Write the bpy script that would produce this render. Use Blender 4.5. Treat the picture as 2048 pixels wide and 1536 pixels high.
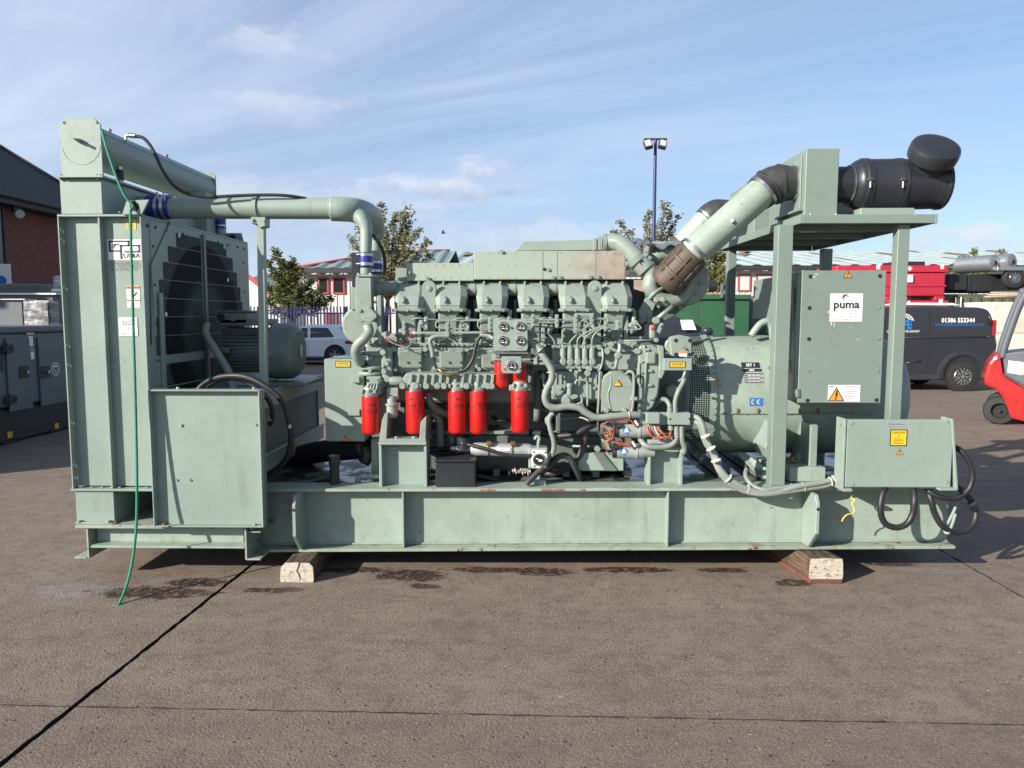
import bpy, bmesh, math, random
from mathutils import Vector, Matrix, Euler
random.seed(7)
R = math.radians
sc = bpy.context.scene
for o in list(bpy.data.objects):
    bpy.data.objects.remove(o)
COL = sc.collection

# ------------------------------------------------------------------ camera
F = 1480.0                      # focal length in photo pixels (2048 wide)
CAM = Vector((0, 0, 1.75)); PITCH = 5.3; YAW = 1.0
cd = bpy.data.cameras.new('camera'); cd.sensor_width = 36; cd.lens = 36 * F / 2048
cd.clip_start = .05; cd.clip_end = 900
cam = bpy.data.objects.new('camera', cd); COL.objects.link(cam)
cam.location = CAM; cam.rotation_euler = (R(90 - PITCH), 0, R(YAW)); sc.camera = cam
CR = Euler((R(90 - PITCH), 0, R(YAW))).to_matrix()

# ------------------------------------------------------------------ light
LD = Vector((1.4, 1.0, -.7)).normalized()      # direction sunlight travels
SUN_EL = math.asin(-LD.z); SUN_AZ = math.atan2(-LD.x, -LD.y)
sl = bpy.data.lights.new('sun', 'SUN'); sl.energy = 5.0; sl.angle = R(.5); sl.color = (1, .93, .82)
so = bpy.data.objects.new('sun', sl); COL.objects.link(so)
so.rotation_euler = LD.to_track_quat('-Z', 'Y').to_euler(); so.location = (-20, -15, 12)

def nd(nt, typ, props=None, **inp):
    n = nt.nodes.new('ShaderNode' + typ)
    for k, v in (props or {}).items(): setattr(n, k, v)
    for k, v in inp.items():
        k2 = k.replace('_', ' ')
        s = n.inputs[int(k[1:])] if (k[0] == 'i' and k[1:].isdigit()) else n.inputs[k2]
        if isinstance(v, bpy.types.NodeSocket): nt.links.new(v, s)
        elif isinstance(v, bpy.types.Node): nt.links.new(v.outputs[0], s)
        else:
            if s.type == 'RGBA' and len(v) == 3: v = (*v, 1)
            s.default_value = v
    return n
def mth(nt, op, a, b=0.0, c=0.0, clamp=False):
    return nd(nt, 'Math', {'operation': op, 'use_clamp': clamp}, i0=a, i1=b, i2=c).outputs[0]
def ramp(nt, fac, lo, hi):
    return nd(nt, 'MapRange', {'interpolation_type': 'SMOOTHSTEP'}, Value=fac, From_Min=lo, From_Max=hi).outputs[0]
def mixc(nt, fac, a, b, bt='MIX'):
    n = nt.nodes.new('ShaderNodeMix'); n.data_type = 'RGBA'; n.blend_type = bt
    for s, v in ((n.inputs[0], fac), (n.inputs[6], a), (n.inputs[7], b)):
        if isinstance(v, bpy.types.NodeSocket): nt.links.new(v, s)
        elif isinstance(v, (int, float)): s.default_value = v
        else: s.default_value = (*v, 1) if len(v) == 3 else v
    return n.outputs[2]
def noise(nt, vec, scale, detail=3, rough=.55, out=0, dist=0.0):
    return nd(nt, 'TexNoise', None, Vector=vec, Scale=scale, Detail=detail, Roughness=rough, Distortion=dist).outputs[out]

wd = bpy.data.worlds.new('World'); sc.world = wd; wd.use_nodes = True
wt = wd.node_tree; wt.nodes.clear()
sky = nd(wt, 'TexSky', {'sky_type': 'NISHITA', 'sun_disc': False, 'sun_elevation': SUN_EL, 'sun_rotation': SUN_AZ,
                        'air_density': 1.0, 'dust_density': .6, 'ozone_density': 2.2})
tc = nd(wt, 'TexCoord'); sx = nd(wt, 'SeparateXYZ', None, Vector=tc.outputs['Generated'])
zz = mth(wt, 'ADD', mth(wt, 'MAXIMUM', sx.outputs[2], 0.0), .10)
cp = nd(wt, 'CombineXYZ', None, X=mth(wt, 'DIVIDE', sx.outputs[0], zz), Y=mth(wt, 'DIVIDE', sx.outputs[1], zz), Z=0.0).outputs[0]
# thin high cloud, drawn out into streaks
mr = nd(wt, 'Mapping', None, Vector=cp, Rotation=(0, 0, R(-152))).outputs[0]
mp = nd(wt, 'Mapping', None, Vector=mr, Scale=(.30, 1.0, 1), Location=(2.3, .7, 0)).outputs[0]
n1 = noise(wt, mp, 1.0, 8, .62, dist=.9)
n2 = noise(wt, cp, .35, 3, .5)
wisp = mth(wt, 'MULTIPLY', ramp(wt, n1, .34, .72), ramp(wt, n2, .24, .55))
left = ramp(wt, sx.outputs[0], .55, -.55)
wisp = mth(wt, 'MULTIPLY', wisp, mth(wt, 'MULTIPLY_ADD', left, .60, .46))
veil = mth(wt, 'MULTIPLY', mth(wt, 'MULTIPLY_ADD', ramp(wt, sx.outputs[0], .35, -.6), .55, .45), mth(wt, 'MULTIPLY_ADD', ramp(wt, sx.outputs[2], .42, .0), .50, .32))      # thin milky layer near the horizon
# small heaped clouds low down
mp2 = nd(wt, 'Mapping', None, Vector=tc.outputs['Generated'], Scale=(3.0, 3.0, 9.5), Location=(.35, .2, .42)).outputs[0]
n3 = noise(wt, mp2, 1.15, 6, .55)
cum = mth(wt, 'MULTIPLY', ramp(wt, n3, .60, .72), mth(wt, 'MULTIPLY', ramp(wt, sx.outputs[2], .02, .07), ramp(wt, sx.outputs[2], .36, .2)))
n4 = noise(wt, mp2, 3.2, 5, .6)
c0 = mixc(wt, veil, mixc(wt, 1.0, sky.outputs[0], (.84, .93, 1.04), 'MULTIPLY'), (3.6, 4.4, 5.65))
c1 = mixc(wt, mth(wt, 'MULTIPLY', wisp, .8), c0, (4.5, 5.3, 6.6))
c2 = mixc(wt, mth(wt, 'MULTIPLY', cum, .7), c1, mixc(wt, ramp(wt, n4, .35, .65), (3.6, 4.2, 5.4), (6.2, 6.4, 6.9)))
def ray(px, py): return (CR @ Vector(((px - 1024) / F, -(py - 768) / F, -1))).normalized()
nc = noise(wt, nd(wt, 'Mapping', None, Vector=tc.outputs['Generated'], Scale=(1, 1, 2.2)).outputs[0], 17, 7, .62)
nb = noise(wt, tc.outputs['Generated'], 30, 4, .6)
def puff(px, py, rx, ry, amt, base):      # a small low cloud in its own part of the sky
    d = ray(px, py); r = Vector((d.y, -d.x, 0)).normalized(); u = r.cross(d); dv = tc.outputs['Generated']
    dot = lambda v: nd(wt, 'VectorMath', {'operation': 'DOT_PRODUCT'}, i0=dv, i1=tuple(v)).outputs['Value']
    a = mth(wt, 'DIVIDE', dot(r), rx / F); b = mth(wt, 'DIVIDE', dot(u), ry / F)
    e = mth(wt, 'SQRT', mth(wt, 'ADD', mth(wt, 'MULTIPLY', a, a), mth(wt, 'MULTIPLY', b, b)))
    m = ramp(wt, mth(wt, 'ADD', e, mth(wt, 'MULTIPLY_ADD', nc, 3.2, -1.6)), 1.15, .25)
    m = mth(wt, 'MULTIPLY', mth(wt, 'MULTIPLY', m, amt), ramp(wt, dot(d), .5, .7))
    shade = ramp(wt, mth(wt, 'ADD', b, mth(wt, 'MULTIPLY_ADD', nb, 2.4, -1.2)), -.9, .7)
    return m, mixc(wt, shade, base, (5.6, 5.8, 6.3))
for q in ((545, 88, 95, 32, .45, (4.3, 4.9, 6.0)), (590, 215, 120, 30, .38, (4.2, 4.8, 5.9)), (870, 372, 150, 26, .75, (3.0, 3.6, 4.7)), (955, 342, 95, 22, .6, (3.6, 4.2, 5.2)), (1960, 476, 120, 30, .85, (4.4, 4.8, 5.6)), (600, 420, 260, 60, .4, (3.2, 3.9, 5.1)), (1080, 480, 260, 40, .35, (3.4, 4.1, 5.2))):
    m_, k_ = puff(*q); c2 = mixc(wt, m_, c2, k_)
bg = nd(wt, 'Background', None, Color=c2, Strength=.083)
wo = nd(wt, 'OutputWorld', None, Surface=bg)
sc.view_settings.view_transform = 'Standard'; sc.view_settings.look = 'None'
sc.view_settings.exposure = 0.88; sc.view_settings.gamma = 1; sc.view_settings.use_curve_mapping = False

# ------------------------------------------------------------------ photo pixel -> point in the world at depth Y
def W(px, py, Y):
    d = CR @ Vector(((px - 1024) / F, -(py - 768) / F, -1))
    return CAM + d * (Y / d.y)
def G(px, py, z=0.0):
    d = CR @ Vector(((px - 1024) / F, -(py - 768) / F, -1))
    return CAM + d * ((z - CAM.z) / d.z)
def XS(px, py, X):                 # where the ray meets the plane x = X
    d = CR @ Vector(((px - 1024) / F, -(py - 768) / F, -1))
    return CAM + d * ((X - CAM.x) / d.x)
def rect(px0, py0, px1, py1, Y):
    pm = (py0 + py1) / 2; xm = (px0 + px1) / 2
    return W(px0, pm, Y).x, W(px1, pm, Y).x, W(xm, py1, Y).z, W(xm, py0, Y).z

# ------------------------------------------------------------------ mesh builder
ROOT = {}
TXT = {}
def text_data(s, align='CENTER', bold=0.0):
    k = (s, align, bold)
    if k not in TXT:
        c = bpy.data.curves.new('t', 'FONT'); c.body = s; c.size = 1; c.align_x = align; c.align_y = 'CENTER'
        c.resolution_u = 2; c.offset = bold
        o = bpy.data.objects.new('t', c); m = o.to_mesh()
        TXT[k] = ([v.co.copy() for v in m.vertices], [tuple(p.vertices) for p in m.polygons])
        o.to_mesh_clear(); bpy.data.objects.remove(o); bpy.data.curves.remove(c)
    return TXT[k]
def frame(d):
    d = d.normalized(); a = Vector((0, 0, 1)) if abs(d.z) < .9 else Vector((1, 0, 0))
    u = d.cross(a).normalized(); return d, u, d.cross(u).normalized()
def smooth_path(p, sub=5):
    p = [Vector(q) for q in p]
    if len(p) < 3: return p
    out = []; n = len(p)
    for i in range(n - 1):
        a = p[i - 1] if i else p[0] * 2 - p[1]; b = p[i]; c = p[i + 1]; d = p[i + 2] if i + 2 < n else p[-1] * 2 - p[-2]
        for k in range(sub):
            t = k / sub
            out.append(.5 * ((2 * b) + (c - a) * t + (2 * a - 5 * b + 4 * c - d) * t * t + (3 * b - a - 3 * c + d) * t ** 3))
    out.append(p[-1]); return out
class MB:
    def __init__(s, mat=None):
        s.v = []; s.f = []; s.mi = []; s.sm = []; s.mats = []; s.cur = 0
        if mat: s.use(mat)
    def use(s, mat):
        if mat not in s.mats: s.mats.append(mat)
        s.cur = s.mats.index(mat); return s
    def add(s, v, f, smooth=False):
        o = len(s.v); s.v.extend(Vector(q) for q in v)
        for i, q in enumerate(f):
            s.f.append(tuple(a + o for a in q)); s.mi.append(s.cur)
            s.sm.append(smooth[i] if isinstance(smooth, list) else smooth)
        return s
    def addbm(s, bm, smooth=False):
        bm.verts.index_update()
        s.add([v.co for v in bm.verts], [tuple(v.index for v in f.verts) for f in bm.faces], smooth); bm.free(); return s
    def poly(s, v, f, bev=0, seg=1, smooth=False):
        bm = bmesh.new(); vs = [bm.verts.new(q) for q in v]
        for q in f: bm.faces.new([vs[a] for a in q])
        bmesh.ops.recalc_face_normals(bm, faces=bm.faces)
        if bev: bmesh.ops.bevel(bm, geom=bm.edges[:], offset=bev, segments=seg, affect='EDGES', profile=.5)
        return s.addbm(bm, smooth)
    def box(s, x0, x1, y0, y1, z0, z1, bev=.004, seg=1, rot=None):
        x0, x1 = min(x0, x1), max(x0, x1); y0, y1 = min(y0, y1), max(y0, y1); z0, z1 = min(z0, z1), max(z0, z1)
        bev = min(bev, .3 * min(x1 - x0, y1 - y0, z1 - z0))
        v = [Vector((x, y, z)) for x in (x0, x1) for y in (y0, y1) for z in (z0, z1)]
        if rot is not None:
            c = sum(v, Vector()) / 8; v = [c + rot @ (q - c) for q in v]
        return s.poly(v, [(0, 1, 3, 2), (4, 6, 7, 5), (0, 4, 5, 1), (2, 3, 7, 6), (0, 2, 6, 4), (1, 5, 7, 3)], bev, seg)
    def pbox(s, px0, py0, px1, py1, Y0, Y1, bev=.004, seg=1):
        x0, x1, z0, z1 = rect(px0, py0, px1, py1, Y0); return s.box(x0, x1, Y0, Y1, z0, z1, bev, seg)
    def prism(s, pts, off, bev=0, seg=1):
        pts = [Vector(p) for p in pts]; off = Vector(off); n = len(pts)
        return s.poly(pts + [p + off for p in pts], [tuple(range(n)), tuple(range(2 * n - 1, n - 1, -1))] +
                      [(i, (i + 1) % n, n + (i + 1) % n, n + i) for i in range(n)], bev, seg)
    def pprism(s, pix, Y0, Y1, bev=.003, seg=1):
        return s.prism([W(a, b, Y0) for a, b in pix], (0, Y1 - Y0, 0), bev, seg)
    def rings(s, loops, cap=True, smooth=True, closed=True):
        n = len(loops[0]); v = [q for l in loops for q in l]; f = []; sm = []
        for i in range(len(loops) - 1):
            for k in range(n if closed else n - 1):
                f.append((i * n + k, i * n + (k + 1) % n, (i + 1) * n + (k + 1) % n, (i + 1) * n + k)); sm.append(smooth)
        if cap:
            f.append(tuple(range(n - 1, -1, -1))); sm.append(False)
            f.append(tuple(range((len(loops) - 1) * n, len(loops) * n))); sm.append(False)
        return s.add(v, f, sm)
    def lathe(s, p, d, prof, n=24, cap=True):
        p = Vector(p); d, u, w = frame(Vector(d))
        # sharp creases: split where the profile turns hard
        segs = [[prof[0]]]
        for i in range(1, len(prof)):
            segs[-1].append(prof[i])
            if i < len(prof) - 1:
                a = Vector((prof[i][0] - prof[i - 1][0], prof[i][1] - prof[i - 1][1])); b = Vector((prof[i + 1][0] - prof[i][0], prof[i + 1][1] - prof[i][1]))
                if a.length > 1e-7 and b.length > 1e-7 and a.angle(b) > .6: segs.append([prof[i]])
        ring = lambda t, r: [p + d * t + (u * math.cos(2 * math.pi * k / n) + w * math.sin(2 * math.pi * k / n)) * r for k in range(n)]
        for g in segs: s.rings([ring(t, r) for t, r in g], False)
        if cap:
            for t, r, fl in ((*prof[0], 1), (*prof[-1], 0)):
                if r > 1e-6: s.add(ring(t, r), [tuple(range(n))[::-1] if fl else tuple(range(n))])
        return s
    def cyl(s, a, b, r0, r1=None, n=20, cap=True):
        a = Vector(a); b = Vector(b); r1 = r0 if r1 is None else r1
        return s.lathe(a, b - a, [(0, r0), ((b - a).length, r1)], n, cap)
    def tube(s, pts, r, n=10, sub=5, cap=True, rib=0.0):
        P = smooth_path(pts, sub); m = len(P)
        rr = r if isinstance(r, (list, tuple)) else [r]
        T = [(P[min(i + 1, m - 1)] - P[max(i - 1, 0)]).normalized() for i in range(m)]
        d, u, w = frame(T[0]); loops = []
        for i in range(m):
            u = (u - T[i] * u.dot(T[i])).normalized(); w = T[i].cross(u)
            t = i / (m - 1) * (len(rr) - 1); j = min(int(t), len(rr) - 2) if len(rr) > 1 else 0
            q = rr[0] if len(rr) == 1 else rr[j] + (rr[j + 1] - rr[j]) * (t - j)
            if rib and i % 2: q *= 1 - rib
            loops.append([P[i] + (u * math.cos(2 * math.pi * k / n) + w * math.sin(2 * math.pi * k / n)) * q for k in range(n)])
        return s.rings(loops, cap)
    def sphere(s, c, r, n=12, sq=(1, 1, 1)):
        c = Vector(c); bm = bmesh.new(); bmesh.ops.create_uvsphere(bm, u_segments=n, v_segments=max(6, n // 2), radius=r)
        for v in bm.verts: v.co = Vector((v.co.x * sq[0], v.co.y * sq[1], v.co.z * sq[2])) + c
        return s.addbm(bm, True)
    def quad(s, a, b, c, d): return s.add([a, b, c, d], [(0, 1, 2, 3)])
    def ngon(s, pts): return s.add(pts, [tuple(range(len(pts)))])
    def text(s, t, pos, size, right=(1, 0, 0), up=(0, 0, 1), align='CENTER', sx=1.0, bold=0.0, wrap=None):
        v, f = text_data(t, align, bold); r = Vector(right); u = Vector(up); pos = Vector(pos)
        if wrap:       # round a vertical cylinder (centre x,y ; radius)
            cx, cy, cr = wrap; out = []
            for q in v:
                a = (pos.x - cx + q.x * size * sx) / cr
                out.append(Vector((cx + math.sin(a) * cr, cy - math.cos(a) * cr, pos.z + q.y * size)))
            return s.add(out, f)
        return s.add([pos + r * (q.x * size * sx) + u * (q.y * size) for q in v], f)
    def mesh(s, name, off):
        me = bpy.data.meshes.new(name); me.from_pydata([q - off for q in s.v], [], s.f)
        for m in s.mats: me.materials.append(m)
        me.polygons.foreach_set('material_index', s.mi); me.polygons.foreach_set('use_smooth', s.sm); me.update(); return me
    def build(s, name, parent, stuff=False, label=None):
        off = ROOT[parent.name]; o = bpy.data.objects.new(name, s.mesh(name, off)); COL.objects.link(o)
        o.parent = parent; ROOT[o.name] = off
        if stuff: o['kind'] = 'stuff'
        if label: o['label'] = label
        return o
    def thing(s, name, label=None, cat=None, group=None, kind=None, loc=None):
        if loc is None:
            xs = [q.x for q in s.v]; ys = [q.y for q in s.v]
            loc = Vector(((min(xs) + max(xs)) / 2, (min(ys) + max(ys)) / 2, min(q.z for q in s.v)))
        loc = Vector(loc); o = bpy.data.objects.new(name, s.mesh(name, loc)); COL.objects.link(o); o.location = loc
        ROOT[o.name] = loc; tag(o, label, cat, group, kind); return o
def tag(o, label=None, cat=None, group=None, kind=None):
    for k, v in (('label', label), ('category', cat), ('group', group), ('kind', kind)):
        if v: o[k] = v
def thing(name, label, cat, loc, group=None):
    o = bpy.data.objects.new(name, None); COL.objects.link(o); o.location = loc; o.empty_display_size = .2
    ROOT[o.name] = Vector(loc); tag(o, label, cat, group); return o
def copy_part(o, parent, dloc, rotz=None):
    c = o.copy(); COL.objects.link(c); c.parent = parent; c.location = o.location + Vector(dloc); ROOT[c.name] = ROOT[o.name]
    for ch in o.children:
        k = ch.copy(); COL.objects.link(k); k.parent = c; ROOT[k.name] = ROOT[o.name]
    return c
BOLT = {}
def bolt(parent, p, r=.009, d=(0, -1, 0), mat=None, name='bolt', h=.9):
    mat = mat or M['green']
    k = (mat.name, name, h)
    if k not in BOLT:
        b = MB(mat); b.cyl((0, 0, 0), (0, 0, .12), 1.35, n=10); b.cyl((0, 0, .12), (0, 0, h), 1.0, .95, n=6); BOLT[k] = b.mesh(name, Vector())
    o = bpy.data.objects.new(name, BOLT[k]); COL.objects.link(o); o.parent = parent
    o.location = Vector(p) - ROOT[parent.name]; o.scale = (r, r, r)
    o.rotation_euler = Vector(d).to_track_quat('Z', 'Y').to_euler(); return o

# ------------------------------------------------------------------ materials
M = {}
def newmat(name):
    m = bpy.data.materials.new(name); m.use_nodes = True; nt = m.node_tree; nt.nodes.clear()
    p = nd(nt, 'BsdfPrincipled'); nd(nt, 'OutputMaterial', None, Surface=p)
    M[name] = m; return m, nt, p
def setp(nt, p, **k):
    for a, v in k.items():
        s = p.inputs[a.replace('_', ' ')]
        if isinstance(v, bpy.types.NodeSocket): nt.links.new(v, s)
        else: s.default_value = (*v, 1) if (s.type == 'RGBA' and len(v) == 3) else v
def pos(nt): return nd(nt, 'NewGeometry').outputs['Position']
def surf(name, col, rough=.5, metal=0.0, var=.10, scale=6, speck=None, dirt=None, bump=0.0, bscale=80, coat=0.0, spec=.5, streak=None, wear=None):
    """a real-world surface: base colour, blotchy variation, optional specks / dirt blotches, fine relief"""
    m, nt, p = newmat(name); P = pos(nt)
    n = noise(nt, P, scale, 4, .6); c2 = tuple(x * (1 - 2 * var) for x in col)
    c = mixc(nt, ramp(nt, n, .3, .7), c2, col)
    nf = noise(nt, P, scale * 11, 3, .6)
    c = mixc(nt, mth(nt, 'MULTIPLY', ramp(nt, nf, .35, .75), var * 1.2), c, tuple(min(1, x * 1.35 + .01) for x in col))
    if dirt:
        dc, amt, ds = dirt; d = noise(nt, P, ds, 6, .7)
        c = mixc(nt, mth(nt, 'MULTIPLY', ramp(nt, d, .56, .74), amt), c, dc)
    if streak:          # run marks down upright faces
        sc_, amt, sk = streak; q = noise(nt, nd(nt, 'Mapping', None, Vector=P, Scale=(16, 16, .9)).outputs[0], 1.0, 5, .65)
        c = mixc(nt, mth(nt, 'MULTIPLY', mth(nt, 'MULTIPLY', ramp(nt, q, .50, .72), ramp(nt, noise(nt, P, 2.2, 3), .38, .62)), amt), c, sc_)
    if wear:            # paint rubbed and rusting along the arrises
        gn = nd(nt, 'NewGeometry').outputs['Normal']; bv = nd(nt, 'Bevel', {'samples': 4}, Radius=.006).outputs[0]
        ed = mth(nt, 'SUBTRACT', 1.0, nd(nt, 'VectorMath', {'operation': 'DOT_PRODUCT'}, i0=gn, i1=bv).outputs['Value'])
        ed = mth(nt, 'MULTIPLY', ramp(nt, ed, .02, .14), ramp(nt, noise(nt, P, 11, 5, .75), wear[1], wear[1] + .06))
        c = mixc(nt, mth(nt, 'MULTIPLY', ed, .85), c, wear[0])
    if speck:
        dc, th, ds = speck; d = noise(nt, P, ds, 5, .7)
        c = mixc(nt, ramp(nt, d, th, th + .03), c, dc)
    setp(nt, p, Base_Color=c, Metallic=metal, Roughness=mth(nt, 'MULTIPLY_ADD', n, .25, max(0, rough - .12)), Coat_Weight=coat, Specular_IOR_Level=spec)
    if bump:
        b = nd(nt, 'Bump', None, Strength=bump, Distance=.01, Height=noise(nt, P, bscale, 4, .6)); setp(nt, p, Normal=b.outputs[0])
    return m
GB = (.235, .300, .260)
surf('green', GB, .42, var=.06, scale=1.7, speck=((.11, .07, .045), .715, 24), dirt=((.14, .165, .13), .40, 5), bump=.06, bscale=30, streak=((.15, .175, .14), .34, 1), wear=((.12, .085, .055), .56))
surf('green_worn', (.275, .340, .285), .5, var=.09, scale=4, speck=((.13, .06, .035), .66, 17), dirt=((.15, .155, .12), .5, 7), bump=.12, bscale=40, streak=((.15, .165, .13), .45, 1), wear=((.12, .06, .035), .50))
surf('green_rusty', (.27, .315, .25), .55, var=.12, scale=5, speck=((.10, .045, .025), .60, 13), dirt=((.16, .115, .07), .85, 6), bump=.2, bscale=40)
surf('green_cab', (.178, .228, .196), .42, var=.05, scale=1.5, speck=((.36, .38, .33), .77, 21), dirt=((.13, .155, .13), .30, 5), bump=.05, bscale=30, wear=((.40, .40, .34), .55))
surf('green_engine', (.232, .278, .240), .38, var=.07, scale=9, speck=((.09, .08, .06), .72, 34), dirt=((.11, .12, .10), .45, 14), bump=.10, bscale=90)
surf('green_shaded_dirty', (.115, .150, .138), .42, var=.08, scale=4, dirt=((.05, .06, .055), .5, 6))  # the cooler's shade on the fan motor is painted into this darker green
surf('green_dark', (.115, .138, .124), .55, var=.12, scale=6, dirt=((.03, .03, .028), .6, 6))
surf('grey_cable', (.205, .228, .205), .5, var=.06, scale=9)
surf('starter_grey', (.29, .32, .295), .45, var=.06, scale=9, dirt=((.1, .1, .09), .4, 12))
surf('black_rubber', (.018, .018, .02), .48, var=.1, scale=9)
surf('black_plastic', (.022, .024, .03), .36, var=.1, scale=4, dirt=((.07, .07, .075), .35, 5))
surf('boot_black', (.045, .044, .046), .5, var=.25, scale=9, dirt=((.13, .105, .085), .6, 9))
surf('boot_brown', (.085, .058, .042), .6, var=.2, scale=12, dirt=((.15, .085, .04), .6, 14))
surf('red_filter', (.52, .008, .006), .34, var=.05, scale=5, coat=.15, dirt=((.24, .012, .01), .5, 9), streak=((.22, .012, .01), .5, 1))
surf('blue_hose', (.02, .03, .25), .35, var=.08, scale=9)
surf('steel', (.52, .52, .50), .33, 1.0, var=.08, scale=14)
surf('galv', (.42, .45, .47), .42, .8, var=.14, scale=22)
surf('cooler_alloy', (.50, .51, .51), .42, .45, var=.12, scale=16)
surf('chrome', (.75, .75, .75), .18, 1.0, var=.03)
surf('zinc_foil', (.60, .58, .55), .25, .9, var=.12, scale=16, bump=.9, bscale=28)
surf('white_label', (.76, .76, .74), .45, var=.03, scale=9)
surf('grey_label', (.30, .30, .33), .45, var=.03, scale=9)
surf('ink', (.018, .018, .025), .5, var=.03)
surf('ink_grey', (.20, .20, .20), .5, var=.03)
surf('yellow_label', (.72, .47, .02), .45, var=.05, scale=12)
surf('amber_label', (.66, .27, .03), .45, var=.05, scale=12)
surf('primer', (.30, .075, .05), .6, var=.1)
surf('red_label', (.55, .04, .04), .45, var=.05)
surf('orange_label', (.75, .2, .06), .45, var=.05)
surf('blue_label', (.02, .16, .50), .4, var=.05)
surf('gold_ink', (.70, .48, .10), .4, var=.05)
surf('orange_wire', (.42, .085, .035), .45, var=.05)
surf('red_wire', (.45, .02, .04), .45, var=.05)
surf('white_wire', (.7, .7, .68), .45, var=.05)
surf('yellow_wire', (.72, .50, .06), .4, var=.05)
surf('brass', (.30, .2, .08), .4, .8, var=.1)
surf('rope', (.012, .23, .13), .6, var=.15, scale=90, bump=.5, bscale=260)
surf('dark_void', (.012, .014, .014), .8, var=.1)
surf('dial', (.012, .012, .014), .3, var=.03)
surf('glass_dial', (.02, .02, .02), .05, var=0)
# heat-tinted shield: paint burnt brown towards the turbocharger (colour of the paint itself)
m, nt, p = newmat('heat_shield'); P = pos(nt); xx = nd(nt, 'SeparateXYZ', None, Vector=P).outputs[0]
hx0 = W(1085, 530, 5.33).x; hx1 = W(1250, 530, 5.33).x
h = ramp(nt, mth(nt, 'ADD', xx, mth(nt, 'MULTIPLY', noise(nt, P, 6, 4), .25)), hx0 + .10, hx1 + .12)
patch = mth(nt, 'MULTIPLY', ramp(nt, noise(nt, P, 3.1, 4), .52, .72), .35)
c = mixc(nt, mth(nt, 'MAXIMUM', h, patch), (.29, .345, .285), mixc(nt, ramp(nt, noise(nt, P, 9, 4), .35, .7), (.27, .20, .155), (.36, .31, .25)))
setp(nt, p, Base_Color=c, Roughness=.45)
# fan grille: fine perforated sheet with the dark seen through to the fan painted on as a ring
m, nt, p = newmat('fan_grille'); P = pos(nt)
FANC = W(405, 640, 5.6)
ys = nd(nt, 'SeparateXYZ', None, Vector=P)
dy = mth(nt, 'SUBTRACT', ys.outputs[1], 5.62); dz = mth(nt, 'SUBTRACT', ys.outputs[2], 1.62)
rr = mth(nt, 'SQRT', mth(nt, 'ADD', mth(nt, 'MULTIPLY', dy, dy), mth(nt, 'MULTIPLY', dz, dz)))
nz = noise(nt, P, 26, 6, .75)
rn = mth(nt, 'ADD', rr, mth(nt, 'MULTIPLY_ADD', nz, .34, -.17))
ring = mth(nt, 'MULTIPLY', ramp(nt, rn, .30, .45), ramp(nt, rr, .66, .645))
dust = ramp(nt, noise(nt, P, 60, 4, .7), .45, .62)
c = mixc(nt, ring, mixc(nt, dust, (.060, .076, .068), (.030, .037, .034)), (.006, .008, .008))
setp(nt, p, Base_Color=c, Roughness=.75, Specular_IOR_Level=.15)
ph = nd(nt, 'TexVoronoi', None, Vector=P, Scale=190)
setp(nt, p, Normal=nd(nt, 'Bump', None, Strength=.5, Distance=.004, Height=ph.outputs[0]).outputs[0])
# wet deck: dark oily water lying on green plate
m, nt, p = newmat('wet_deck'); P = pos(nt)
w = ramp(nt, noise(nt, P, 3.2, 4, .6), .42, .56)
setp(nt, p, Base_Color=mixc(nt, w, (.10, .125, .11), (.03, .035, .035)), Roughness=mth(nt, 'MULTIPLY_ADD', w, -.42, .48))
setp(nt, p, Normal=nd(nt, 'Bump', None, Strength=.25, Distance=.006, Height=noise(nt, P, 14, 3)).outputs[0])
# timber
m, nt, p = newmat('timber'); P = pos(nt)
g = noise(nt, nd(nt, 'Mapping', None, Vector=P, Scale=(14, 2, 60)).outputs[0], 2.2, 5, .6)
c = mixc(nt, ramp(nt, g, .35, .7), (.055, .034, .022), (.16, .105, .065))
c = mixc(nt, mth(nt, 'MULTIPLY', ramp(nt, noise(nt, P, 9, 4), .45, .6), .6), c, (.02, .016, .013))
setp(nt, p, Base_Color=c, Roughness=.8, Normal=nd(nt, 'Bump', None, Strength=.5, Distance=.01, Height=g).outputs[0])
m, nt, p = newmat('timber_end'); P = pos(nt)
g = noise(nt, P, 34, 5, .7); g2 = noise(nt, nd(nt, 'Mapping', None, Vector=P, Scale=(8, 1, 70)).outputs[0], 2, 4)
c = mixc(nt, ramp(nt, g, .52, .68), mixc(nt, ramp(nt, g2, .3, .7), (.38, .33, .26), (.52, .47, .39)), (.13, .085, .05))
setp(nt, p, Base_Color=c, Roughness=.8, Normal=nd(nt, 'Bump', None, Strength=.6, Distance=.01, Height=g).outputs[0])
surf('timber_red', (.15, .055, .035), .8, var=.15, scale=16)
surf('timber_lath', (.34, .29, .22), .8, var=.15, scale=10)
# concrete yard
m, nt, p = newmat('concrete'); P = pos(nt)
big = noise(nt, P, .55, 5, .6); mid = noise(nt, P, 3.2, 5, .65); fine = noise(nt, P, 42, 5, .75)
st = noise(nt, nd(nt, 'Mapping', None, Vector=P, Scale=(.45, 3.2, 1), Rotation=(0, 0, R(-3))).outputs[0], 1.9, 7, .68, dist=.4)
c = mixc(nt, ramp(nt, big, .35, .68), (0.162, 0.116, 0.083), (0.204, 0.151, 0.112))
c = mixc(nt, mth(nt, 'MULTIPLY', ramp(nt, mid, .40, .70), .55), c, (0.142, 0.099, 0.078))
c = mixc(nt, mth(nt, 'MULTIPLY', ramp(nt, st, .48, .68), .62), c, (0.242, 0.189, 0.144))
c = mixc(nt, mth(nt, 'MULTIPLY', ramp(nt, st, .47, .33), .55), c, (0.106, 0.077, 0.058))
c = mixc(nt, mth(nt, 'MULTIPLY', ramp(nt, fine, .42, .72), .60), c, (0.285, 0.220, 0.164))
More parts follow.
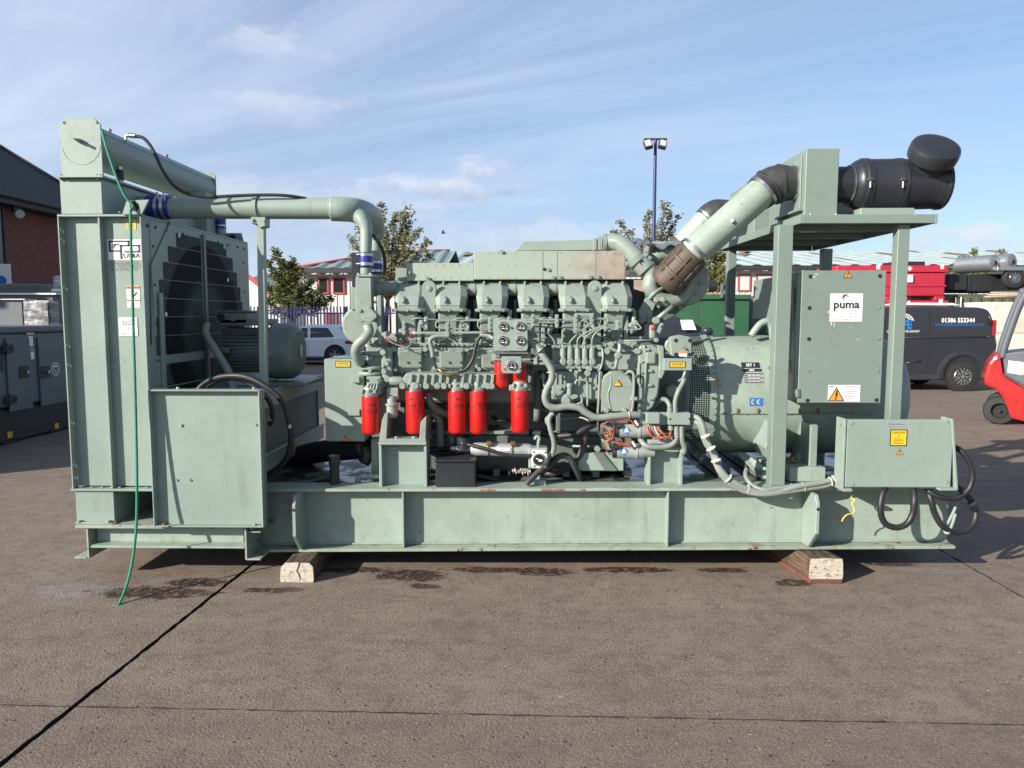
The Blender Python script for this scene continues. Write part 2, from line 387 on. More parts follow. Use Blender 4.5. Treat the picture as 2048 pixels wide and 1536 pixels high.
c = mixc(nt, mth(nt, 'MULTIPLY', ramp(nt, fine, .48, .30), .75), c, (0.076, 0.055, 0.040))
gr = noise(nt, P, 95, 3, .7)
c = mixc(nt, mth(nt, 'MULTIPLY', ramp(nt, gr, .53, .64), .62), c, (.40, .32, .255))
c = mixc(nt, mth(nt, 'MULTIPLY', ramp(nt, gr, .47, .36), .75), c, (.040, .030, .026))
blt = noise(nt, P, 1.7, 6, .7)
c = mixc(nt, mth(nt, 'MULTIPLY', ramp(nt, blt, .49, .66), .36), c, (.100, .070, .056))
c = mixc(nt, mth(nt, 'MULTIPLY', ramp(nt, blt, .46, .34), .50), c, (.245, .195, .150))
md2 = noise(nt, P, 7.5, 6, .72)
c = mixc(nt, mth(nt, 'MULTIPLY', ramp(nt, md2, .50, .64), .50), c, (.088, .060, .052))
c = mixc(nt, mth(nt, 'MULTIPLY', ramp(nt, md2, .47, .36), .50), c, (.245, .190, .145))
front = ramp(nt, nd(nt, 'SeparateXYZ', None, Vector=P).outputs[1], 3.16, 3.06)      # the nearest slab has lost its skin: more stone showing
c = mixc(nt, mth(nt, 'MULTIPLY', front, .30), c, (.12, .088, .075))
vo = nd(nt, 'TexVoronoi', None, Vector=P, Scale=75)
ag = mth(nt, 'MULTIPLY', ramp(nt, vo.outputs[0], .22, .12), ramp(nt, nd(nt, 'SeparateColor', None, Color=vo.outputs[1]).outputs[0], mth(nt, 'MULTIPLY_ADD', front, -.10, .93), mth(nt, 'MULTIPLY_ADD', front, -.08, .99)))
c = mixc(nt, mth(nt, 'MULTIPLY', ag, .75), c, (0.475, 0.405, 0.304))
vo2 = nd(nt, 'TexVoronoi', None, Vector=P, Scale=34)
pit = mth(nt, 'MULTIPLY', ramp(nt, vo2.outputs[0], .30, .16), ramp(nt, nd(nt, 'SeparateColor', None, Color=vo2.outputs[1]).outputs[1], mth(nt, 'MULTIPLY_ADD', front, -.12, .90), .98))
c = mixc(nt, mth(nt, 'MULTIPLY', pit, .8), c, (0.033, 0.025, 0.019))
oi = nd(nt, 'ObjectInfo').outputs['Random']          # every slab was poured and worn a little differently
c = mixc(nt, mth(nt, 'MULTIPLY', oi, .30), c, (.125, .098, .082))
# stains on the concrete: wet oil patches and a pale oil sheen put in as colour, each with its own ragged outline
sep = nd(nt, 'SeparateXYZ', None, Vector=P); jag = mth(nt, 'MULTIPLY_ADD', noise(nt, nd(nt, 'Mapping', None, Vector=P, Scale=(1, 2.2, 1)).outputs[0], 5, 8, .8), 2.6, -1.3)
def blot(px, py, rx, ry, edge=.16):
    q = G(px, py); a = mth(nt, 'DIVIDE', mth(nt, 'SUBTRACT', sep.outputs[0], q.x), rx); b = mth(nt, 'DIVIDE', mth(nt, 'SUBTRACT', sep.outputs[1], q.y), ry)
    d = mth(nt, 'ADD', mth(nt, 'SQRT', mth(nt, 'ADD', mth(nt, 'MULTIPLY', a, a), mth(nt, 'MULTIPLY', b, b))), jag)
    return ramp(nt, d, 1.0, 1.0 - edge)
wet = None
for q in ((300, 1185, .42, .12), (400, 1165, .22, .08), (820, 1150, .26, .12), (845, 1172, .12, .05), (1090, 1145, .22, .07), (1260, 1140, .35, .06),
          (1440, 1140, .18, .05), (1590, 1165, .14, .07), (545, 1180, .2, .05), (1010, 1140, .5, .06), (700, 1140, .3, .06), (1780, 1128, .2, .05)):
    b = blot(*q); wet = b if wet is None else mth(nt, 'MAXIMUM', wet, b)
film = blot(150, 1180, .30, .13)
for q in ((1860, 1140, .26, .07), (1700, 1118, .5, .05)): film = mth(nt, 'MAXIMUM', film, mth(nt, 'MULTIPLY', blot(*q), .6))
wet = mth(nt, 'MULTIPLY', wet, ramp(nt, noise(nt, P, 22, 6, .75), .66, .48))
c = mixc(nt, mth(nt, 'MULTIPLY', wet, .93), c, (0.030, 0.019, 0.012))
c = mixc(nt, mth(nt, 'MULTIPLY', mth(nt, 'MULTIPLY', film, ramp(nt, noise(nt, P, 16, 5, .7), .36, .58)), .62), c, (.23,.215,.24))
hgt = mth(nt, 'ADD', mth(nt, 'MULTIPLY', noise(nt, P, 85, 3, .6), .8), mth(nt, 'MULTIPLY', pit, -1.2))
setp(nt, p, Base_Color=c, Roughness=mth(nt, 'MULTIPLY_ADD', wet, -.38, .88), Normal=nd(nt, 'Bump', None, Strength=.8, Distance=.009, Height=hgt).outputs[0])
surf('joint', (.022, .02, .018), .9, var=.2, scale=20)
# background
m, nt, p = newmat('brick'); P = pos(nt)
sw = nd(nt, 'SeparateXYZ', None, Vector=P); uv = nd(nt, 'CombineXYZ', None, X=mth(nt, 'ADD', sw.outputs[0], sw.outputs[1]), Y=sw.outputs[2], Z=0.0).outputs[0]
bt = nd(nt, 'TexBrick', {'offset': .5}, Vector=uv, Color1=(.25, .062, .042, 1), Color2=(.17, .046, .034, 1), Mortar=(.13, .09, .07, 1), Scale=1.0, Mortar_Size=.008, Brick_Width=.225, Row_Height=.075, Bias=0.0)
c = mixc(nt, mth(nt, 'MULTIPLY', ramp(nt, noise(nt, P, 2.4, 4), .4, .7), .4), bt.outputs[0], (.14, .045, .036))
setp(nt, p, Base_Color=c, Roughness=.85, Normal=nd(nt, 'Bump', None, Strength=.6, Distance=.01, Height=bt.outputs[1]).outputs[0])
surf('roof_tile', (.045, .045, .055), .65, var=.15, scale=8)
surf('slate_dark', (.03, .03, .036), .6, var=.1)
surf('cladding_white', (.58, .57, .54), .5, var=.04, scale=1.2)
surf('render_white', (.66, .66, .64), .7, var=.05, scale=1)
surf('trim_red', (.45, .06, .06), .5, var=.06)
surf('roof_brown', (.19, .13, .11), .7, var=.15, scale=3)
surf('door_brown', (.16, .05, .035), .6, var=.1)
m, nt, p = newmat('roof_sheet'); P = pos(nt)
rr_ = noise(nt, P, 1.1, 5, .6); c = mixc(nt, ramp(nt, rr_, .35, .7), (.33, .41, .39), (.42, .48, .465))
setp(nt, p, Base_Color=c, Roughness=.45)
surf('roof_green', (.19, .27, .26), .5, var=.08, scale=1.5)
surf('rust_sheet', (.20, .12, .09), .7, var=.2, scale=2)
surf('fence_blue', (.014, .02, .10), .45, var=.08)
surf('pole_blue', (.022, .032, .13), .4, var=.05)
surf('car_white', (.78, .79, .80), .22, var=.01, scale=.6, coat=.6)
surf('car_dark', (.025, .028, .034), .22, var=.04, coat=.6)
surf('van_grey', (.022, .023, .030), .30, var=.05, scale=.8, coat=.5)
surf('van_trim', (.03, .03, .032), .6, var=.08)
surf('lamp_red', (.30, .01, .012), .2, var=.02, coat=.6)
surf('tyre', (.022, .021, .021), .75, var=.15, scale=10)
surf('alloy', (.62, .62, .62), .3, .9, var=.05)
surf('tank_red', (.43, .022, .045), .45, var=.06, scale=3, dirt=((.18, .03, .03), .35, 4))
surf('fork_red', (.50, .016, .016), .30, var=.03, scale=3, coat=.4)
surf('fork_grey', (.085, .095, .115), .55, var=.06, scale=6)
surf('canopy_grey', (.098, .118, .132), .42, var=.05, scale=3)
surf('canopy_black', (.018, .019, .022), .5, var=.1)
surf('crate_grey', (.10, .115, .125), .5, var=.05)
surf('container_green', (.028, .105, .048), .5, var=.08, scale=2, dirt=((.05, .07, .04), .5, 3))
surf('container_drab', (.09, .105, .07), .6, var=.1, scale=2)
surf('pallet', (.34, .24, .15), .8, var=.15, scale=8)
surf('bag_cream', (.60, .55, .46), .7, var=.08, scale=4, bump=.5, bscale=6)
surf('glass', (.02, .025, .03), .05, var=0, spec=.6)
surf('lens', (.5, .5, .5), .15, var=0)
surf('bark', (.10, .08, .06), .9, var=.2, scale=12)
m, nt, p = newmat('film'); P = pos(nt)
w_ = noise(nt, nd(nt, 'Mapping', None, Vector=P, Scale=(1.0, 1.0, 5), Rotation=(0, R(32), 0)).outputs[0], 2.2, 4, .5, dist=.5)
setp(nt, p, Base_Color=mixc(nt, ramp(nt, w_, .42, .66), (.11, .115, .12), (.50, .49, .46)), Roughness=.3, Normal=nd(nt, 'Bump', None, Strength=.5, Distance=.02, Height=w_).outputs[0])  # shine along the creases painted in as pale diagonal streaks
def leafmat(name, a, b, c):
    m, nt, p = newmat(name); P = pos(nt); n = noise(nt, P, 1.3, 4, .6); n2 = noise(nt, P, 9, 2)
    col = mixc(nt, ramp(nt, n2, .4, .65), mixc(nt, ramp(nt, n, .35, .65), a, b), c)
    setp(nt, p, Base_Color=col, Roughness=.6)
    tr = nd(nt, 'BsdfTranslucent', None, Color=col); mx = nd(nt, 'MixShader', None, Fac=.4)
    nt.links.new(p.outputs[0], mx.inputs[1]); nt.links.new(tr.outputs[0], mx.inputs[2])
    out = [q for q in nt.nodes if q.type == 'OUTPUT_MATERIAL'][0]; nt.links.new(mx.outputs[0], out.inputs[0])
leafmat('leaf_green', (.12, .15, .03), (.17, .19, .05), (.10, .11, .035))
leafmat('leaf_birch', (.20, .22, .085), (.25, .25, .12), (.26, .21, .12))
leafmat('leaf_rust', (.21, .19, .10), (.24, .16, .11), (.17, .18, .08))
leafmat('leaf_olive', (.19, .20, .055), (.14, .16, .045), (.22, .20, .08))
# ------------------------------------------------------------------ ground: concrete slabs with open joints
b = MB(M['joint']); b.box(-160, 160, -30, 260, -.30, -.045, 0); ground = b.thing('ground', kind='structure', loc=(0, 0, 0))
def clip(poly, n, d):
    out = []
    for i in range(len(poly)):
        p, q = poly[i], poly[(i + 1) % len(poly)]; a = p.dot(n) - d; c = q.dot(n) - d
        if a <= 0: out.append(p)
        if (a < 0 < c) or (c < 0 < a): out.append(p + (q - p) * (a / (a - c)))
    return out
def line(p, q):
    p = Vector((p.x, p.y)); q = Vector((q.x, q.y)); t = (q - p).normalized(); n = Vector((-t.y, t.x)); return n, p.dot(n)
lA = line(G(0, 1530), G(490, 1140)); lC = line(G(1880, 1100), G(2048, 1195)); lB = line(G(0, 1410), G(2048, 1450))
lD = (Vector((0, 1)), 7.8); lE = (Vector((0, 1)), 12.4)
cells = [[Vector((-158, -28)), Vector((158, -28)), Vector((158, 258)), Vector((-158, 258))]]
for (n, d), gap in ((lA, .013), (lC, .007), (lB, .0042), (lD, .006), (lE, .006)):
    nx = []
    for c in cells:
        for sgn in (1, -1):
            q = clip(c, n * sgn, d * sgn - gap)
            if len(q) > 2: nx.append(q)
    cells = nx
for c in cells:
    # subdivide the slab edges a little so that the arris is not laser straight
    pts = []
    for i in range(len(c)):
        p, q = c[i], c[(i + 1) % len(c)]; L = (q - p).length; k = 40
        near = min(abs(p.y), abs(q.y)) < 40
        for j in range(k):
            t = (j / k); r = p + (q - p) * t
            pts.append(r)
    # fine jitter along the part of each edge near the camera
    fin = []
    for i in range(len(c)):
        p, q = c[i], c[(i + 1) % len(c)]; t = (q - p).normalized(); nn = Vector((-t.y, t.x)); L = (q - p).length
        s0 = (Vector((0, 5)) - p).dot(t)
        fin.append(p)
        for j in range(-150, 151):
            s = s0 + j * .045
            if .05 < s < L - .05: fin.append(p + t * s - nn * random.uniform(-.0045, .0035))
    b = MB(M['concrete']); b.prism([Vector((p.x, p.y, 0)) for p in fin], (0, 0, -.04))
    b.use(M['joint']); b.mi = [0 if i < 2 else 1 for i in range(len(b.f))]
    b.build('concrete_slab', ground)
# grit and leaf litter lying on the slabs
b = MB(M['timber_lath'])
for px, py in ((480, 1232), (596, 1349), (437, 1395), (570, 1429), (690, 1640), (320, 1500), (1690, 1283), (1800, 1370), (1240, 1230), (900, 1300), (1500, 1470), (1120, 1395)):
    q = G(px, py); a = random.uniform(0, 3); r = Vector((math.cos(a), math.sin(a), 0)); s = Vector((-r.y, r.x, 0)); L = random.uniform(.012, .026)
    b.add([q + r * L, q + s * .004 + Vector((0, 0, .004)), q - r * L + Vector((0, 0, .003)), q - s * .004 + Vector((0, 0, .001))], [(0, 1, 2, 3)])
for i in range(420):
    q = Vector((random.uniform(-3.5, 3.5), random.uniform(2.2, 6.5), 0)); L = random.uniform(.002, .006)
    b.add([q + Vector((L, 0, 0)), q + Vector((-L * .6, L * .8, 0)), q + Vector((-L * .5, -L * .8, 0)), q + Vector((0, 0, L * .9))], [(0, 1, 3), (1, 2, 3), (2, 0, 3)])
b.thing('grit', kind='stuff', loc=(0, 4, 0))
# ================================================================== helpers
def leaves(b, cen, rad, n, size, hollow=.35):
    for i in range(n):
        while 1:
            u = Vector((random.uniform(-1, 1), random.uniform(-1, 1), random.uniform(-1, 1)))
            if hollow < u.length < 1: break
        c = cen + Vector((u.x * rad[0], u.y * rad[1], u.z * rad[2])); s = size * random.uniform(.6, 1.3)
        a = Vector((random.gauss(0, 1), random.gauss(0, 1), random.gauss(0, .7))).normalized(); _, p, q = frame(a)
        b.add([c - p * s, c + q * s * .55, c + p * s, c - q * s * .55], [(0, 1, 2, 3)])
def limb_tree(name, label, base, limbs, leafm, nleaf, lsize, spread, tr=.09, group=None, twig=5):
    """trunk, limbs [(points)], leaf clumps along the outer two thirds of each limb and its twigs"""
    t = thing(name, label, 'tree', base, group); tk = MB(M['bark']); cr = MB(M[leafm]); base = Vector(base)
    top = max((l[-1] for l in limbs), key=lambda q: q.z)
    tk.tube([base - Vector((0, 0, .1)), base + (limbs[0][0] - base) * .5, limbs[0][0]], [tr * 1.3, tr * .9, tr * .75], 8)
    tot = sum((a[-1] - a[0]).length for a in limbs); dens = nleaf / tot
    for l in limbs:
        tk.tube(l, [tr * .6, tr * .35, tr * .07], 6, 4); P = smooth_path(l, 8); m = len(P); L0 = (l[-1] - l[0]).length; n_here = dens * L0
        ntw = max(8, int(L0 * twig * 2.2)); per = max(3, int(n_here / ntw))
        for k in range(ntw):
            f = .30 + .70 * random.random() ** .8; p = P[min(m - 1, int(f * (m - 1)))]; ax = (P[min(m - 1, int(f * (m - 1)) + 1)] - P[max(0, int(f * (m - 1)) - 1)]).normalized()
            d = (Vector((random.gauss(0, 1), random.gauss(0, 1), random.gauss(.1, .8))).normalized() + ax * .9).normalized(); L = spread * random.uniform(.3, 1.0) * (1.25 - .85 * f)
            e = p + d * L; tk.tube([p, p + d * L * .55 + Vector((0, 0, .03)), e], [tr * .09, tr * .05, tr * .02], 4, 2)
            for q in range(per):
                h = random.uniform(.45, 1.12); c = p + d * L * h + Vector((random.gauss(0, 1), random.gauss(0, 1), random.gauss(0, 1))) * (.05 + .10 * L)
                s = lsize * random.uniform(.5, 1.3); a = Vector((random.gauss(0, 1), random.gauss(0, 1), random.gauss(.3, 1))).normalized(); _, u, w = frame(a)
                cr.add([c - u * s, c + w * s * .5 - a * s * .12, c + u * s, c - w * s * .5 - a * s * .12], [(0, 1, 2, 3)])
    tk.build('trunk', t); cr.build('crown', t); return t
def wheel(parent, c, r, w, side=-1, rim='alloy', spokes=5, rr=.66, name='wheel'):
    """side: -1 the outside faces the camera (-Y)"""
    c = Vector(c); o = side; b = MB(M['tyre'])
    b.lathe(c + Vector((0, -o * w / 2, 0)), (0, o, 0), [(0, r * .7), (.01, r * .93), (w * .18, r), (w * .82, r), (w - .01, r * .93), (w, r * rr), (w * .8, r * rr * .97)], 32, False)
    b.use(M['dark_void']); b.cyl(c + Vector((0, -o * w / 2, 0)), c + Vector((0, o * w * .18, 0)), r * rr)
    t = b.build(name, parent)
    f = MB(M[rim]); y = c.y + o * w * .42
    f.lathe(Vector((c.x, y - o * .03, c.z)), (0, o, 0), [(0, r * rr), (.03, r * rr), (.045, r * rr * .93), (.02, r * rr * .88)], 32, False)
    f.cyl((c.x, y - o * .06, c.z), (c.x, y + o * .01, c.z), r * .13, r * .11)
    for k in range(spokes):
        a = 2 * math.pi * k / spokes + .3; d = Vector((math.cos(a), 0, math.sin(a))); q = Vector((-d.z, 0, d.x)); e = Vector((0, o * .012, 0))
        for sp in (-.055, .055):
            p0 = Vector((c.x, y, c.z)) + d * r * .08 + q * sp * r; p1 = Vector((c.x, y, c.z)) + d * r * rr * .92 + q * sp * r * 2.2
            f.prism([p0 - q * .03 * r, p0 + q * .03 * r, p1 + q * .028 * r, p1 - q * .028 * r], e)
    f.build('rim', t); return t
def extrude_side(b, outline, y0, y1, inset=0.0, bev=.05, seg=2):
    """outline [(x,z)] extruded across the vehicle with rounded arrises"""
    b.prism([Vector((x, y0, z)) for x, z in outline], (0, y1 - y0, 0), bev, seg)

# ================================================================== brick building on the left
bx = -14.9
t = thing('brick_building', 'red brick building with a dark tiled hipped roof at the left edge of the yard', 'building', (bx - 2, 18, 0))
b = MB(M['brick']); b.box(bx - 6, bx, 8, 25.2, 0, 4.9, 0); b.box(bx - 3, bx + .35, 8, 19.9, 0, 4.88, 0); b.build('wall', t)
b = MB(M['slate_dark']); b.box(bx - 6, bx + .62, 7.6, 25.7, 4.82, 5.06, .01); b.build('fascia', t)
b = MB(M['canopy_black'])
b.tube([(bx + .70, 7.6, 5.04), (bx + .70, 25.7, 5.04)], .07, 8); b.build('gutter', t)
rf = MB(M['roof_tile']); e0 = Vector((bx + .75, 7.5, 5.05)); n = 26
for i in range(n):       # one course of tiles after another, each lapping the one below
    f0, f1 = i / n, (i + 1.25) / n
    xa = bx + .75 - 2.5 * f0; xb = bx + .75 - 2.5 * f1; za = 5.08 + 1.95 * f0 + .045; zb = 5.08 + 1.95 * f1 + .012
    ya = 25.8 - 2.0 * f0; yb = 25.8 - 2.0 * min(1, f1)
    rf.add([(xa, 7.5, za), (xa, ya, za), (xb, yb, zb), (xb, 7.5, zb), (xa, 7.5, za - .05), (xa, ya, za - .05)], [(0, 1, 2, 3), (4, 5, 1, 0)])
    rf.add([(xa, ya, za), (xa - 3.4 + 2.4 * f0, ya, za), (xb - 3.4 + 2.4 * f1, yb, zb), (xb, yb, zb)], [(0, 1, 2, 3)])
rf.add([(bx - 1.75, 7.5, 7.03), (bx - 1.75, 23.8, 7.03), (bx - 6, 23.8, 5.1), (bx - 6, 7.5, 5.1)], [(0, 1, 2, 3)])
r_ = rf.build('roof', t)
b = MB(M['slate_dark']); b.tube([(bx - 1.75, 7.5, 7.06), (bx - 1.75, 23.8, 7.06)], .09, 8); b.tube([(bx - 1.75, 23.8, 7.06), (bx + .75, 25.8, 5.12)], .08, 8); b.build('ridge', r_)
p = XS(30, 423, bx + .35)
b = MB(M['canopy_black']); b.box(p.x, p.x + .12, p.y - .2, p.y + .1, p.z - .05, p.z + .12, .02); b.use(M['lens']); b.cyl((p.x + .1, p.y - .05, p.z - .02), (p.x + .28, p.y - .2, p.z - .1), .09, .12); b.build('security_light', t)
p = XS(1, 475, bx + .35); b = MB(M['glass']); b.box(p.x, p.x + .03, p.y - 1.2, p.y + .06, p.z - .75, p.z + .75, .01); w_ = b.build('window', t)
b = MB(M['slate_dark']); b.box(p.x + .02, p.x + .07, p.y + .062, p.y + .13, p.z - .8, p.z + .8, .01); b.build('frame', w_)

# ================================================================== grey generator enclosure and wrapped goods at the left
cx = -7.032
def CY(px): return XS(px, 760, cx).y
def CZ(px, py): return XS(px, py, cx).z
t = thing('generator_enclosure', 'slate grey generator enclosure on a black base with two lockable doors', 'generator', (cx - .9, 10, 0))
b = MB(M['canopy_grey']); b.box(cx - 1.6, cx, 7.1, 14.5, .50, 1.50, .03, 2); b.build('body', t)
b = MB(M['canopy_grey']); b.box(cx - 1.63, cx + .025, 7.06, 14.5, 1.50, 1.60, .025, 2); b.build('roof', t)
b = MB(M['canopy_black']); b.box(cx - 1.55, cx - .02, 7.15, 14.4, 0.02, .49, .02); b.build('base', t)
for a, c in ((13, 60), (77, 168)):
    y0, y1 = CY(a), CY(c); d_ = MB(M['canopy_grey']); d_.box(cx + .003, cx + .028, y0, y1, CZ(40, 820), CZ(40, 676), .012, 2); d_ = d_.build('door', t)
    b = MB(M['canopy_black']); py = 745; xk = 45 if a == 13 else 87; y = CY(xk); z = CZ(xk, 744)
    b.box(cx + .028, cx + .04, y - .10, y + .10, z - .085, z + .085, .01); b.use(M['steel']); b.cyl((cx + .03, y + .03, z), (cx + .07, y + .03, z), .022); b.build('lock', d_)
    if a == 13:
        for py in (697, 800):
            y = CY(13); z = CZ(13, py); b = MB(M['canopy_black']); b.box(cx + .028, cx + .055, y - .09, y + .11, z - .055, z + .055, .012)
            b.cyl((cx + .05, y - .03, z - .075), (cx + .05, y - .03, z + .075), .02)
            for q in (-.06, .05, .09): b.cyl((cx + .05, y + q, z), (cx + .066, y + q, z), .015)
            b.build('hinge', d_)
y, z = CY(108.5), CZ(108.5, 738); ex = Vector((1, 0, 0))
b = MB(M['white_label']); b.lathe((cx + .029, y, z), ex, [(0, .098), (.003, .098)], 32); b.use(M['canopy_grey']); b.lathe((cx + .0325, y, z), ex, [(0, .085), (.001, .085)], 32)
b.use(M['white_label']); b.prism([(cx + .034, y + q, z + s) for q, s in ((-.05, .055), (.05, .055), (.05, -.01), (0, -.07), (-.05, -.01))], (.001, 0, 0))
b.use(M['ink']); b.prism([(cx + .0356, y + q, z + s) for q, s in ((-.035, .03), (.035, .03), (.03, -.005), (0, -.05), (-.03, -.005))], (.001, 0, 0)); b.build('emblem', t, label='round white emblem with a dark shield')
for (a, py0, c, py1, mt) in ((60, 672, 69, 692, 'white_label'), (61, 695, 70, 701, 'grey_label'), (63, 703, 70, 718, 'white_label'), (57, 662, 72, 669, 'bag_cream'), (-40, 708, 7, 742, 'canopy_black')):
    b = MB(M[mt]); b.box(cx + .004, cx + .012, CY(a), CY(c), CZ(c, py1), CZ(c, py0), .001); b.build('label_plate', t)
for a, py in ((15, 871), (110, 853)):
    y, z = CY(a), CZ(a, py); b = MB(M['yellow_label']); b.box(cx - .018, cx - .012, y - .045, y + .045, z - .04, z + .04, .001); b.use(M['ink']); b.text('!', (cx - .010, y, z), .07, (0, 1, 0), bold=.02); b.build('warning_tag', t)
    b = MB(M['dark_void']); b.box(cx - .03, cx - .012, y - .16, y + .14, z - .15, z - .06, .01); b.build('fork_pocket', t)

t = thing('wrapped_unit', 'grey machine wrapped in creased clear film standing behind the slate enclosure', 'crate', W(50, 760, 12.2) * 1)
b = MB(M['crate_grey']); b.pbox(-90, 588, 110, 700, 12.15, 13.6, .02); b.build('body', t)
b = MB(M['white_label']); b.pbox(-90, 586, 112, 589.5, 12.08, 13.6, .005); b.build('lid', t)
b = MB(M['crate_grey']); b.pbox(-60, 600, 47, 690, 11.85, 12.1, .012); b.build('side_panel', t)
b = MB(M['bag_cream']); b.pbox(-62, 597.5, 50, 600, 11.8, 12.12, .004); b.build('edge_strip', t)
b = MB(M['film']); 
x0, x1, z0, z1 = rect(49, 601, 97, 690, 11.8); nn = 14
vv = []; ff = []
for i in range(nn + 1):
    for j in range(nn + 1): vv.append((x0 + (x1 - x0) * i / nn, 11.8 + random.uniform(-.010, .010), z0 + (z1 - z0) * j / nn))
for i in range(nn):
    for j in range(nn): ff.append((i * (nn + 1) + j, (i + 1) * (nn + 1) + j, (i + 1) * (nn + 1) + j + 1, i * (nn + 1) + j + 1))
b.add(vv, ff, True); b.box(x0, x1, 11.85, 12.1, z0, z1, .02); b.build('film_wrap', t)
b = MB(M['green_dark']); b.pbox(-80, 567, 76, 640, 14.6, 16.5, .03); o = b.thing('flat_topped_machine', 'dark green flat topped machine standing just behind the film wrapped unit', 'machine')
t = thing('wrapped_pallet', 'tall pallet load bound in white stretch film between the wall and the cooler', 'pallet load', W(115, 700, 13.9))
b = MB(M['film']); x0, x1, z0, z1 = rect(107, 551, 190, 690, 13.8); b.box(x0, x1, 13.8, 14.9, .15, z1, .05, 2); b.build('load', t)
b = MB(M['pallet']); b.box(x0 - .05, x1 + .05, 13.75, 14.95, 0, .145, .01); b.build('pallet', t)
b = MB(M['white_label'])
for k in range(9):
    z = .35 + k * .23; b.box(x0 - .012, x1 + .012, 13.785, 14.91, z, z + random.uniform(.02, .07), .004)
b.build('film_band', t, True)
t = thing('site_sign', 'white board with a blue blob beside the brick wall, cut off by the left edge', 'sign', W(5, 640, 16.8))
b = MB(M['white_label']); x0, x1, z0, z1 = rect(-40, 528, 20, 569, 16.8); b.box(x0, x1, 16.8, 16.84, z0, z1, .005); b.build('board', t)
b = MB(M['blue_label']); q = W(3, 561, 16.79); b.lathe((q.x, 16.799, q.z), (0, -1, 0), [(0, .11), (.003, .11)], 20); b.pbox(-6, 556, 11, 560, 16.795, 16.799, 0); b.build('logo', t)
b = MB(M['galv'])
for px in (-30, 14): q = W(px, 600, 16.87); b.cyl((q.x, 16.87, 0), (q.x, 16.87, z1), .03)
b.build('post', t)

# ================================================================== industrial buildings at the back
def corr(b, x0, x1, f, pitch, dz):      # corrugated roof sheet: f(s) gives (y, z) for s = 0 (eaves) .. 1 (ridge)
    n = int((x1 - x0) / pitch); lo = f(0); hi = f(1); v = []; fc = []
    for i in range(n + 1):
        x = x0 + (x1 - x0) * i / n; k = (0, .0, 1, 1)[i % 4] * dz
        v += [(x, lo[0], lo[1] + k), (x, hi[0], hi[1] + k)]
    for i in range(n): fc.append((2 * i, 2 * i + 2, 2 * i + 3, 2 * i + 1))
    b.add(v, fc)
def shed(name, label, px0, px1, Y, eave_py, ridge_py, depth, roofm, hip=False, win=(), panels=()):
    xa = W(px0, eave_py, Y).x; xb = W(px1, eave_py, Y).x; ze = W((px0 + px1) / 2, eave_py, Y).z; zr = W((px0 + px1) / 2, ridge_py, Y + depth).z
    t = thing(name, label, 'building', ((xa + xb) / 2, Y, 0))
    b = MB(M['cladding_white']); b.box(xa, xb, Y, Y + depth * 2, 0, ze, 0)
    b.build('wall', t)
    b = MB(M['cladding_white']); step = .36
    for i in range(int((xb - xa) / step)): b.box(xa + i * step, xa + i * step + .05, Y - .035, Y - .001, .1, ze - .05, 0)
    b.build('cladding_rib', t, True)
    rf = MB(M[roofm])
    if hip:
        hx = depth * .9; f = []
        n = int((xb - xa + 1) / .20); v = []
        for i in range(n + 1):
            x = xa - .4 + (xb - xa + .8) * i / n; k = (0, 0, 1, 1)[i % 4] * .09; s = min(1, max(0, (x - xa + .4) / hx))
            v += [(x, Y - .4, ze + k), (x, Y - .4 + (depth + .4) * s, ze + (zr - ze) * s + k)]
        for i in range(n): f.append((2 * i, 2 * i + 2, 2 * i + 3, 2 * i + 1))
        rf.add(v, f); rf.add([(xa - .4, Y - .4, ze), (xa - .4 + hx, Y + depth, zr), (xa - .4, Y + 2 * depth + .4, ze)], [(0, 1, 2)])
        rf.add([(xa - .4 + hx, Y + depth, zr), (xb + .4, Y + depth, zr), (xb + .4, Y + 2 * depth, ze), (xa - .4, Y + 2 * depth, ze)], [(0, 1, 2, 3)])
    else:
        corr(rf, xa - .3, xb + .3, lambda s: (Y - .5 + (depth + .5) * s, ze + (zr - ze) * s), .30, .11)
        rf.add([(xa, Y + depth, zr), (xb, Y + depth, zr), (xb, Y + 2 * depth, ze), (xa, Y + 2 * depth, ze)], [(0, 1, 2, 3)])
    ro = rf.build('roof', t)
    b = MB(M['slate_dark']); b.box(xa - .5, xb + .5, Y - .62, Y - .42, ze - .22, ze + .04, .01); b.build('gutter', t)
    if hip:
        b = MB(M['trim_red']); b.tube([(xa - .45, Y - .45, ze + .06), (xa - .4 + hx, Y + depth, zr + .08)], .09, 6); b.tube([(xa - .4 + hx, Y + depth, zr + .06), (xb, Y + depth, zr + .06)], .07, 6); b.build('hip_flashing', ro)
    for (a, p0, c, p1, s0, s1) in panels:      # brown replacement sheets
        pm = MB(M['rust_sheet']); X0 = xa + (xb - xa) * a; X1 = xa + (xb - xa) * c
        corr(pm, X0, X1, lambda s: (Y - .5 + (depth + .5) * (s0 + (s1 - s0) * s), ze + (zr - ze) * (s0 + (s1 - s0) * s) + .02), .30, .11); pm.build('roof_panel', ro)
    for (a, p0, c, p1, kind) in win:
        x0, x1, z0, z1 = rect(a, p0, c, p1, Y)
        b = MB(M[kind]); b.box(x0, x1, Y - .05, Y + .02, z0, z1, 0); w = b.build('window' if kind != 'door_brown' else 'door', t)
        g = MB(M['trim_red']); e = .09
        g.box(x0 - e, x0, Y - .09, Y - .01, z0 - e, z1 + e, .01); g.box(x1, x1 + e, Y - .09, Y - .01, z0 - e, z1 + e, .01)
        g.box(x0, x1, Y - .088, Y - .012, z1, z1 + e, .01); g.box(x0, x1, Y - .088, Y - .012, z0 - e, z0, .01); g.build('frame', w)
    return t
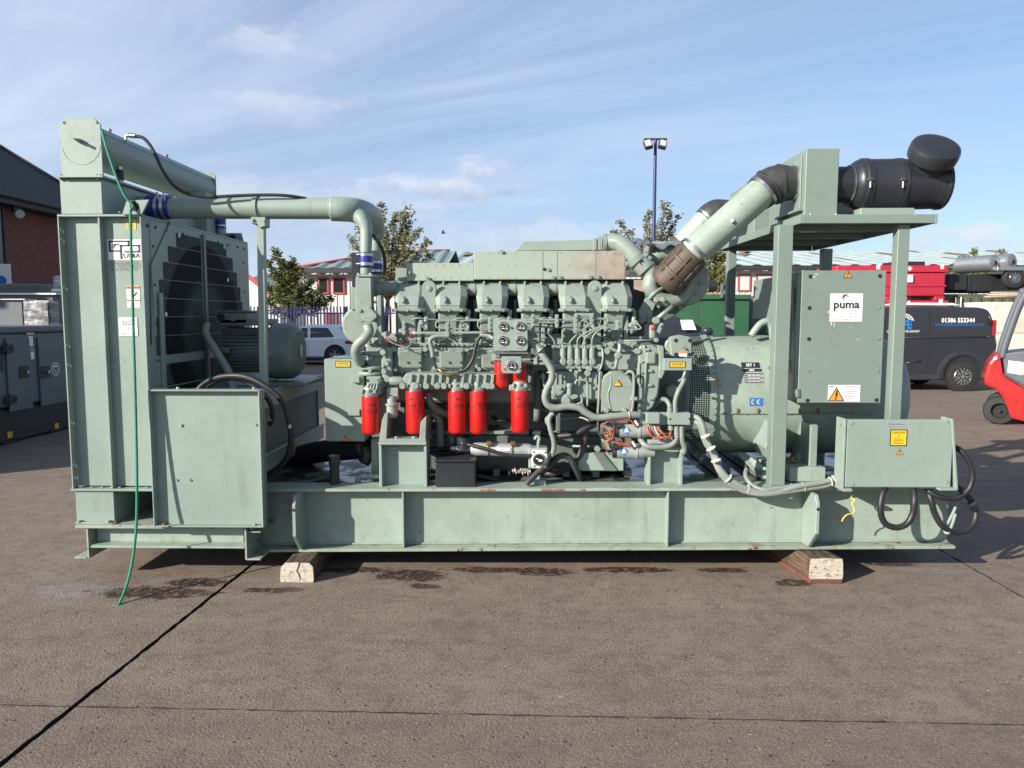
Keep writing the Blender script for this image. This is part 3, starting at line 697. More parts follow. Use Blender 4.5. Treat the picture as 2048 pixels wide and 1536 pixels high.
shed('white_office', 'white clad office with green grey hipped roof and red framed windows behind the blue fence', 606, 880, 41, 539, 503, 5.5, 'roof_green', True,
     win=((669, 558, 687, 585, 'glass'), (640, 558, 655, 585, 'glass'), (690, 628, 704, 655, 'door_brown'), (655, 628, 672, 655, 'door_brown')))
shed('long_workshop', 'long low workshop with pale corrugated roof patched brown, across the back of the yard', 880, 3000, 47, 533, 503, 14, 'roof_sheet', False,
     win=((1478, 551, 1498, 580, 'cladding_white'), (1514, 551, 1542, 580, 'cladding_white'), (1420, 551, 1450, 580, 'glass')),
     panels=[(.004 + .040 * i, 0, .025 + .040 * i, 0, .62, .78) for i in range(0, 24, 2)] + [(.022 + .038 * i, 0, .045 + .038 * i, 0, .25, .42) for i in range(1, 25, 3)] + [(.036 + .05 * i, 0, .054 + .05 * i, 0, .86, .97) for i in range(0, 18, 2)])
t = thing('white_gable_building', 'small white gabled building with red bargeboard and brown roof left of the leafy bush', 'building', W(500, 700, 52))
x0 = W(455, 600, 52).x; x1 = W(600, 600, 52).x; ap = W(496, 553, 52); ev = W(563, 612, 52)
b = MB(M['render_white']); b.prism([(x0, 52, 0), (ev.x, 52, 0), (ev.x, 52, ev.z), (ap.x, 52, ap.z), (x0, 52, ap.z - 2)], (0, 10, 0)); b.build('wall', t)
b = MB(M['trim_red']); d = (ev - ap).normalized(); q = Vector((-d.z, 0, d.x)) * .28
b.prism([ap + Vector((-.3, -.12, .1)), ev + d * .5 + Vector((0, -.12, .1)), ev + d * .5 + Vector((0, -.12, .1)) + q, ap + Vector((-.3, -.12, .1)) + q], (0, .1, 0)); b.build('bargeboard', t)
b = MB(M['roof_brown']); zt = W(520, 545, 58).z; xr = W(486, 545, 58).x; xr2 = W(600, 545, 58).x; zl = W(520, 566, 58).z
b.box(xr, xr2, 58.2, 66, 0, zl, 0); corr(b, xr, xr2, lambda s: (58 + 4 * s, zl + (zt - zl) * 1.2 * s), .14, .05); b.build('roof', t)

# ================================================================== palisade fence
t = thing('palisade_fence', 'blue steel palisade fence with pointed pales behind the white car', 'fence', W(620, 700, 31.5))
FY = 31.5; xa = W(470, 650, FY).x; xb = W(790, 650, FY).x; zt = W(610, 611, FY).z; n = int((xb - xa) / .142)
pm = MB(M['fence_blue']); w = .033
pm.prism([(-w, 0, .05), (w, 0, .05), (w, 0, zt - .12), (w * 1.05, 0, zt - .08), (0, 0, zt), (-w * 1.05, 0, zt - .08), (-w, 0, zt - .12)], (0, .016, 0))
pme = pm.mesh('pale', Vector())
for i in range(n):
    o = bpy.data.objects.new('pale', pme); COL.objects.link(o); o.parent = t; o.location = Vector((xa + i * .142, FY - .02, random.uniform(-.012, .012))) - ROOT[t.name]
for z in (.35, zt - .36):
    b = MB(M['fence_blue']); b.box(xa, xb, FY, FY + .05, z, z + .06, .004); b.build('rail', t)
for k in range(4):
    x = xa + .3 + k * 2.2; b = MB(M['fence_blue']); b.box(x, x + .1, FY + .05, FY + .12, 0, zt - .05, .004); b.build('post', t)

# ================================================================== trees
def limbs_from(px, pys, Y, tips, jitter=.4):
    b0 = W(px, pys, Y); out = []
    for tx, ty in tips:
        e = W(tx, ty, Y + random.uniform(-1, 1) * jitter); m = b0.lerp(e, .5) + Vector((random.uniform(-.12, .12), random.uniform(-.4, .4), .12)); out.append([b0.copy(), m, e])
    return out
q = W(585, 690, 34)
limb_tree('bushy_tree', 'dense green bushy tree with upright shoots just behind the blue fence', (q.x, 34, 0),
          limbs_from(585, 640, 34, ((536, 522), (553, 500), (562, 520), (545, 545), (575, 545), (586, 515), (600, 535), (528, 572), (625, 560), (640, 580), (664, 596), (648, 606), (560, 570), (600, 575), (535, 600), (620, 600), (575, 600), (660, 600), (545, 620), (605, 620))), 'leaf_green', 9500, .075, .62, .10)
q = W(770, 690, 37)
limb_tree('birch_tree', 'tall airy tree with dull olive leaves rising behind the coolant pipe elbow', (q.x, 37, 0),
          limbs_from(775, 600, 37, ((700, 475), (715, 450), (745, 415), (762, 405), (790, 425), (812, 408), (826, 425), (838, 455), (858, 480), (862, 508), (700, 510), (810, 470), (770, 460), (830, 520), (740, 500), (790, 520), (720, 540), (850, 530), (760, 540)), .8), 'leaf_birch', 8200, .085, .75, .12)
q = W(1295, 690, 36)
limb_tree('russet_tree', 'sparse tree with russet tinged leaves around the foot of the floodlight pole', (q.x, 36, 0),
          limbs_from(1296, 580, 36, ((1222, 452), (1238, 438), (1262, 460), (1290, 428), (1298, 420), (1330, 400), (1340, 420), (1358, 428), (1345, 450), (1315, 445), (1280, 475), (1362, 470), (1325, 480), (1240, 485), (1362, 500)), .8), 'leaf_rust', 3600, .08, .55, .09)
q = W(1425, 690, 33)
limb_tree('olive_tree', 'sunlit yellow green tree showing between the turbocharger pipe and the tray post', (q.x, 33, 0),
          limbs_from(1422, 620, 33, ((1395, 520), (1412, 505), (1432, 500), (1450, 505), (1400, 548), (1440, 530), (1425, 545), (1455, 540))), 'leaf_olive', 3400, .08, .55, .08)
q = W(1945, 690, 40)
limb_tree('far_scrub', 'thin greenish scrub trees poking above the red tanks and the trailer', (q.x, 40, 0),
          limbs_from(1945, 600, 40, ((1905, 535), (1922, 512), (1948, 498), (1935, 545), (1965, 560), (1915, 560), (2010, 500), (1990, 520))), 'leaf_olive', 1600, .09, .55, .07)

# ================================================================== lamps
LY = 27.0; q = W(1309, 400, LY); zt = W(1310, 279, LY).z
t = thing('floodlight_pole', 'tall blue pole carrying two black floodlights on a crossbar', 'lamp post', (q.x, LY, 0))
b = MB(M['pole_blue']); b.cyl((q.x, LY, 0), (q.x, LY, zt), .075, .055, 14); b.build('pole', t)
b = MB(M['slate_dark']); e0 = W(1288, 278, LY); e1 = W(1334, 277, LY); b.box(e0.x, e1.x, LY - .05, LY + .05, zt - .02, zt + .04, .008); b.build('crossbar', t)
for px, s in ((1296, 1), (1325, -1)):
    c = W(px, 289, LY - .2); rt = Euler((R(-32), R(-14 * s), 0)).to_matrix(); b = MB(M['slate_dark'])
    b.box(c.x - .14, c.x + .14, c.y - .09, c.y + .09, c.z - .18, c.z + .18, .03, 1, rt); b.box(c.x - .02, c.x + .02, c.y + .05, c.y + .2, c.z + .1, zt, .005); f = b.build('floodlight', t)
    b = MB(M['lens']); n_ = rt @ Vector((0, -1, 0)); cc = c + n_ * .094
    b.box(cc.x - .105, cc.x + .105, cc.y - .006, cc.y + .006, cc.z - .14, cc.z + .12, .002, 1, rt); b.build('lens', f)
q = W(578, 620, 38); zt = W(578, 520, 38).z
t = thing('street_lamp', 'small dark street lamp with a curved neck rising out of the bushy tree', 'street lamp', (q.x, 38, 0))
b = MB(M['slate_dark']); b.tube([(q.x, 38, 0), (q.x, 38, zt - .5), (q.x - .05, 38, zt - .1), (q.x - .35, 38, zt + .02)], .05, 8); b.build('pole', t)
b = MB(M['slate_dark']); b.box(q.x - .85, q.x - .3, 37.9, 38.1, zt - .03, zt + .08, .03); b.build('lantern', t)

# ================================================================== white hatchback
def hatch():
    Y = 26.0; xr = W(709, 690, Y).x; L = 4.0; xf = xr - L
    t = thing('white_hatchback', 'white hatchback parked along the blue fence, seen from its side', 'car', ((xr + xf) / 2, Y + .9, 0))
    X = lambda u: xf + u
    z0 = .20
    body = [(X(.05), z0), (X(.45), .26), (X(1.05), .26), (X(3.0), .26), (X(3.70), .26), (X(3.95), .36), (X(4.0), .62), (X(3.98), .88), (X(3.86), .97), (X(3.5), .99), (X(1.35), .93), (X(.75), .84), (X(.22), .74), (X(.0), .55)]
    b = MB(M['car_white']); extrude_side(b, body, Y, Y + 1.75, bev=.07, seg=3); b.build('body', t)
    # greenhouse: belt outline lofted to a narrower roof
    bl = [(X(1.05), .90), (X(3.92), .95)]; 
    sec = []
    for z, a, c, ins in ((.90, 1.10, 3.93, .05), (1.15, 1.62, 3.80, .12), (1.34, 2.02, 3.66, .20), (1.42, 2.35, 3.45, .30)):
        sec.append([Vector((X(a), Y + ins, z)), Vector((X(c), Y + ins, z)), Vector((X(c), Y + 1.75 - ins, z)), Vector((X(a), Y + 1.75 - ins, z))])
    bm_ = MB(M['car_white']); bm_.rings(sec, True, False); bm_.build('cabin', t)
    def yi(z): return Y + (.05 + (z - .90) * .285 if z < 1.15 else .12 + (z - 1.15) * .42) - .012
    def pane(pts, name='window'):
        g = MB(M['glass']); g.prism([Vector((X(u), yi(z), z)) for u, z in pts], (0, .01, 0)); return g.build(name, t)
    pane([(1.62, .955), (2.33, .965), (2.30, 1.31), (2.12, 1.31)]); pane([(2.42, .965), (3.28, .975), (3.02, 1.31), (2.40, 1.32)])
    g = MB(M['glass']); g.prism([Vector((X(3.45), yi(1.32), 1.335)), Vector((X(3.66), yi(1.32), 1.32)), Vector((X(3.90), yi(1.0) + .03, 1.02)), Vector((X(3.72), yi(1.0), 1.06))], (0, .02, 0)); g.build('window', t)
    g = MB(M['glass']); g.prism([Vector((X(3.935), Y + .16, 1.0)), Vector((X(3.935), Y + 1.59, 1.0)), Vector((X(3.69), Y + 1.5, 1.33)), Vector((X(3.69), Y + .25, 1.33))], (.015, 0, .01)); g.build('rear_window', t)
    g = MB(M['lamp_red']); g.box(X(3.66), X(4.012), Y - .015, Y + .22, .74, .87, .03, 2); g.build('tail_lamp', t)
    for u in (.75, 3.30):
        b = MB(M['dark_void']); b.lathe((X(u), Y - .004, .34), (0, 1, 0), [(0, .39), (.02, .39)], 28); b.build('wheel_arch', t); wheel(t, (X(u), Y + .07, .33), .33, .2, -1, 'alloy', 5)
        wheel(t, (X(u), Y + 1.68, .33), .33, .2, 1, 'alloy', 5)
    b = MB(M['canopy_black']); b.box(X(.5), X(3.95), Y + .02, Y + 1.72, .15, .25, .02); b.build('underbody', t)
    b = MB(M['ink_grey'])
    for u, a, c in ((2.36, .3, .93), (3.20, .55, .95), (1.55, .3, .92)): b.box(X(u) - .005, X(u) + .005, Y - .003, Y + .01, a, c, 0)
    b.box(X(1.5), X(3.2), Y - .003, Y + .01, .30, .308, 0); b.build('door_seam', t)
    for u in (2.2, 3.05):
        b = MB(M['car_white']); b.box(X(u) - .09, X(u) + .09, Y - .03, Y + .005, .82, .85, .01); b.build('door_handle', t)
hatch()

# ================================================================== dark estate car behind the alternator
def suv():
    Y = 14.2; x0 = W(1285, 660, Y).x
    t = thing('dark_car', 'black car with a white paper behind its windscreen, behind the mesh guard', 'car', (x0 + 1.5, Y + .9, 0))
    zr = W(1370, 627, Y + .5).z + .07
    b = MB(M['car_dark']); extrude_side(b, [(x0 - 1.6, .25), (x0 + 2.9, .25), (x0 + 3.05, .6), (x0 + 2.95, .95), (x0 + 1.75, 1.12), (x0 - 1.7, 1.08), (x0 - 1.75, .5)], Y, Y + 1.8, bev=.09, seg=3); b.build('body', t)
    sec = [[Vector((a, Y + i, z)), Vector((c, Y + i, z)), Vector((c, Y + 1.8 - i, z)), Vector((a, Y + 1.8 - i, z))] for z, a, c, i in
           ((1.08, x0 - 1.6, x0 + 1.75, .05), (1.4, x0 - 1.35, x0 + 1.32, .16), (1.62, x0 - .95, x0 + .92, .25), (zr - .03, x0 - .5, x0 + .5, .36), (zr, x0 - .2, x0 + .25, .5))]
    c_ = MB(M['car_dark']); c_.rings(sec, True, False); c_.build('cabin', t)
    g = MB(M['glass']); g.prism([(x0 + 1.74, Y + .10, 1.13), (x0 + 1.74, Y + 1.70, 1.13), (x0 + .93, Y + 1.5, 1.62), (x0 + .93, Y + .3, 1.62)], (.03, 0, .03)); g.build('windscreen', t)
    g = MB(M['glass']); g.prism([(x0 - .9, Y + .08, 1.13), (x0 + 1.45, Y + .08, 1.14), (x0 + .82, Y + .23, 1.58), (x0 - .7, Y + .23, 1.58)], (0, -.015, -.004)); g.build('window', t)
    g = MB(M['white_label']); a = W(1366, 640, Y - .1); c = W(1397, 660, Y - .1)
    g.prism([(a.x, Y + .165, a.z), (c.x - .06, Y + .165, a.z), (c.x, Y + .09, c.z), (a.x + .03, Y + .09, c.z)], (0, -.012, 0)); g.build('paper', t)
    g = MB(M['car_dark']); q = W(1416, 662, Y - .1); g.sphere((q.x, Y - .08, q.z), .11, 12, (1, .8, .75)); g.build('mirror', t)
    for u in (-.9, 2.1): wheel(t, (x0 + u, Y + .08, .34), .34, .22, -1)
    for u in (-.9, 2.1): wheel(t, (x0 + u, Y + 1.72, .34), .34, .22, 1)
suv()

# ================================================================== dark grey van
def van():
    Y = 17.2; xr = W(1994, 700, Y).x; L = 5.1; xf = xr - L
    def PX(px, py): q = W(px, py, Y); return (q.x, q.z)
    t = thing('grey_van', 'dark grey delivery van with white phone number and blue web address on its side', 'van', ((xr + xf) / 2, Y + .95, 0))
    ztop = W(1850, 617, Y).z; zb = .30
    out = [(xf + .1, zb), (xr - .04, zb), PX(1990, 730), PX(1997, 690), PX(1992, 650), PX(1985, 628), PX(1978, 618), PX(1960, 614.5), PX(1850, 612.5), (xf + 1.9, ztop), (xf + 1.35, ztop - .12), (xf + .75, 1.18), (xf + .1, .98), (xf, .6)]
    b = MB(M['van_grey']); extrude_side(b, out, Y, Y + 1.95, bev=.085, seg=3); b.build('body', t)
    b = MB(M['cladding_white']); q0 = PX(1815, 612); q1 = PX(1945, 612); b.prism([(q0[0], Y + .35, q0[1] + .02), (q1[0], Y + .35, q1[1] + .01), (q1[0] - .25, Y + .35, q1[1] + .075), (q0[0] + .35, Y + .35, q0[1] + .085)], (0, 1.2, 0), .01); b.build('roof_pod', t)
    b = MB(M['van_trim']); b.box(xf + .4, xr - .15, Y - .006, Y + 1.95, .26, .40, .02); b.build('sill', t)
    zc = W(1925, 745, Y).z
    wl = W(1925, 746, Y); r = .345
    for u, w2 in ((wl.x, 0), (xf + .95, 0)):
        b = MB(M['dark_void']); b.lathe((u, Y - .012, .38), (0, 1, 0), [(0, .42), (.05, .42)], 30); b.build('wheel_arch', t)
        b = MB(M['van_grey']); prev = None; lo = []
        for k in range(25):
            a = math.pi * k / 24 * 1.1 - .15; d = Vector((math.cos(a), 0, math.sin(a)))
            lo.append([Vector((u, Y - .008, .38)) + d * .42, Vector((u, Y - .035, .38)) + d * .44, Vector((u, Y - .035, .38)) + d * .52, Vector((u, Y + .01, .38)) + d * .60])
        b.rings(lo, False, True, False); b.build('arch_lip', t)
        wheel(t, (u, Y + .08, r), r, .22, -1, 'alloy', 7, .60); wheel(t, (u, Y + 1.87, r), r, .22, 1, 'alloy', 7, .60)
    b = MB(M['lamp_red']); a = PX(1992, 640); c = PX(1996, 672); b.box(a[0] - .07, a[0] + .02, Y - .01, Y + .12, c[1], a[1], .02, 2); b.build('tail_lamp', t)
    # side door seam and rail
    b = MB(M['ink']); s0 = PX(1859, 620); s1 = PX(1861, 678); s2 = PX(1850, 745); e = .012
    for (p0, p1) in ((s0, s1), (s1, s2)): b.prism([(p0[0] - e, Y - .003, p0[1]), (p0[0] + e, Y - .003, p0[1]), (p1[0] + e, Y - .003, p1[1]), (p1[0] - e, Y - .003, p1[1])], (0, .006, 0))
    b.build('door_seam', t)
    b = MB(M['ink']); a = PX(1861, 681); c = PX(1952, 684); b.box(a[0], c[0], Y - .004, Y + .01, c[1], a[1], .002); b.build('door_rail', t)
    b = MB(M['van_grey'])
    for (x0, y0, x1, y1) in ((1780, 676, 1975, 674), (1812, 726, 1842, 722)):
        a = PX(x0, y0); c = PX(x1, y1); b.tube([(a[0], Y - .004, a[1]), (c[0], Y - .004, c[1])], .02, 8)
    b.build('crease', t)
    b = MB(M['van_grey']); a = PX(1977, 628); c = PX(1981, 650); b.tube([(a[0], Y - .02, a[1]), (c[0], Y - .02, c[1])], .025, 6); b.build('rear_handle', t)
    b = MB(M['white_label']); a = PX(1916, 641); b.text('01386 553344', (a[0], Y - .008, a[1]), .142, sx=.92, bold=.028); b.build('phone_number', t)
    b = MB(M['blue_label']); a = PX(1918, 650); b.text('WWW.GENERATORSFOREXPORT.COM', (a[0], Y - .008, a[1]), .078, sx=.80, bold=.012); b.build('web_address', t)
    b = MB(M['blue_label']); a = PX(1806, 650); b.text('GFE', (a[0], Y - .008, a[1]), .27, sx=.86, bold=.05); 
    b.use(M['white_label']); g = PX(1806, 663); b.text('GENERATORS FOR EXPORT', (g[0], Y - .008, g[1]), .07, sx=.86, bold=.01)
    for k in range(12):
        a0 = R(35 + k * 12.5); c0 = Vector((a[0] - .02, Y - .008, a[1] - .02)); d = Vector((math.cos(a0), 0, math.sin(a0))); q = Vector((-d.z, 0, d.x)) * .014
        b.add([c0 + d * .20 - q, c0 + d * .20 + q, c0 + d * (.30 if k % 3 else .27) + q * .7, c0 + d * (.30 if k % 3 else .27) - q * .7], [(0, 1, 2, 3)])
    arc = [Vector((a[0] - .02 + math.cos(R(25 + k * 6.2)) * .29, Y - .008, a[1] - .02 + math.sin(R(25 + k * 6.2)) * .29)) for k in range(22)]
    arc2 = [Vector((q.x + (a[0] - .02 - q.x) * .07, q.y, q.z + (a[1] - .02 - q.z) * .07)) for q in arc]
    for k in range(21): b.add([arc[k], arc[k + 1], arc2[k + 1], arc2[k]], [(0, 1, 2, 3)])
    b.build('company_logo', t)
    g = MB(M['glass']); g.prism([(xf + .95, Y - .006, 1.15), (xf + 1.75, Y - .006, 1.2), (xf + 1.75, Y - .006, ztop - .22), (xf + 1.42, Y - .006, ztop - .22)], (0, .01, 0)); g.build('window', t)
van()

# ================================================================== red forklift at the right edge
def fork():
    Y = 12.0
    def PX(px, py, y=Y): q = W(px, py, y); return Vector((q.x, y, q.z))
    base = PX(1971, 840); t = thing('red_forklift', 'red and grey forklift truck cut off by the right edge of the frame', 'forklift', (base.x, Y, 0))
    b = MB(M['fork_red']); pts = [PX(*q) for q in ((1993, 704), (1976, 728), (1969, 758), (1971, 771), (1990, 778), (2004, 800), (2013, 834), (2048, 842), (2300, 848), (2300, 786), (2048, 781), (2003, 752), (1998, 712))]
    b.prism(pts, (0, 1.1, 0), .045, 2); b.build('counterweight', t)
    b = MB(M['fork_grey']); pts = [PX(*q, Y + .02) for q in ((1999, 707), (2003, 750), (2048, 778), (2200, 790), (2200, 700), (2040, 700), (2018, 703))]
    b.prism(pts, (0, 1.05, 0), .03, 2); b.build('hood', t)
    b = MB(M['fork_grey'])
    for dy in (.06, 1.0):
        o_ = Vector((0, dy, 0))
        b.tube([PX(2001, 716) + o_, PX(2006, 690) + o_, PX(2024, 630) + o_, PX(2036, 598) + o_, PX(2044, 585) + o_, PX(2060, 578) + o_, PX(2250, 572) + o_], .055, 10); b.tube([PX(2250, 572) + o_, PX(2290, 790) + o_], .05, 8)
    b.build('overhead_guard', t)
    for k in range(5):
        b = MB(M['fork_grey']); q = PX(2070 + k * 40, 577); b.box(q.x, q.x + .06, Y + .06, Y + 1.0, q.z - .02, q.z + .02, .005); b.build('guard_bar', t)
    b = MB(M['white_label']); a = PX(2007, 731, Y - .012); c = PX(2034, 750, Y - .012); b.prism([PX(2010, 720, Y + .012), PX(2036, 723, Y + .012), PX(2034, 748, Y + .012), PX(2008, 744, Y + .012)], (0, .01, 0), .001)
    b.use(M['ink']); q = PX(2022, 731, Y + .009); [b.box(q.x - .07, q.x + .06 - .02 * k, q.y - .0006, q.y, q.z + .03 - .03 * k, q.z + .036 - .03 * k, 0) for k in range(4)]; b.build('sticker', t)
    b = MB(M['bag_cream']); q = PX(2062, 700, Y + .4); b.box(q.x - .12, q.x + .4, Y + .3, Y + .8, q.z - .12, q.z + .22, .09, 3); b.build('seat', t)
    c = W(1987, 818, Y + .1); r = .225
    for x, y, s in ((c.x, Y + .12, -1), (c.x + .06, Y + .95, 1)):
        wheel(t, (x, y, r), r, .2, s, 'tyre', 0, .55)
    wheel(t, (c.x + 1.7, Y + .12, r * 1.45), r * 1.45, .24, -1, 'tyre', 0, .55); wheel(t, (c.x + 1.7, Y + 1.0, r * 1.45), r * 1.45, .24, 1, 'tyre', 0, .55)
    b = MB(M['lens']); b.sphere(PX(1990, 717, Y - .01), .035); b.build('rear_lamp', t)
    b = MB(M['canopy_black']); x = PX(2310, 700).x
    for dy in (.2, .8): b.box(x, x + .12, Y + dy, Y + dy + .1, .05, 2.1, .01)
    b.build('mast', t)
    b = MB(M['canopy_black'])
    for dy in (.2, .8): b.box(x + .12, x + 1.2, Y + dy, Y + dy + .1, .06, .10, .01)
    b.build('fork_tine', t)
    t.rotation_euler = (0, 0, R(-30))
fork()

# ================================================================== red tanks, containers and trailer at the right
def redtank(label, py0, py1, pys, Y=24.0):
    x0, x1, z0, z1 = rect(1672, py0, 1894, py1, Y)
    t = thing('red_tank', label, 'tank', ((x0 + x1) / 2, Y + .8, z0), 'red bunded tanks stacked behind the van')
    b = MB(M['tank_red']); zm = z0 + (z1 - z0) * .5
    b.box(x0 + .05, x1 - .05, Y, Y + 1.6, z0 + .12, z1 - .22, .04, 2); b.build('body', t)
    b = MB(M['tank_red']); b.box(x0, x1, Y - .05, Y + 1.65, z1 - .22, z1, .02); b.build('top_rim', t)
    for k in (x0 + .05, (x0 + x1) / 2 - .15, x1 - .35): b = MB(M['tank_red']); b.box(k, k + .3, Y, Y + 1.6, z0, z0 + .119, .01); b.build('foot', t)
    b = MB(M['tank_red']); b.box(x0 + .02, x1 - .02, Y - .03, Y - .001, z0 + .42, z0 + .47, .01); b.build('seam', t)
    for px, py, s, dia in pys:
        q = W(px, py, Y - .065); b = MB(M['white_label'])
        if dia: b.prism([(q.x, Y - .06, q.z + s), (q.x + s, Y - .06, q.z), (q.x, Y - .06, q.z - s), (q.x - s, Y - .06, q.z)], (0, .008, 0))
        else: b.box(q.x - s, q.x + s, Y - .06, Y - .05, q.z - s * 1.2, q.z + s * 1.2, .001)
        b.build('placard', t)
    return t, x0, x1, z1
ta, x0, x1, z1 = redtank('upper red bunded tank with white placards, topmost of the stack behind the van', 531, 600, ((1820, 537, .08, 1), (1885, 534, .05, 0), (1757, 534, .06, 0), (1820, 557, .1, 0)))
b = MB(M['canopy_black']); b.box(x0 + 1.9, x0 + 2.9, 24.2, 25, z1, z1 + .14, .02); b.build('manhole', ta)
redtank('lower red bunded tank carrying the other red tank behind the van roof', 601, 668, ((1818, 605.5, .075, 1), (1882, 603, .06, 0)))
q0, q1, z0, z1 = rect(1672, 669, 1894, 800, 24.0)
b = MB(M['container_drab']); b.box(q0, q1, 24.0, 25.6, 0.02, max(.3, z1 - .01), .03); b.thing('tank_plinth', 'drab steel base under the stacked red tanks, hidden behind the van', 'base')

t = thing('green_container', 'plain dark green shipping container behind the alternator', 'container', W(1430, 700, 21.0))
x0, x1, z0, z1 = rect(1290, 590, 1500, 700, 21.0); b = MB(M['container_green']); b.box(x0, x1, 21.06, 23.4, .1, z1, .02)
b.build('body', t)
for k in range(3):
    b = MB(M['container_green']); xx_ = x0 + (x1 - x0) * (k + .5) / 3; b.box(xx_, xx_ + .02, 21.052, 21.061, .25, z1 - .12, .003); b.build('panel_joint', t)
b = MB(M['container_green']); b.box(x0, x1, 20.98, 21.08, z1 - .12, z1 + .01, .01); b.build('top_rail', t)
q = W(1443, 578, 20.96); b = MB(M['green_dark']); b.box(q.x - .03, q.x + .05, 20.9, 20.97, q.z - .25, q.z + .15, .01); b.build('lock_rod', t)
t = thing('green_box_body', 'darker green box body standing right of the green container', 'container', W(1540, 700, 21.6))
b = MB(M['green_dark']); b.pbox(1498, 592, 1512, 720, 21.6, 23, .01); b.build('door_edge', t)
b = MB(M['container_green']); b.pbox(1512, 592, 1660, 720, 21.6, 23.5, .02); b.build('body', t)
t = thing('felt_roll', 'black roll strapped on a small pallet on top of the green container', 'roll', W(1410, 588, 21.6))
a = W(1388, 573, 21.6); c = W(1432, 573, 21.6); b = MB(M['canopy_black']); b.cyl(a, c, .155, n=24); b.build('roll', t)
m_ = W(1413, 573, 21.6); b = MB(M['white_label']); b.lathe((m_.x - .02, 21.6, m_.z), (1, 0, 0), [(0, .158), (.04, .158)], 24, False); b.build('strap', t)
b = MB(M['pallet']); a = W(1387, 587, 21.4); c = W(1434, 592, 21.4)
b.box(a.x, c.x, 21.3, 21.9, a.z - .03, a.z + .015, .003)
for k in range(4): b.box(a.x + (c.x - a.x) * k / 3.4, a.x + (c.x - a.x) * k / 3.4 + .07, 21.3, 21.9, c.z - .01, a.z - .032, .003)
b.build('pallet', t)

CYR = 24.5
t = thing('drab_container', 'olive drab steel container with light marks under the flatbed trailer', 'container', W(1950, 700, CYR))
x0, x1, z0, z1 = rect(1885, 588, 2180, 760, CYR); b = MB(M['container_drab']); b.box(x0, x1, CYR + .05, CYR + 2.4, .05, z1, .02); b.build('body', t)
b = MB(M['container_drab']); k = x0
while k < x1: b.box(k, k + .16, CYR, CYR + .05, .2, z1 - .1, .01); k += .34
b.build('corrugation', t, True)
for px in (1910, 1921): b = MB(M['white_label']); b.pbox(px, 594, px + 2, 628, CYR - .04, CYR - .01, .002); b.build('lock_rod', t)
t = thing('flatbed_trailer', 'black flatbed trailer with one wheel, parked on top of the drab container', 'trailer', W(1980, 590, CYR + 1))
b = MB(M['canopy_black']); b.pbox(1896, 548, 1935, 580, CYR - .1, CYR + 2.0, .02); b.pbox(1935.5, 548, 2180, 583, CYR - .05, CYR + 2.0, .02); b.build('bed', t)
b = MB(M['galv']); b.pbox(1995, 533, 2180, 541, CYR - .5, CYR - .3, .01); b.build('mudguard_rail', t)
c = W(2026, 556, CYR - .35); wheel(t, (c.x, CYR - .35, c.z), .33, .22, -1, 'alloy', 6, .55)
for i, (px, py) in enumerate(((2025, 524), (1990, 526))):
    a = W(px, py, CYR - .4); c = W(px - 60, py, CYR + 3.0); t = thing('silver_cylinder', ('right hand' if i == 0 else 'left hand') + ' of two silver drums lying on the flatbed trailer', 'cylinder', a - Vector((0, 0, .3)), 'silver cylinders on the trailer')
    b = MB(M['galv']); d = Vector((-.45, 1, 0)).normalized(); b.lathe(a, d, [(0, .22), (.04, .27), (1.2, .27), (1.25, .22)], 24); b.build('drum', t)
    b = MB(M['rust_sheet']); b.lathe(a - d * .03, d, [(0, .10), (.05, .10)], 16); b.use(M['dark_void']); b.lathe(a - d * .04, d, [(0, .05), (.05, .05)], 12); b.build('hub', t)
t = thing('timber_bundle', 'weathered planks lying across the cream bulk bags', 'timber', W(2000, 590, 21.5))
for k in range(7):
    b = MB(M['timber_lath' if k % 2 else 'timber']); p0 = W(1966 + k * 3, 597 - k * 2.0, 21.2 + .12 * k); p1 = W(2140, 590 - k * 1.6 + (k % 3) * 4, 21.2 + .12 * k); b.tube([p0, p1], .04 + .01 * (k % 2), 6, 1); b.build('plank', t)
for i, (a, p0, c, p1, y) in enumerate(((1973, 604, 2110, 668, 21.2), (1976, 668, 2120, 745, 21.1))):
    x0, x1, z0, z1 = rect(a, p0, c, p1, y); bm = bmesh.new(); bmesh.ops.create_cube(bm, size=1); bmesh.ops.subdivide_edges(bm, edges=bm.edges[:], cuts=7, use_grid_fill=True)
    for v in bm.verts:
        q = v.co.copy(); bl = .06 * (math.cos(q.x * 5) * math.cos(q.z * 5)); n_ = random.uniform(-.012, .012)
        v.co = Vector(((x0 + x1) / 2 + q.x * (x1 - x0) * (1 + .3 * n_), y + .55 + q.y * 1.1 * (1 + bl) + n_ * 2, (z0 + z1) / 2 + q.z * (z1 - z0)))
    b = MB(M['bag_cream']); b.addbm(bm, True); b.thing('bulk_bag', ('upper' if i == 0 else 'lower') + ' cream bulk bag stacked behind the forklift mast guard', 'bulk bag', 'cream bulk bags')
# a bird
q = W(887, 465, 30); b = MB(M['ink']); d = Vector((.8, 0, -.45)).normalized()
b.lathe(q - d * .1, d, [(0, .004), (.05, .03), (.12, .035), (.2, .005)], 8); u = Vector((.3, .5, .8)).normalized()
for s in (1, -1): b.add([q - d * .03, q + d * .06, q + u * .13 * s - d * .06, q + u * .05 * s - d * .06], [(0, 1, 2, 3)])
b.thing('bird', 'small dark bird in flight against the sky right of the airy tree', 'bird', loc=q)
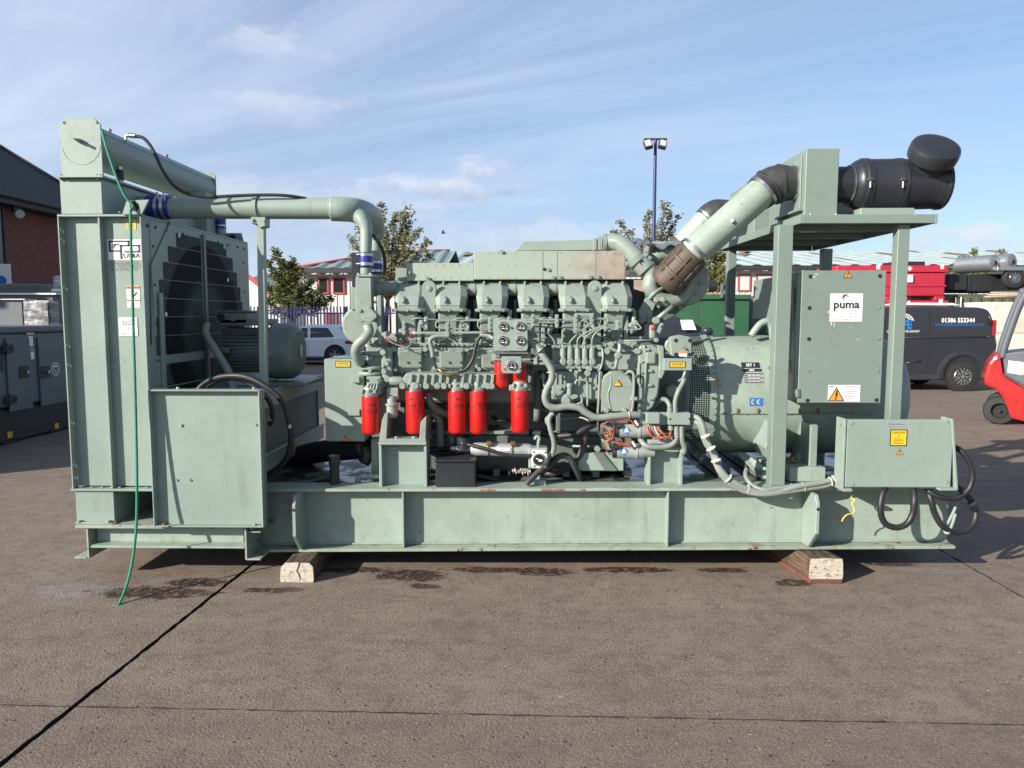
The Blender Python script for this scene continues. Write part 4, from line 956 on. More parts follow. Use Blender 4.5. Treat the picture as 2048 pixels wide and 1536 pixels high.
# ================================================================== the generating set
gs = thing('generator_set', 'long sage green diesel generator set on a steel skid, red filters along its engine', 'generator', (.5, 5.7, .15))
FN = Vector((0, -1, 0)); FX = Vector((1, 0, 0)); UP = Vector((0, 0, 1))
def mk(name, parent, mat, fn, **k):
    b = MB(M[mat]); fn(b); return b.build(name, parent, **k)
def pb(name, parent, mat, *a, **k):                # one box given by a photo rectangle and its depth
    b = MB(M[mat]); b.pbox(*a, **k); return b.build(name, parent)
def pbolts(parent, pts, Y, r=.009, mat=None, name='bolt'):
    for px, py in pts: bolt(parent, W(px, py, Y), r, FN, mat and M[mat], name)

# ---------------- skid: two long channel beams, ribs, lifting plates, deck
XL = -1.9; XR = 2.895
def zb(x): return .137 + (x + 1.79) * .0107
def zt(x): return .577 + (x + 1.79) * .0063
def beamprism(b, x0, x1, y0, y1, f0, f1, bev=.002):
    z = lambda x, f: (zb(x) + f[1] if f[0] == 'b' else zt(x) + f[1])
    b.poly([(x, y, z(x, f)) for x in (x0, x1) for y in (y0, y1) for f in (f0, f1)], [(0, 1, 3, 2), (4, 6, 7, 5), (0, 4, 5, 1), (2, 3, 7, 6), (0, 2, 6, 4), (1, 5, 7, 3)], bev)
def beam(ya, yw, yb):
    def f(b):
        beamprism(b, XL, XR, ya, yb, ('t', -.020), ('t', 0)); b.use(M['green_rusty']); beamprism(b, XL, XR, ya, yb, ('b', 0), ('b', .020)); b.use(M['green_worn'])
        beamprism(b, XL, XR - .002, yw, yw + .012, ('b', .0205), ('t', -.0205))
        b.prism([(0, yw - .0005, 0)], (0, 0, 0)) if 0 else None
        # fillet welds along the foot and the head of the web
        for fz, s in (('b', .022), ('t', -.022)):
            beamprism(b, XL, XR, yw - .012, yw - .0005, (fz, s - .001 if s > 0 else s - .010), (fz, s + .010 if s > 0 else s + .001), .003)
    return f
skid = mk('skid_beam', gs, 'green_worn', beam(4.90, 5.005, 5.10)); 
skid2 = mk('skid_beam', gs, 'green_worn', beam(6.40, 6.49, 6.60))
for px in (807, 1335):
    x = W(px, 1040, 4.93).x; b = MB(M['green']); beamprism(b, x - .006, x + .006, 4.915, 5.004, ('b', .021), ('t', -.021)); b.build('rib', skid)
def liftplate(px_web, flip):
    x = W(px_web, 1040, 5.0).x; b = MB(M['green'])
    b.prism([(x, 5.004, zb(x) + .021), (x, 4.94, zb(x) + .021), (x, 4.885, zb(x) + .025), (x, 4.765, zb(x) + .15), (x, 4.765, zt(x) - .075), (x, 4.80, zt(x) - .022), (x, 4.86, zt(x) - .0205), (x, 5.004, zt(x) - .0205)], (.026, 0, 0), .004, 1)
    p = b.build('lifting_plate', skid); bolt(p, (x + .012, 4.764, zt(x) - .11), .008, FN, M['ink'], 'plate_hole', .3)
liftplate(606, 0); liftplate(1604, 1)
b = MB(M['green_worn']); beamprism(b, XR - .012, XR, 5.10, 6.40, ('b', .0), ('t', 0)); b.build('end_plate', gs)
b = MB(M['green_worn'])
for x in (-1.2, -.3, .6, 1.5, 2.3): beamprism(b, x, x + .10, 5.02, 6.48, ('b', .03), ('t', -.16))
b.build('cross_member', gs, True)
b = MB(M['wet_deck']); beamprism(b, XL + .01, XR - .02, 5.02, 6.485, ('t', -.035), ('t', -.004)); b.build('deck_plate', gs)
b = MB(M['green_dark'])
for k, px in enumerate((990, 1120, 1175, 1235, 1410, 1480)):
    q = W(px, 958, 5.6); b.box(q.x, q.x + .05, 5.2, 6.35, .60, .655, .004)
b.build('bearer', gs, True)
# worn red primer on the flange edge
b = MB(M['primer'])
for a, c in ((960, 992), (1082, 1130), (1158, 1172)):
    q = W(a, 977, 4.899); r_ = W(c, 977, 4.899); n = max(4, (c - a) // 3); prev = None; lo = []; hi = []
    for i in range(n + 1):
        x = q.x + (r_.x - q.x) * i / n; e = .002 if i in (0, n) else random.uniform(.002, .0085); lo.append((x, 4.8985, zt(x) - .010 - e)); hi.append((x, 4.8985, zt(x) - .010 + e))
    b.ngon(lo + hi[::-1])
b.build('paint_scar', skid, True)

# ---------------- cooler (radiator) at the left
YC = 4.73; YW = 4.785; CBK = 6.55
cL, cM, cR = -2.975, -2.715, -2.437; cT, cB = 2.385, .612
rad = mk('radiator', gs, 'green', lambda b: (
    b.box(cL + .012, cR - .012, YW, YW + .02, cB + .012, cT - .012, 0),
    b.box(cL, cR, YC, CBK, cT - .010, cT + .004, .002), b.box(cL - .01, cR, YC - .004, CBK, cB - .012, cB + .002, .002),
    b.box(cL, cL + .010, YC, YW + .002, cB + .0025, cT - .0105, .002), b.box(cM - .006, cM + .006, YC + .010, YW - .001, cB + .0025, cT - .0105, .002),
    b.box(cR - .010, cR, YC, CBK, cB + .0025, cT - .0105, .002), b.box(cL + .01, cL + .03, YW + .03, CBK, cB + .01, cT - .02, 0),
    b.box(cL + .012, cR - .012, CBK - .03, CBK, cB + .01, cT - .02, 0)))
for px in (130, 141, 165, 187, 206, 240, 262, 283):
    bolt(rad, W(px, 427, YC + .03) + Vector((0, 0, .004)), .008, UP); bolt(rad, W(px, 434, YC + .02), .006, -UP)
for px in (147, 162, 184, 205, 224, 240, 294): bolt(rad, (W(px, 975, YC + .03).x, YC + .03, cB + .003), .009, UP)
for py in (460, 480, 575, 690, 730, 848, 936, 962):     # holes in the outer flange
    q = XS(128, py, cL + .011)
    mk('slot_hole', rad, 'white_label', lambda b: (b.lathe((cL + .0095, YC + .014, q.z), FX, [(0, .007), (.002, .007)], 12), b.lathe((cL + .0095, YC + .040, q.z - .012), FX, [(0, .009), (.002, .009)], 12)))
for py in (465, 497, 570, 595, 650, 690, 728, 800, 850, 930): bolt(rad, (cR - .03, YW - .001, W(285, py, YW).z), .006)
# upper tank, end plates and header tube
mk('lower_tank', rad, 'green', lambda b: b.box(W(120, 390, 4.75).x, W(205, 390, 4.75).x, 4.75, CBK - .05, cT + .005, 2.615, .006))
b = MB(M['green']); xa, xb, _, _ = rect(117, 350, 206, 356, 4.72); b.box(xa, xb, 4.715, CBK - .02, 2.616, 2.630, .002); hf = b.build('tank_flange', rad)
for px in (121, 194, 200): bolt(hf, (W(px, 352, 4.74).x, 4.74, 2.631), .010, UP); 
for px in (121, 196): bolt(hf, (W(px, 357, 4.74).x, 4.74, 2.615), .010, -UP)
for Y0 in (4.75, CBK - .06):
    d_ = 18; o_ = 0
    xa, xb, z0_, z1_ = rect(120, 237, 203, 350, 4.75); c_ = .035
    b = MB(M['green']); b.prism([(xa, Y0, 2.6305), (xa, Y0, z1_ - c_), (xa + c_, Y0, z1_), (xb - c_, Y0, z1_), (xb, Y0, z1_ - c_), (xb, Y0, 2.6305)], (0, .012, 0), .002); ep = b.build('tube_end_plate', rad)
    if Y0 < 5:
        for px in (128, 194): bolt(ep, W(px, 245, 4.749), .007, FN, M['ink'], 'plate_hole', .2)
        q = W(160, 282, 4.749); mk('drain_stub', ep, 'green', lambda b: (b.cyl(q, q + FN * .03, .014, n=6), b.cyl(q + FN * .03, q + FN * .065, .009, n=12), b.use(M['ink']), b.cyl(q + FN * .0655, q + FN * .066, .005, n=10)))
        c0 = W(162, 290, 4.749); mk('weld_ring', ep, 'green', lambda b: b.tube([c0 + Vector((math.cos(R(a)) * .122, 0, math.sin(R(a)) * .122)) for a in range(190, 361, 10)], .0012, 5, 1))
c0 = W(161, 283, 4.76); tz = c0.z - .005; tx = c0.x
b = MB(M['green']); b.lathe((tx, 4.762, tz), (0, 1, 0), [(0, .135), (CBK - .06 - 4.762, .135)], 40, False); ht = b.build('header_tube', rad)
b = MB(M['green']); b.tube([(tx + .118, 4.763, tz + .066), (tx + .118, CBK - .06, tz + .066)], .004, 6, 1); b.build('weld_seam', ht)
for py in (5.1, 5.9): mk('tube_cap', ht, 'green', lambda b: b.cyl((tx, py, tz + .134), (tx, py, tz + .165), .014, n=10))
# vent pipe between tank and tube
q = XS(236, 360, tx + .02); mk('vent_hose', rad, 'black_rubber', lambda b: (b.use(M['steel']), b.cyl((tx + .1, 5.02, 2.61), (tx + .1, 5.02, 2.74), .018, n=12), b.use(M['black_rubber']), b.cyl((tx + .1, 5.02, 2.65), (tx + .1, 5.02, 2.72), .026, n=14)))
# lifting lugs
def lug(pix, hole, Y0):
    b = MB(M['green']); b.pprism(pix, Y0, Y0 + .018, .002); p = b.build('lifting_lug', rad); q = W(*hole, Y0)
    mk('lug_hole', p, 'dark_void', lambda b: b.lathe((q.x, Y0 - .0015, q.z), (0, 1, 0), [(0, .030), (.003, .030)], 20))
lug([(244, 429), (253, 401), (298, 399), (283, 429)], (269, 413), 4.715)
lug([(444, 492), (452, 466), (482, 466), (489, 492)], (465, 476), 6.50)
# side face: panels, stepped grilles
XF = cR
def sd(px, py): q = XS(px, py, XF); return q
mk('cowl_panel', rad, 'green', lambda b: b.box(XF + .0005, XF + .004, YC + .10, CBK - .04, 1.05, cT - .02, .001))
b = MB(M['green_dark']); pts = [sd(338, 443), sd(299, 530), sd(301, 690)]; b.tube([q + Vector((.005, 0, 0)) for q in pts], .006, 6, 1); b.build('panel_seam', rad)
cy = 5.62; rows = [(480, 505, 352), (505, 535, 336), (535, 567, 326), (567, 600, 318), (600, 633, 314), (633, 667, 312), (667, 702, 311)]
zr = [sd(405, 478).z]; 
for a, c, e in rows: zr.append(sd(405, c).z)
for i, (a, c, e) in enumerate(rows):
    z1_, z0_ = zr[i], zr[i + 1]; yl = sd(e, (a + c) / 2).y; hw = cy - yl; 
    for y0, y1 in ((cy - hw, cy - .05), (cy + .05, cy + hw)):
        mk('grille_panel', rad, 'fan_grille', lambda b: b.box(XF + .005, XF + .009, y0, y1, z0_ + .0025, z1_ - .0025, .001))
for i in range(3):
    z1_ = zr[-1] - .06 - i * .16; z0_ = z1_ - .15
    for y0, y1 in ((4.95 + .03 * i, cy - .05), (cy + .05, 6.30 - .03 * i)):
        mk('grille_panel', rad, 'fan_grille', lambda b: b.box(XF + .005, XF + .009, y0, y1, z0_, z1_, .001))
mk('centre_bar', rad, 'green_shaded_dirty', lambda b: b.box(XF + .0045, XF + .02, cy - .022, cy + .022, .75, cT - .03, .003))
mk('edge_bar', rad, 'green', lambda b: b.box(XF + .0045, XF + .02, YC + .16, YC + .21, .70, 1.9, .003))
for yy in (4.80, 4.90, 5.05, 5.3, 5.9, 6.1, 6.3, 6.45): bolt(rad, (XF + .004, yy, cT - .06), .008, FX, M['ink'])
for zz in (1.2, 1.45, 1.7, 1.95, 2.2):
    bolt(rad, (XF + .004, 4.86, zz), .007, FX, M['ink']); bolt(rad, (XF + .004, 6.42, zz), .007, FX, M['ink'])
mk('louvre_clip', rad, 'white_label', lambda b: [b.box(XF + .009, XF + .016, y - .012, y + .012, z, z + .03, .002) for y, z in ((5.22, zr[0] - .03), (6.0, zr[0] - .04), (4.98, zr[5]), (6.05, zr[1] - .2))], stuff=True)
# stickers on the side column
YS_ = YW - .001
def sticker(parent, name, pix, Y, mat, fn=None, label=None, th=.0015):
    x0, x1, z0, z1 = rect(*pix, Y); b = MB(M[mat]); b.box(x0, x1, Y - th, Y, z0, z1, 0)
    if fn: fn(b, x0, x1, z0, z1, Y - th - .0008)
    return b.build(name, parent, label=label)
def puma_logo(b, x0, x1, z0, z1, y):
    w = x1 - x0; h = z1 - z0; T = .012 * w / .2
    def bar(a, c, d, e): b.box(x0 + a * w, x0 + c * w, y, y + .0006, z0 + d * h, z0 + e * h, 0)
    b.use(M['ink'])
    bar(.03, .66, .87, .95); bar(.03, .09, .45, .95); bar(.03, .38, .40, .48); bar(.60, .66, .66, .95)
    bar(.36, .97, .66, .74); bar(.91, .97, .38, .74); bar(.50, .97, .36, .44); bar(.36, .43, .04, .72)
    b.text('UMA', (x0 + .71 * w, y, z0 + .2 * h), .30 * h, sx=1.35, bold=.03)
    # leaping cat: a plain arched stroke with legs
    P = [(x0 + w * a, y, z0 + h * c) for a, c in ((.12, .60), (.17, .72), (.24, .78), (.31, .76), (.35, .82))]
    b.tube(P, [.001, .0028, .0034, .003, .001], 5, 3); b.tube([(x0 + w * .24, y, z0 + h * .77), (x0 + w * .18, y, z0 + h * .60), (x0 + w * .15, y, z0 + h * .55)], [.003, .001], 4, 2)
    b.tube([(x0 + w * .31, y, z0 + h * .76), (x0 + w * .36, y, z0 + h * .70)], [.002, .001], 4, 2)
sticker(rad, 'maker_label', (216, 479, 283, 520), YS_, 'white_label', puma_logo, 'white maker label with a framed logo')
b = MB(M['ink_grey'])
for py, s in ((526, 'Tel: Ash (01304) 812915'), (532, 'Telex: 96388 PUMAUK G'), (538.5, 'Telefax: (01304) 813331')):
    q = W(218, py, YS_ - .001); b.text(s, q, .027, align='LEFT', sx=.72, bold=.006)
b.build('phone_lettering', rad)
def ylab(b, x0, x1, z0, z1, y):
    b.use(M['ink'])
    for k in range(5): b.box(x0 + .006, x1 - .008 - random.uniform(0, .02), y, y + .0005, z1 - .010 - k * .011, z1 - .006 - k * .011, 0)
sticker(rad, 'warning_label', (253, 440, 272, 459), YS_, 'yellow_label', ylab, 'small yellow warning label')
def rlab(b, x0, x1, z0, z1, y):
    h = z1 - z0; b.use(M['red_label']); b.box(x0, x1, y, y + .0005, z1 - .018, z1 - .002, 0); b.box(x0, x1, y, y + .0005, z0 + h * .30, z0 + h * .36, 0)
    b.use(M['ink_grey'])
    for k in range(4): b.box(x0 + .015, x1 - .015, y, y + .0005, z0 + .008 + k * .008, z0 + .011 + k * .008, 0)
    for k in range(3): b.box(x0 + .015, x1 - .015, y, y + .0005, z1 - .028 - k * .009, z1 - .025 - k * .009, 0)
    b.use(M['ink']); b.tube([(x0 + .03, y, z0 + h * .66), (x0 + .042, y, z0 + h * .50), (x0 + .066, y, z0 + h * .70)], .0035, 5, 1); b.tube([(x0 + .042, y, z0 + h * .46), (x0 + .06, y, z0 + h * .40)], .002, 5, 1)
sticker(rad, 'warning_label', (254, 572, 280, 615), YS_, 'white_label', rlab, 'white warning label with red bands')
def paper(b, x0, x1, z0, z1, y):
    b.use(M['ink']); b.text('3222', ((x0 + x1) / 2 - .003, y, z1 - .036), .044, sx=.85); b.text('1 of 2', ((x0 + x1) / 2, y, z1 - .073), .021); b.text('1150', (x0 + .022, y, z0 + .012), .017); b.text('kVA', (x1 - .018, y, z0 + .012), .017)
sticker(rad, 'paper_note', (238, 635, 275, 672), YS_ - .002, 'white_label', paper, 'white paper note with handwritten number')

# ---------------- cooler base frame
b = MB(M['green_rusty']); xa, xb, z0_, z1_ = rect(150, 1051, 492, 1057, 4.70); b.box(xa, xb, 4.70, 6.6, z0_ - .002, z1_, .002); zbase = z1_; ztopf = z1_; zund = z0_ - .002
b.cur = 0; base = b.build('cooler_base', gs)
x0_, x1_, zf0, zf1 = rect(176, 1060, 492, 1090, 4.80)
mk('base_channel', base, 'green_worn', lambda b: (b.box(xa + .09, W(488, 1075, 4.8).x, 4.79, 4.80, zund - .115, zund - .0005, 0), b.box(W(181, 1092, 4.70).x, W(489, 1092, 4.70).x, 4.70, 4.80, zund - .131, zund - .1155, .002)))
zfoot = .150
mk('side_channel', base, 'green_rusty', lambda b: (b.box(W(175, 1090, 4.715).x - .005, W(175, 1090, 4.715).x + .008, 4.715, 6.5, zfoot, zund - .0005, .001), b.box(W(149, 1118, 4.715).x, W(175, 1118, 4.715).x - .0052, 4.712, 6.5, zfoot - .002, zfoot + .010, .002)))
mk('side_channel', base, 'green_rusty', lambda b: (b.box(W(491, 1090, 4.70).x - .005, W(491, 1090, 4.70).x + .008, 4.70, 6.5, zfoot, zund - .0005, .001), b.box(W(491, 1118, 4.70).x + .0082, W(521, 1118, 4.70).x, 4.70, 6.5, zfoot - .002, zfoot + .010, .002), b.box(W(491, 1118, 4.70).x + .0082, W(521, 1118, 4.70).x, 4.72, 5.6, zund - .03, zund - .018, .002)))
mk('rear_channel', base, 'green_worn', lambda b: b.box(W(181, 1092, 4.70).x, W(489, 1092, 4.70).x, 6.4, 6.5, .16, zund - .0006, .002))
for px in (157, 217, 331, 503): bolt(base, (W(px, 1063, 4.74).x, 4.74, zund), .012, -UP, M['galv'])
for px in (159, 218): bolt(base, (W(px, 1052, 4.73).x, 4.73, zbase + .012), .013, UP, M['green_worn'])
mk('foot_block', base, 'green', lambda b: b.box(*rect(152, 986, 229, 1049, 4.745)[:2], 4.745, 6.5, zbase + .0005, cB - .0125, .004))
mk('foot_plate', base, 'green_rusty', lambda b: b.box(W(150, 1049, 4.72).x, W(231, 1049, 4.72).x, 4.72, 4.744, zbase + .0005, zbase + .012, .002))
mk('base_web', base, 'green_dark', lambda b: b.box(W(233, 1010, 5.3).x, cR + .2, 5.3, 5.32, zbase + .001, cB - .0125, 0))

# ---------------- motor stand and its access box
SX = -1.812; SZ1 = 1.225; SZ0 = .66
stand = mk('motor_stand', gs, 'green', lambda b: (b.box(cR + .015, SX - .02, 4.80, 6.5, SZ1 - .02, SZ1, .002), b.box(cR + .015, SX - .02, 4.80, 6.5, SZ0, SZ0 + .02, .002), b.box(cR + .02, SX - .01, 6.45, 6.47, SZ0, SZ1 - .01, 0)))
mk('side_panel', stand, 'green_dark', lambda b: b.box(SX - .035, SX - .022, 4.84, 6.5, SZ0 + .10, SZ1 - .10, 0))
for z in (SZ1 - .125, SZ0 - .005): mk('side_beam', stand, 'green', lambda b: (b.box(SX - .019, SX + .006, 4.82, 6.55, z, z + .126, .003), b.box(SX + .0065, SX + .02, 4.82, 6.55, z + .114, z + .1265, .002)))
AY = 4.655
x0_, x1_, z0_, z1_ = rect(301, 780, 523, 1053, AY); AXL, AXR, AZ0, AZ1 = x0_, x1_, zbase + .0005, z1_
abox = mk('access_box', gs, 'green', lambda b: (b.box(AXL, AXR, AY + .050, AY + .062, AZ0 + .01, AZ1 - .01, 0),
    b.box(AXL, AXL + .010, AY, AY + .085, AZ0, AZ1, .003), b.box(AXR - .010, AXR, AY, AY + .085, AZ0, AZ1, .003), b.box(AXL + .0102, AXR - .0102, AY, AY + .085, AZ1 - .010, AZ1, .003), b.box(AXL + .0102, AXR - .0102, AY, AY + .085, AZ0, AZ0 + .010, .003),))
for px, py, r in ((362, 850, .011), (354, 960, .008), (381, 960, .008), (511, 849, .009)): bolt(abox, W(px, py, AY + .050), r, FN, M['galv'])
for px in (356, 508): bolt(abox, (W(px, 778, AY + .08).x, AY + .08, AZ1 + .001), .011, UP, M['galv']); bolt(abox, (W(px, 786, AY + .03).x, AY + .03, AZ1 - .011), .010, -UP)
for px in (329, 510): bolt(abox, (W(px, 1050, AY + .025).x, AY + .025, AZ0 + .0105), .013, UP, M['brass' if px < 400 else 'green_worn'])

# ---------------- fan motor
mz = W(560, 702, 5.62).z; my = 5.62
xm0, xm1 = W(428, 700, 5.45).x, W(536, 700, 5.45).x; xm2 = W(603, 700, 5.62).x
mot = mk('fan_motor', gs, 'green_shaded_dirty', lambda b: (b.lathe((xm0, my, mz), FX, [(0, .08), (.02, .165), (.07, .18), (xm1 - xm0, .18)], 40)))
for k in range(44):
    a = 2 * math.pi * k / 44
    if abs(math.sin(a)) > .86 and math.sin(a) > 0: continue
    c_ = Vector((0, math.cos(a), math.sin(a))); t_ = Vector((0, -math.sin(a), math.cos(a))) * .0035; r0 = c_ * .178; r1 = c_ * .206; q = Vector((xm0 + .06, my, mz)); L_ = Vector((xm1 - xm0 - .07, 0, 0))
    mk('cooling_fin', mot, 'green_dark', lambda b: b.prism([q + r0 - t_, q + r1 - t_ * .6, q + r1 + t_ * .6, q + r0 + t_], L_))  # dark green fins: shade on the motor and oily dirt painted together
mk('mount_rail', mot, 'green_shaded_dirty', lambda b: b.box(xm0 + .03, xm1 - .01, my - .12, my + .12, mz + .195, mz + .245, .006))
mk('fan_cowl', mot, 'green_shaded_dirty', lambda b: b.lathe((xm1 - .004, my, mz), FX, [(0, .214), (.09, .214), (.135, .209), (.175, .186), (.192, .155)], 44))
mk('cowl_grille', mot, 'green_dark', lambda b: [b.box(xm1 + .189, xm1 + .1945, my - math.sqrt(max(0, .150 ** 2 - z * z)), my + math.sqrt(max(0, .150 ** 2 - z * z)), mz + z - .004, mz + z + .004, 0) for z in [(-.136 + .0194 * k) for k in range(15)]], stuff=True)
mk('cowl_badge', mot, 'steel', lambda b: b.box(xm1 + .195, xm1 + .197, my - .03, my + .03, mz - .045, mz + .045, .001))
bolt(mot, (xm1 + .03, my - .2135, mz - .01), .011, FN, M['ink_grey'])
x0_, x1_, z0_, z1_ = rect(430, 624, 494, 648, 5.5)
tb = mk('terminal_box', mot, 'green_shaded_dirty', lambda b: b.box(x0_, x1_, 5.50, 5.74, z0_, z1_, .008)); mk('terminal_lid', mot, 'green_shaded_dirty', lambda b: b.box(x0_ - .012, x1_ + .012, 5.488, 5.752, z1_ + .0005, z1_ + .012, .004))
q = W(442, 635, 5.499); mk('gland_hole', mot, 'dark_void', lambda b: b.lathe(q, FN, [(0, .030), (.004, .030)], 20)); q2 = W(466, 635, 5.499); mk('gland_plug', mot, 'green_shaded_dirty', lambda b: b.lathe(q2, FN, [(0, .030), (.006, .027)], 20))
mk('motor_foot', mot, 'galv', lambda b: b.box(W(452, 740, 5.42).x, W(522, 740, 5.42).x, 5.44, 5.80, SZ1 + .002, mz - .15, .004))
mk('motor_bracket', mot, 'green_shaded_dirty', lambda b: b.box(W(500, 752, 5.3).x, W(600, 752, 5.3).x, 5.40, 5.9, SZ1 + .0015, SZ1 + .030, .004))
mk('flexible_conduit', mot, 'grey_cable', lambda b: b.tube([W(414, 648, 5.4), W(412, 668, 5.35), W(428, 695, 5.32), W(446, 724, 5.3), W(458, 746, 5.25), W(470, 790, 5.2)], .028, 12, 8, rib=.06))
mk('name_plate', mot, 'green_shaded_dirty', lambda b: b.pbox(434, 695, 457, 706, 5.385, 5.40, .002))

# ---------------- coolant pipe
PY = 5.2
blue = lambda b: b
a = W(330, 416, PY); c = W(664, 417, PY); pr = .0735; 
pipe = mk('coolant_pipe', gs, 'green', lambda b: b.lathe(a, (c - a), [(0, pr), ((c - a).length, pr)], 36))
d_ = (c - a).normalized()
mk('hose_coupling', pipe, 'blue_hose', lambda b: b.lathe(W(298, 414, PY), d_, [(0, pr + .006), (.11, pr + .009), (.16, pr + .009)], 36))
for px in (317, 329): mk('hose_clamp', pipe, 'steel', lambda b: (b.lathe(W(px, 415, PY), d_, [(0, pr + .0095), (.001, pr + .0125), (.021, pr + .0125), (.022, pr + .0095)], 36, False), b.cyl(W(px + 1, 402, PY - pr), W(px - 3, 384, PY - pr + .01), .007, n=8)))
mk('tank_outlet', pipe, 'green', lambda b: b.lathe(W(240, 413, PY), d_, [(0, pr * .95), (.26, pr * .95)], 30))
mk('weld_bead', pipe, 'green', lambda b: b.lathe(W(661, 417, PY), d_, [(0, pr), (.004, pr + .006), (.012, pr + .006), (.016, pr)], 36, False))
er = pr * 1.13
mk('pipe_elbow', pipe, 'green', lambda b: b.tube([W(663, 418, PY), W(690, 419, PY + .01), W(714, 421, PY + .08), W(735, 428, PY + .28), W(747, 441, PY + .42), W(752, 462, PY + .5), W(753, 478, PY + .52)], [er, er, er * 1.0, er * .98, er * .92, .062, .052], 32, 8))
mk('down_pipe', pipe, 'green', lambda b: b.tube([W(700, 424, PY + .03), W(716, 431, PY + .02), W(727, 443, PY), W(732, 460, PY - .01), W(732, 505, PY - .02), W(732, 552, PY - .02)], [.066, .060, .050, .042, .040, .040], 28, 8))
mk('down_pipe', pipe, 'green', lambda b: b.tube([W(752, 470, PY + .51), W(752, 520, PY + .53), W(752, 560, PY + .54)], .043, 26, 4))
for px, p0, p1, Y, r in ((732, 505, 535, PY - .02, .047), (752, 520, 548, PY + .53, .049)):
    hs = mk('blue_hose', pipe, 'blue_hose', lambda b: b.tube([W(px, p0, Y), W(px, (p0 + p1) / 2, Y), W(px, p1, Y)], [r, r * 1.03, r], 26, 3))
    for f in (.16, .78):
        z = W(px, p0 + (p1 - p0) * f, Y); mk('hose_clamp', pipe, 'steel', lambda b: (b.lathe(z, UP, [(-.011, r * 1.01), (-.010, r * 1.07), (.010, r * 1.07), (.011, r * 1.01)], 26, False), b.cyl(z + Vector((-r * .7, -r * .85, 0)), z + Vector((-r * 1.25, -r * .75, 0)), .007, n=8)))
# support post with its strap
psx = W(520, 600, 5.17).x
post = mk('pipe_support', gs, 'green', lambda b: (b.prism([W(513, 436, 5.17), W(527, 436, 5.17), W(533, 772, 5.17), W(519, 772, 5.17)], (0, .05, 0), .002), b.pprism([(502, 434), (530, 434), (530, 452), (518, 456), (514, 447), (502, 447)], 5.14, 5.24, .002)))
q = W(514, 416, PY)
mk('pipe_strap', post, 'green', lambda b: b.lathe((q.x - .014, PY, q.z), d_, [(0, pr + .001), (.002, pr + .010), (.030, pr + .010), (.032, pr + .001)], 36, False))
for px in (505, 528): bolt(post, W(px, 440, 5.135), .010)
# bleed line along the tube
mk('bleed_hose', gs, 'black_rubber', lambda b: b.tube([W(270, 272, 5.0), W(288, 277, 5.0), W(306, 300, 5.0), W(325, 340, 5.0), W(345, 368, 5.02), W(370, 385, 5.05), W(410, 394, 5.08), W(460, 392, 5.1), W(520, 390, 5.12), W(570, 391, 5.13), W(612, 397, 5.17)], .011, 8, 8))
mk('bleed_fitting', gs, 'steel', lambda b: (b.tube([W(252, 284, 5.0), W(252, 274, 5.0), W(256, 271, 5.0), W(270, 272, 5.0)], .011, 8, 3), b.cyl(W(258, 271, 5.0), W(272, 272, 5.0), .016, n=6)))
mk('overflow_hose', gs, 'black_rubber', lambda b: b.tube([W(744, 468, 5.2), W(757, 485, 5.2), W(767, 505, 5.25), W(770, 530, 5.3), W(768, 545, 5.35)], .012, 8, 6))
mk('filler_pipe', rad, 'green', lambda b: (b.cyl(W(441, 468, 6.3), W(441, 452, 6.3), .03, n=14), b.use(M['blue_hose']), b.cyl(W(441, 456, 6.3), W(441, 438, 6.3), .042, n=16), b.use(M['steel']), b.lathe(W(441, 453, 6.3), UP, [(0, .043), (.012, .043)], 16)))
mk('rear_tank', rad, 'green', lambda b: b.box(W(395, 450, 6.2).x, W(424, 450, 6.2).x, 6.1, 6.5, cT + .005, W(424, 388, 6.2).z, .004))

# ---------------- heavy cables at the cooler stand
mk('black_cable', gs, 'black_rubber', lambda b: b.tube([W(388, 800, 4.86), W(398, 778, 4.88), W(420, 761, 4.9), W(455, 752, 4.9), W(495, 755, 4.88), W(535, 775, 4.86), W(566, 805, 4.86), W(579, 845, 4.86), W(582, 880, 4.88), W(574, 915, 4.92), W(548, 942, 5.0), W(520, 955, 5.05)], .020, 12, 8))
mk('black_cable', gs, 'black_rubber', lambda b: b.tube([W(400, 800, 4.93), W(412, 775, 4.95), W(450, 757, 4.96), W(490, 762, 4.95), W(522, 783, 4.95), W(540, 805, 4.95), W(545, 828, 4.95), W(540, 850, 4.97)], .018, 12, 8))
for px, py, Y in ((579, 853, 4.842), (540, 838, 4.94)): mk('cable_tag', gs, 'bag_cream', lambda b: b.pbox(px - 3, py - 5, px + 3, py + 4, Y, Y + .012, .003))

# ---------------- alternator
AX = Vector((1, 0, 0)); ay = 5.72; az = W(1600, 788, 5.72).z; ar = .452
ax0 = W(1427, 780, 5.35).x; ax1 = W(1800, 780, 5.5).x
alt = mk('alternator', gs, 'green_worn', lambda b: b.lathe((ax0, ay, az), AX, [(0, ar - .012), (.012, ar), (ax1 - ax0 - .25, ar), (ax1 - ax0 - .10, ar * .985), (ax1 - ax0 - .03, ar * .93), (ax1 - ax0, ar * .83), (ax1 - ax0 + .02, ar * .5)], 64))
mk('end_ring', alt, 'green', lambda b: b.lathe((ax0 - .03, ay, az), AX, [(0, ar - .01), (0, ar + .018), (.034, ar + .018), (.034, ar - .01)], 64, False))
zs = W(1500, 826, 5.28).z; ys_ = ay - math.sqrt(ar * ar - (zs - az) ** 2)
mk('body_ledge', alt, 'green', lambda b: b.prism([(ax0 + .03, ys_ + .01, zs + .010), (ax0 + .03, ys_ - .010, zs + .004), (ax0 + .03, ys_ - .006, zs - .008), (ax0 + .03, ys_ + .01, zs - .012)], (ax1 - ax0 - .34, 0, 0), .001))
b = MB(M['rust_sheet'])
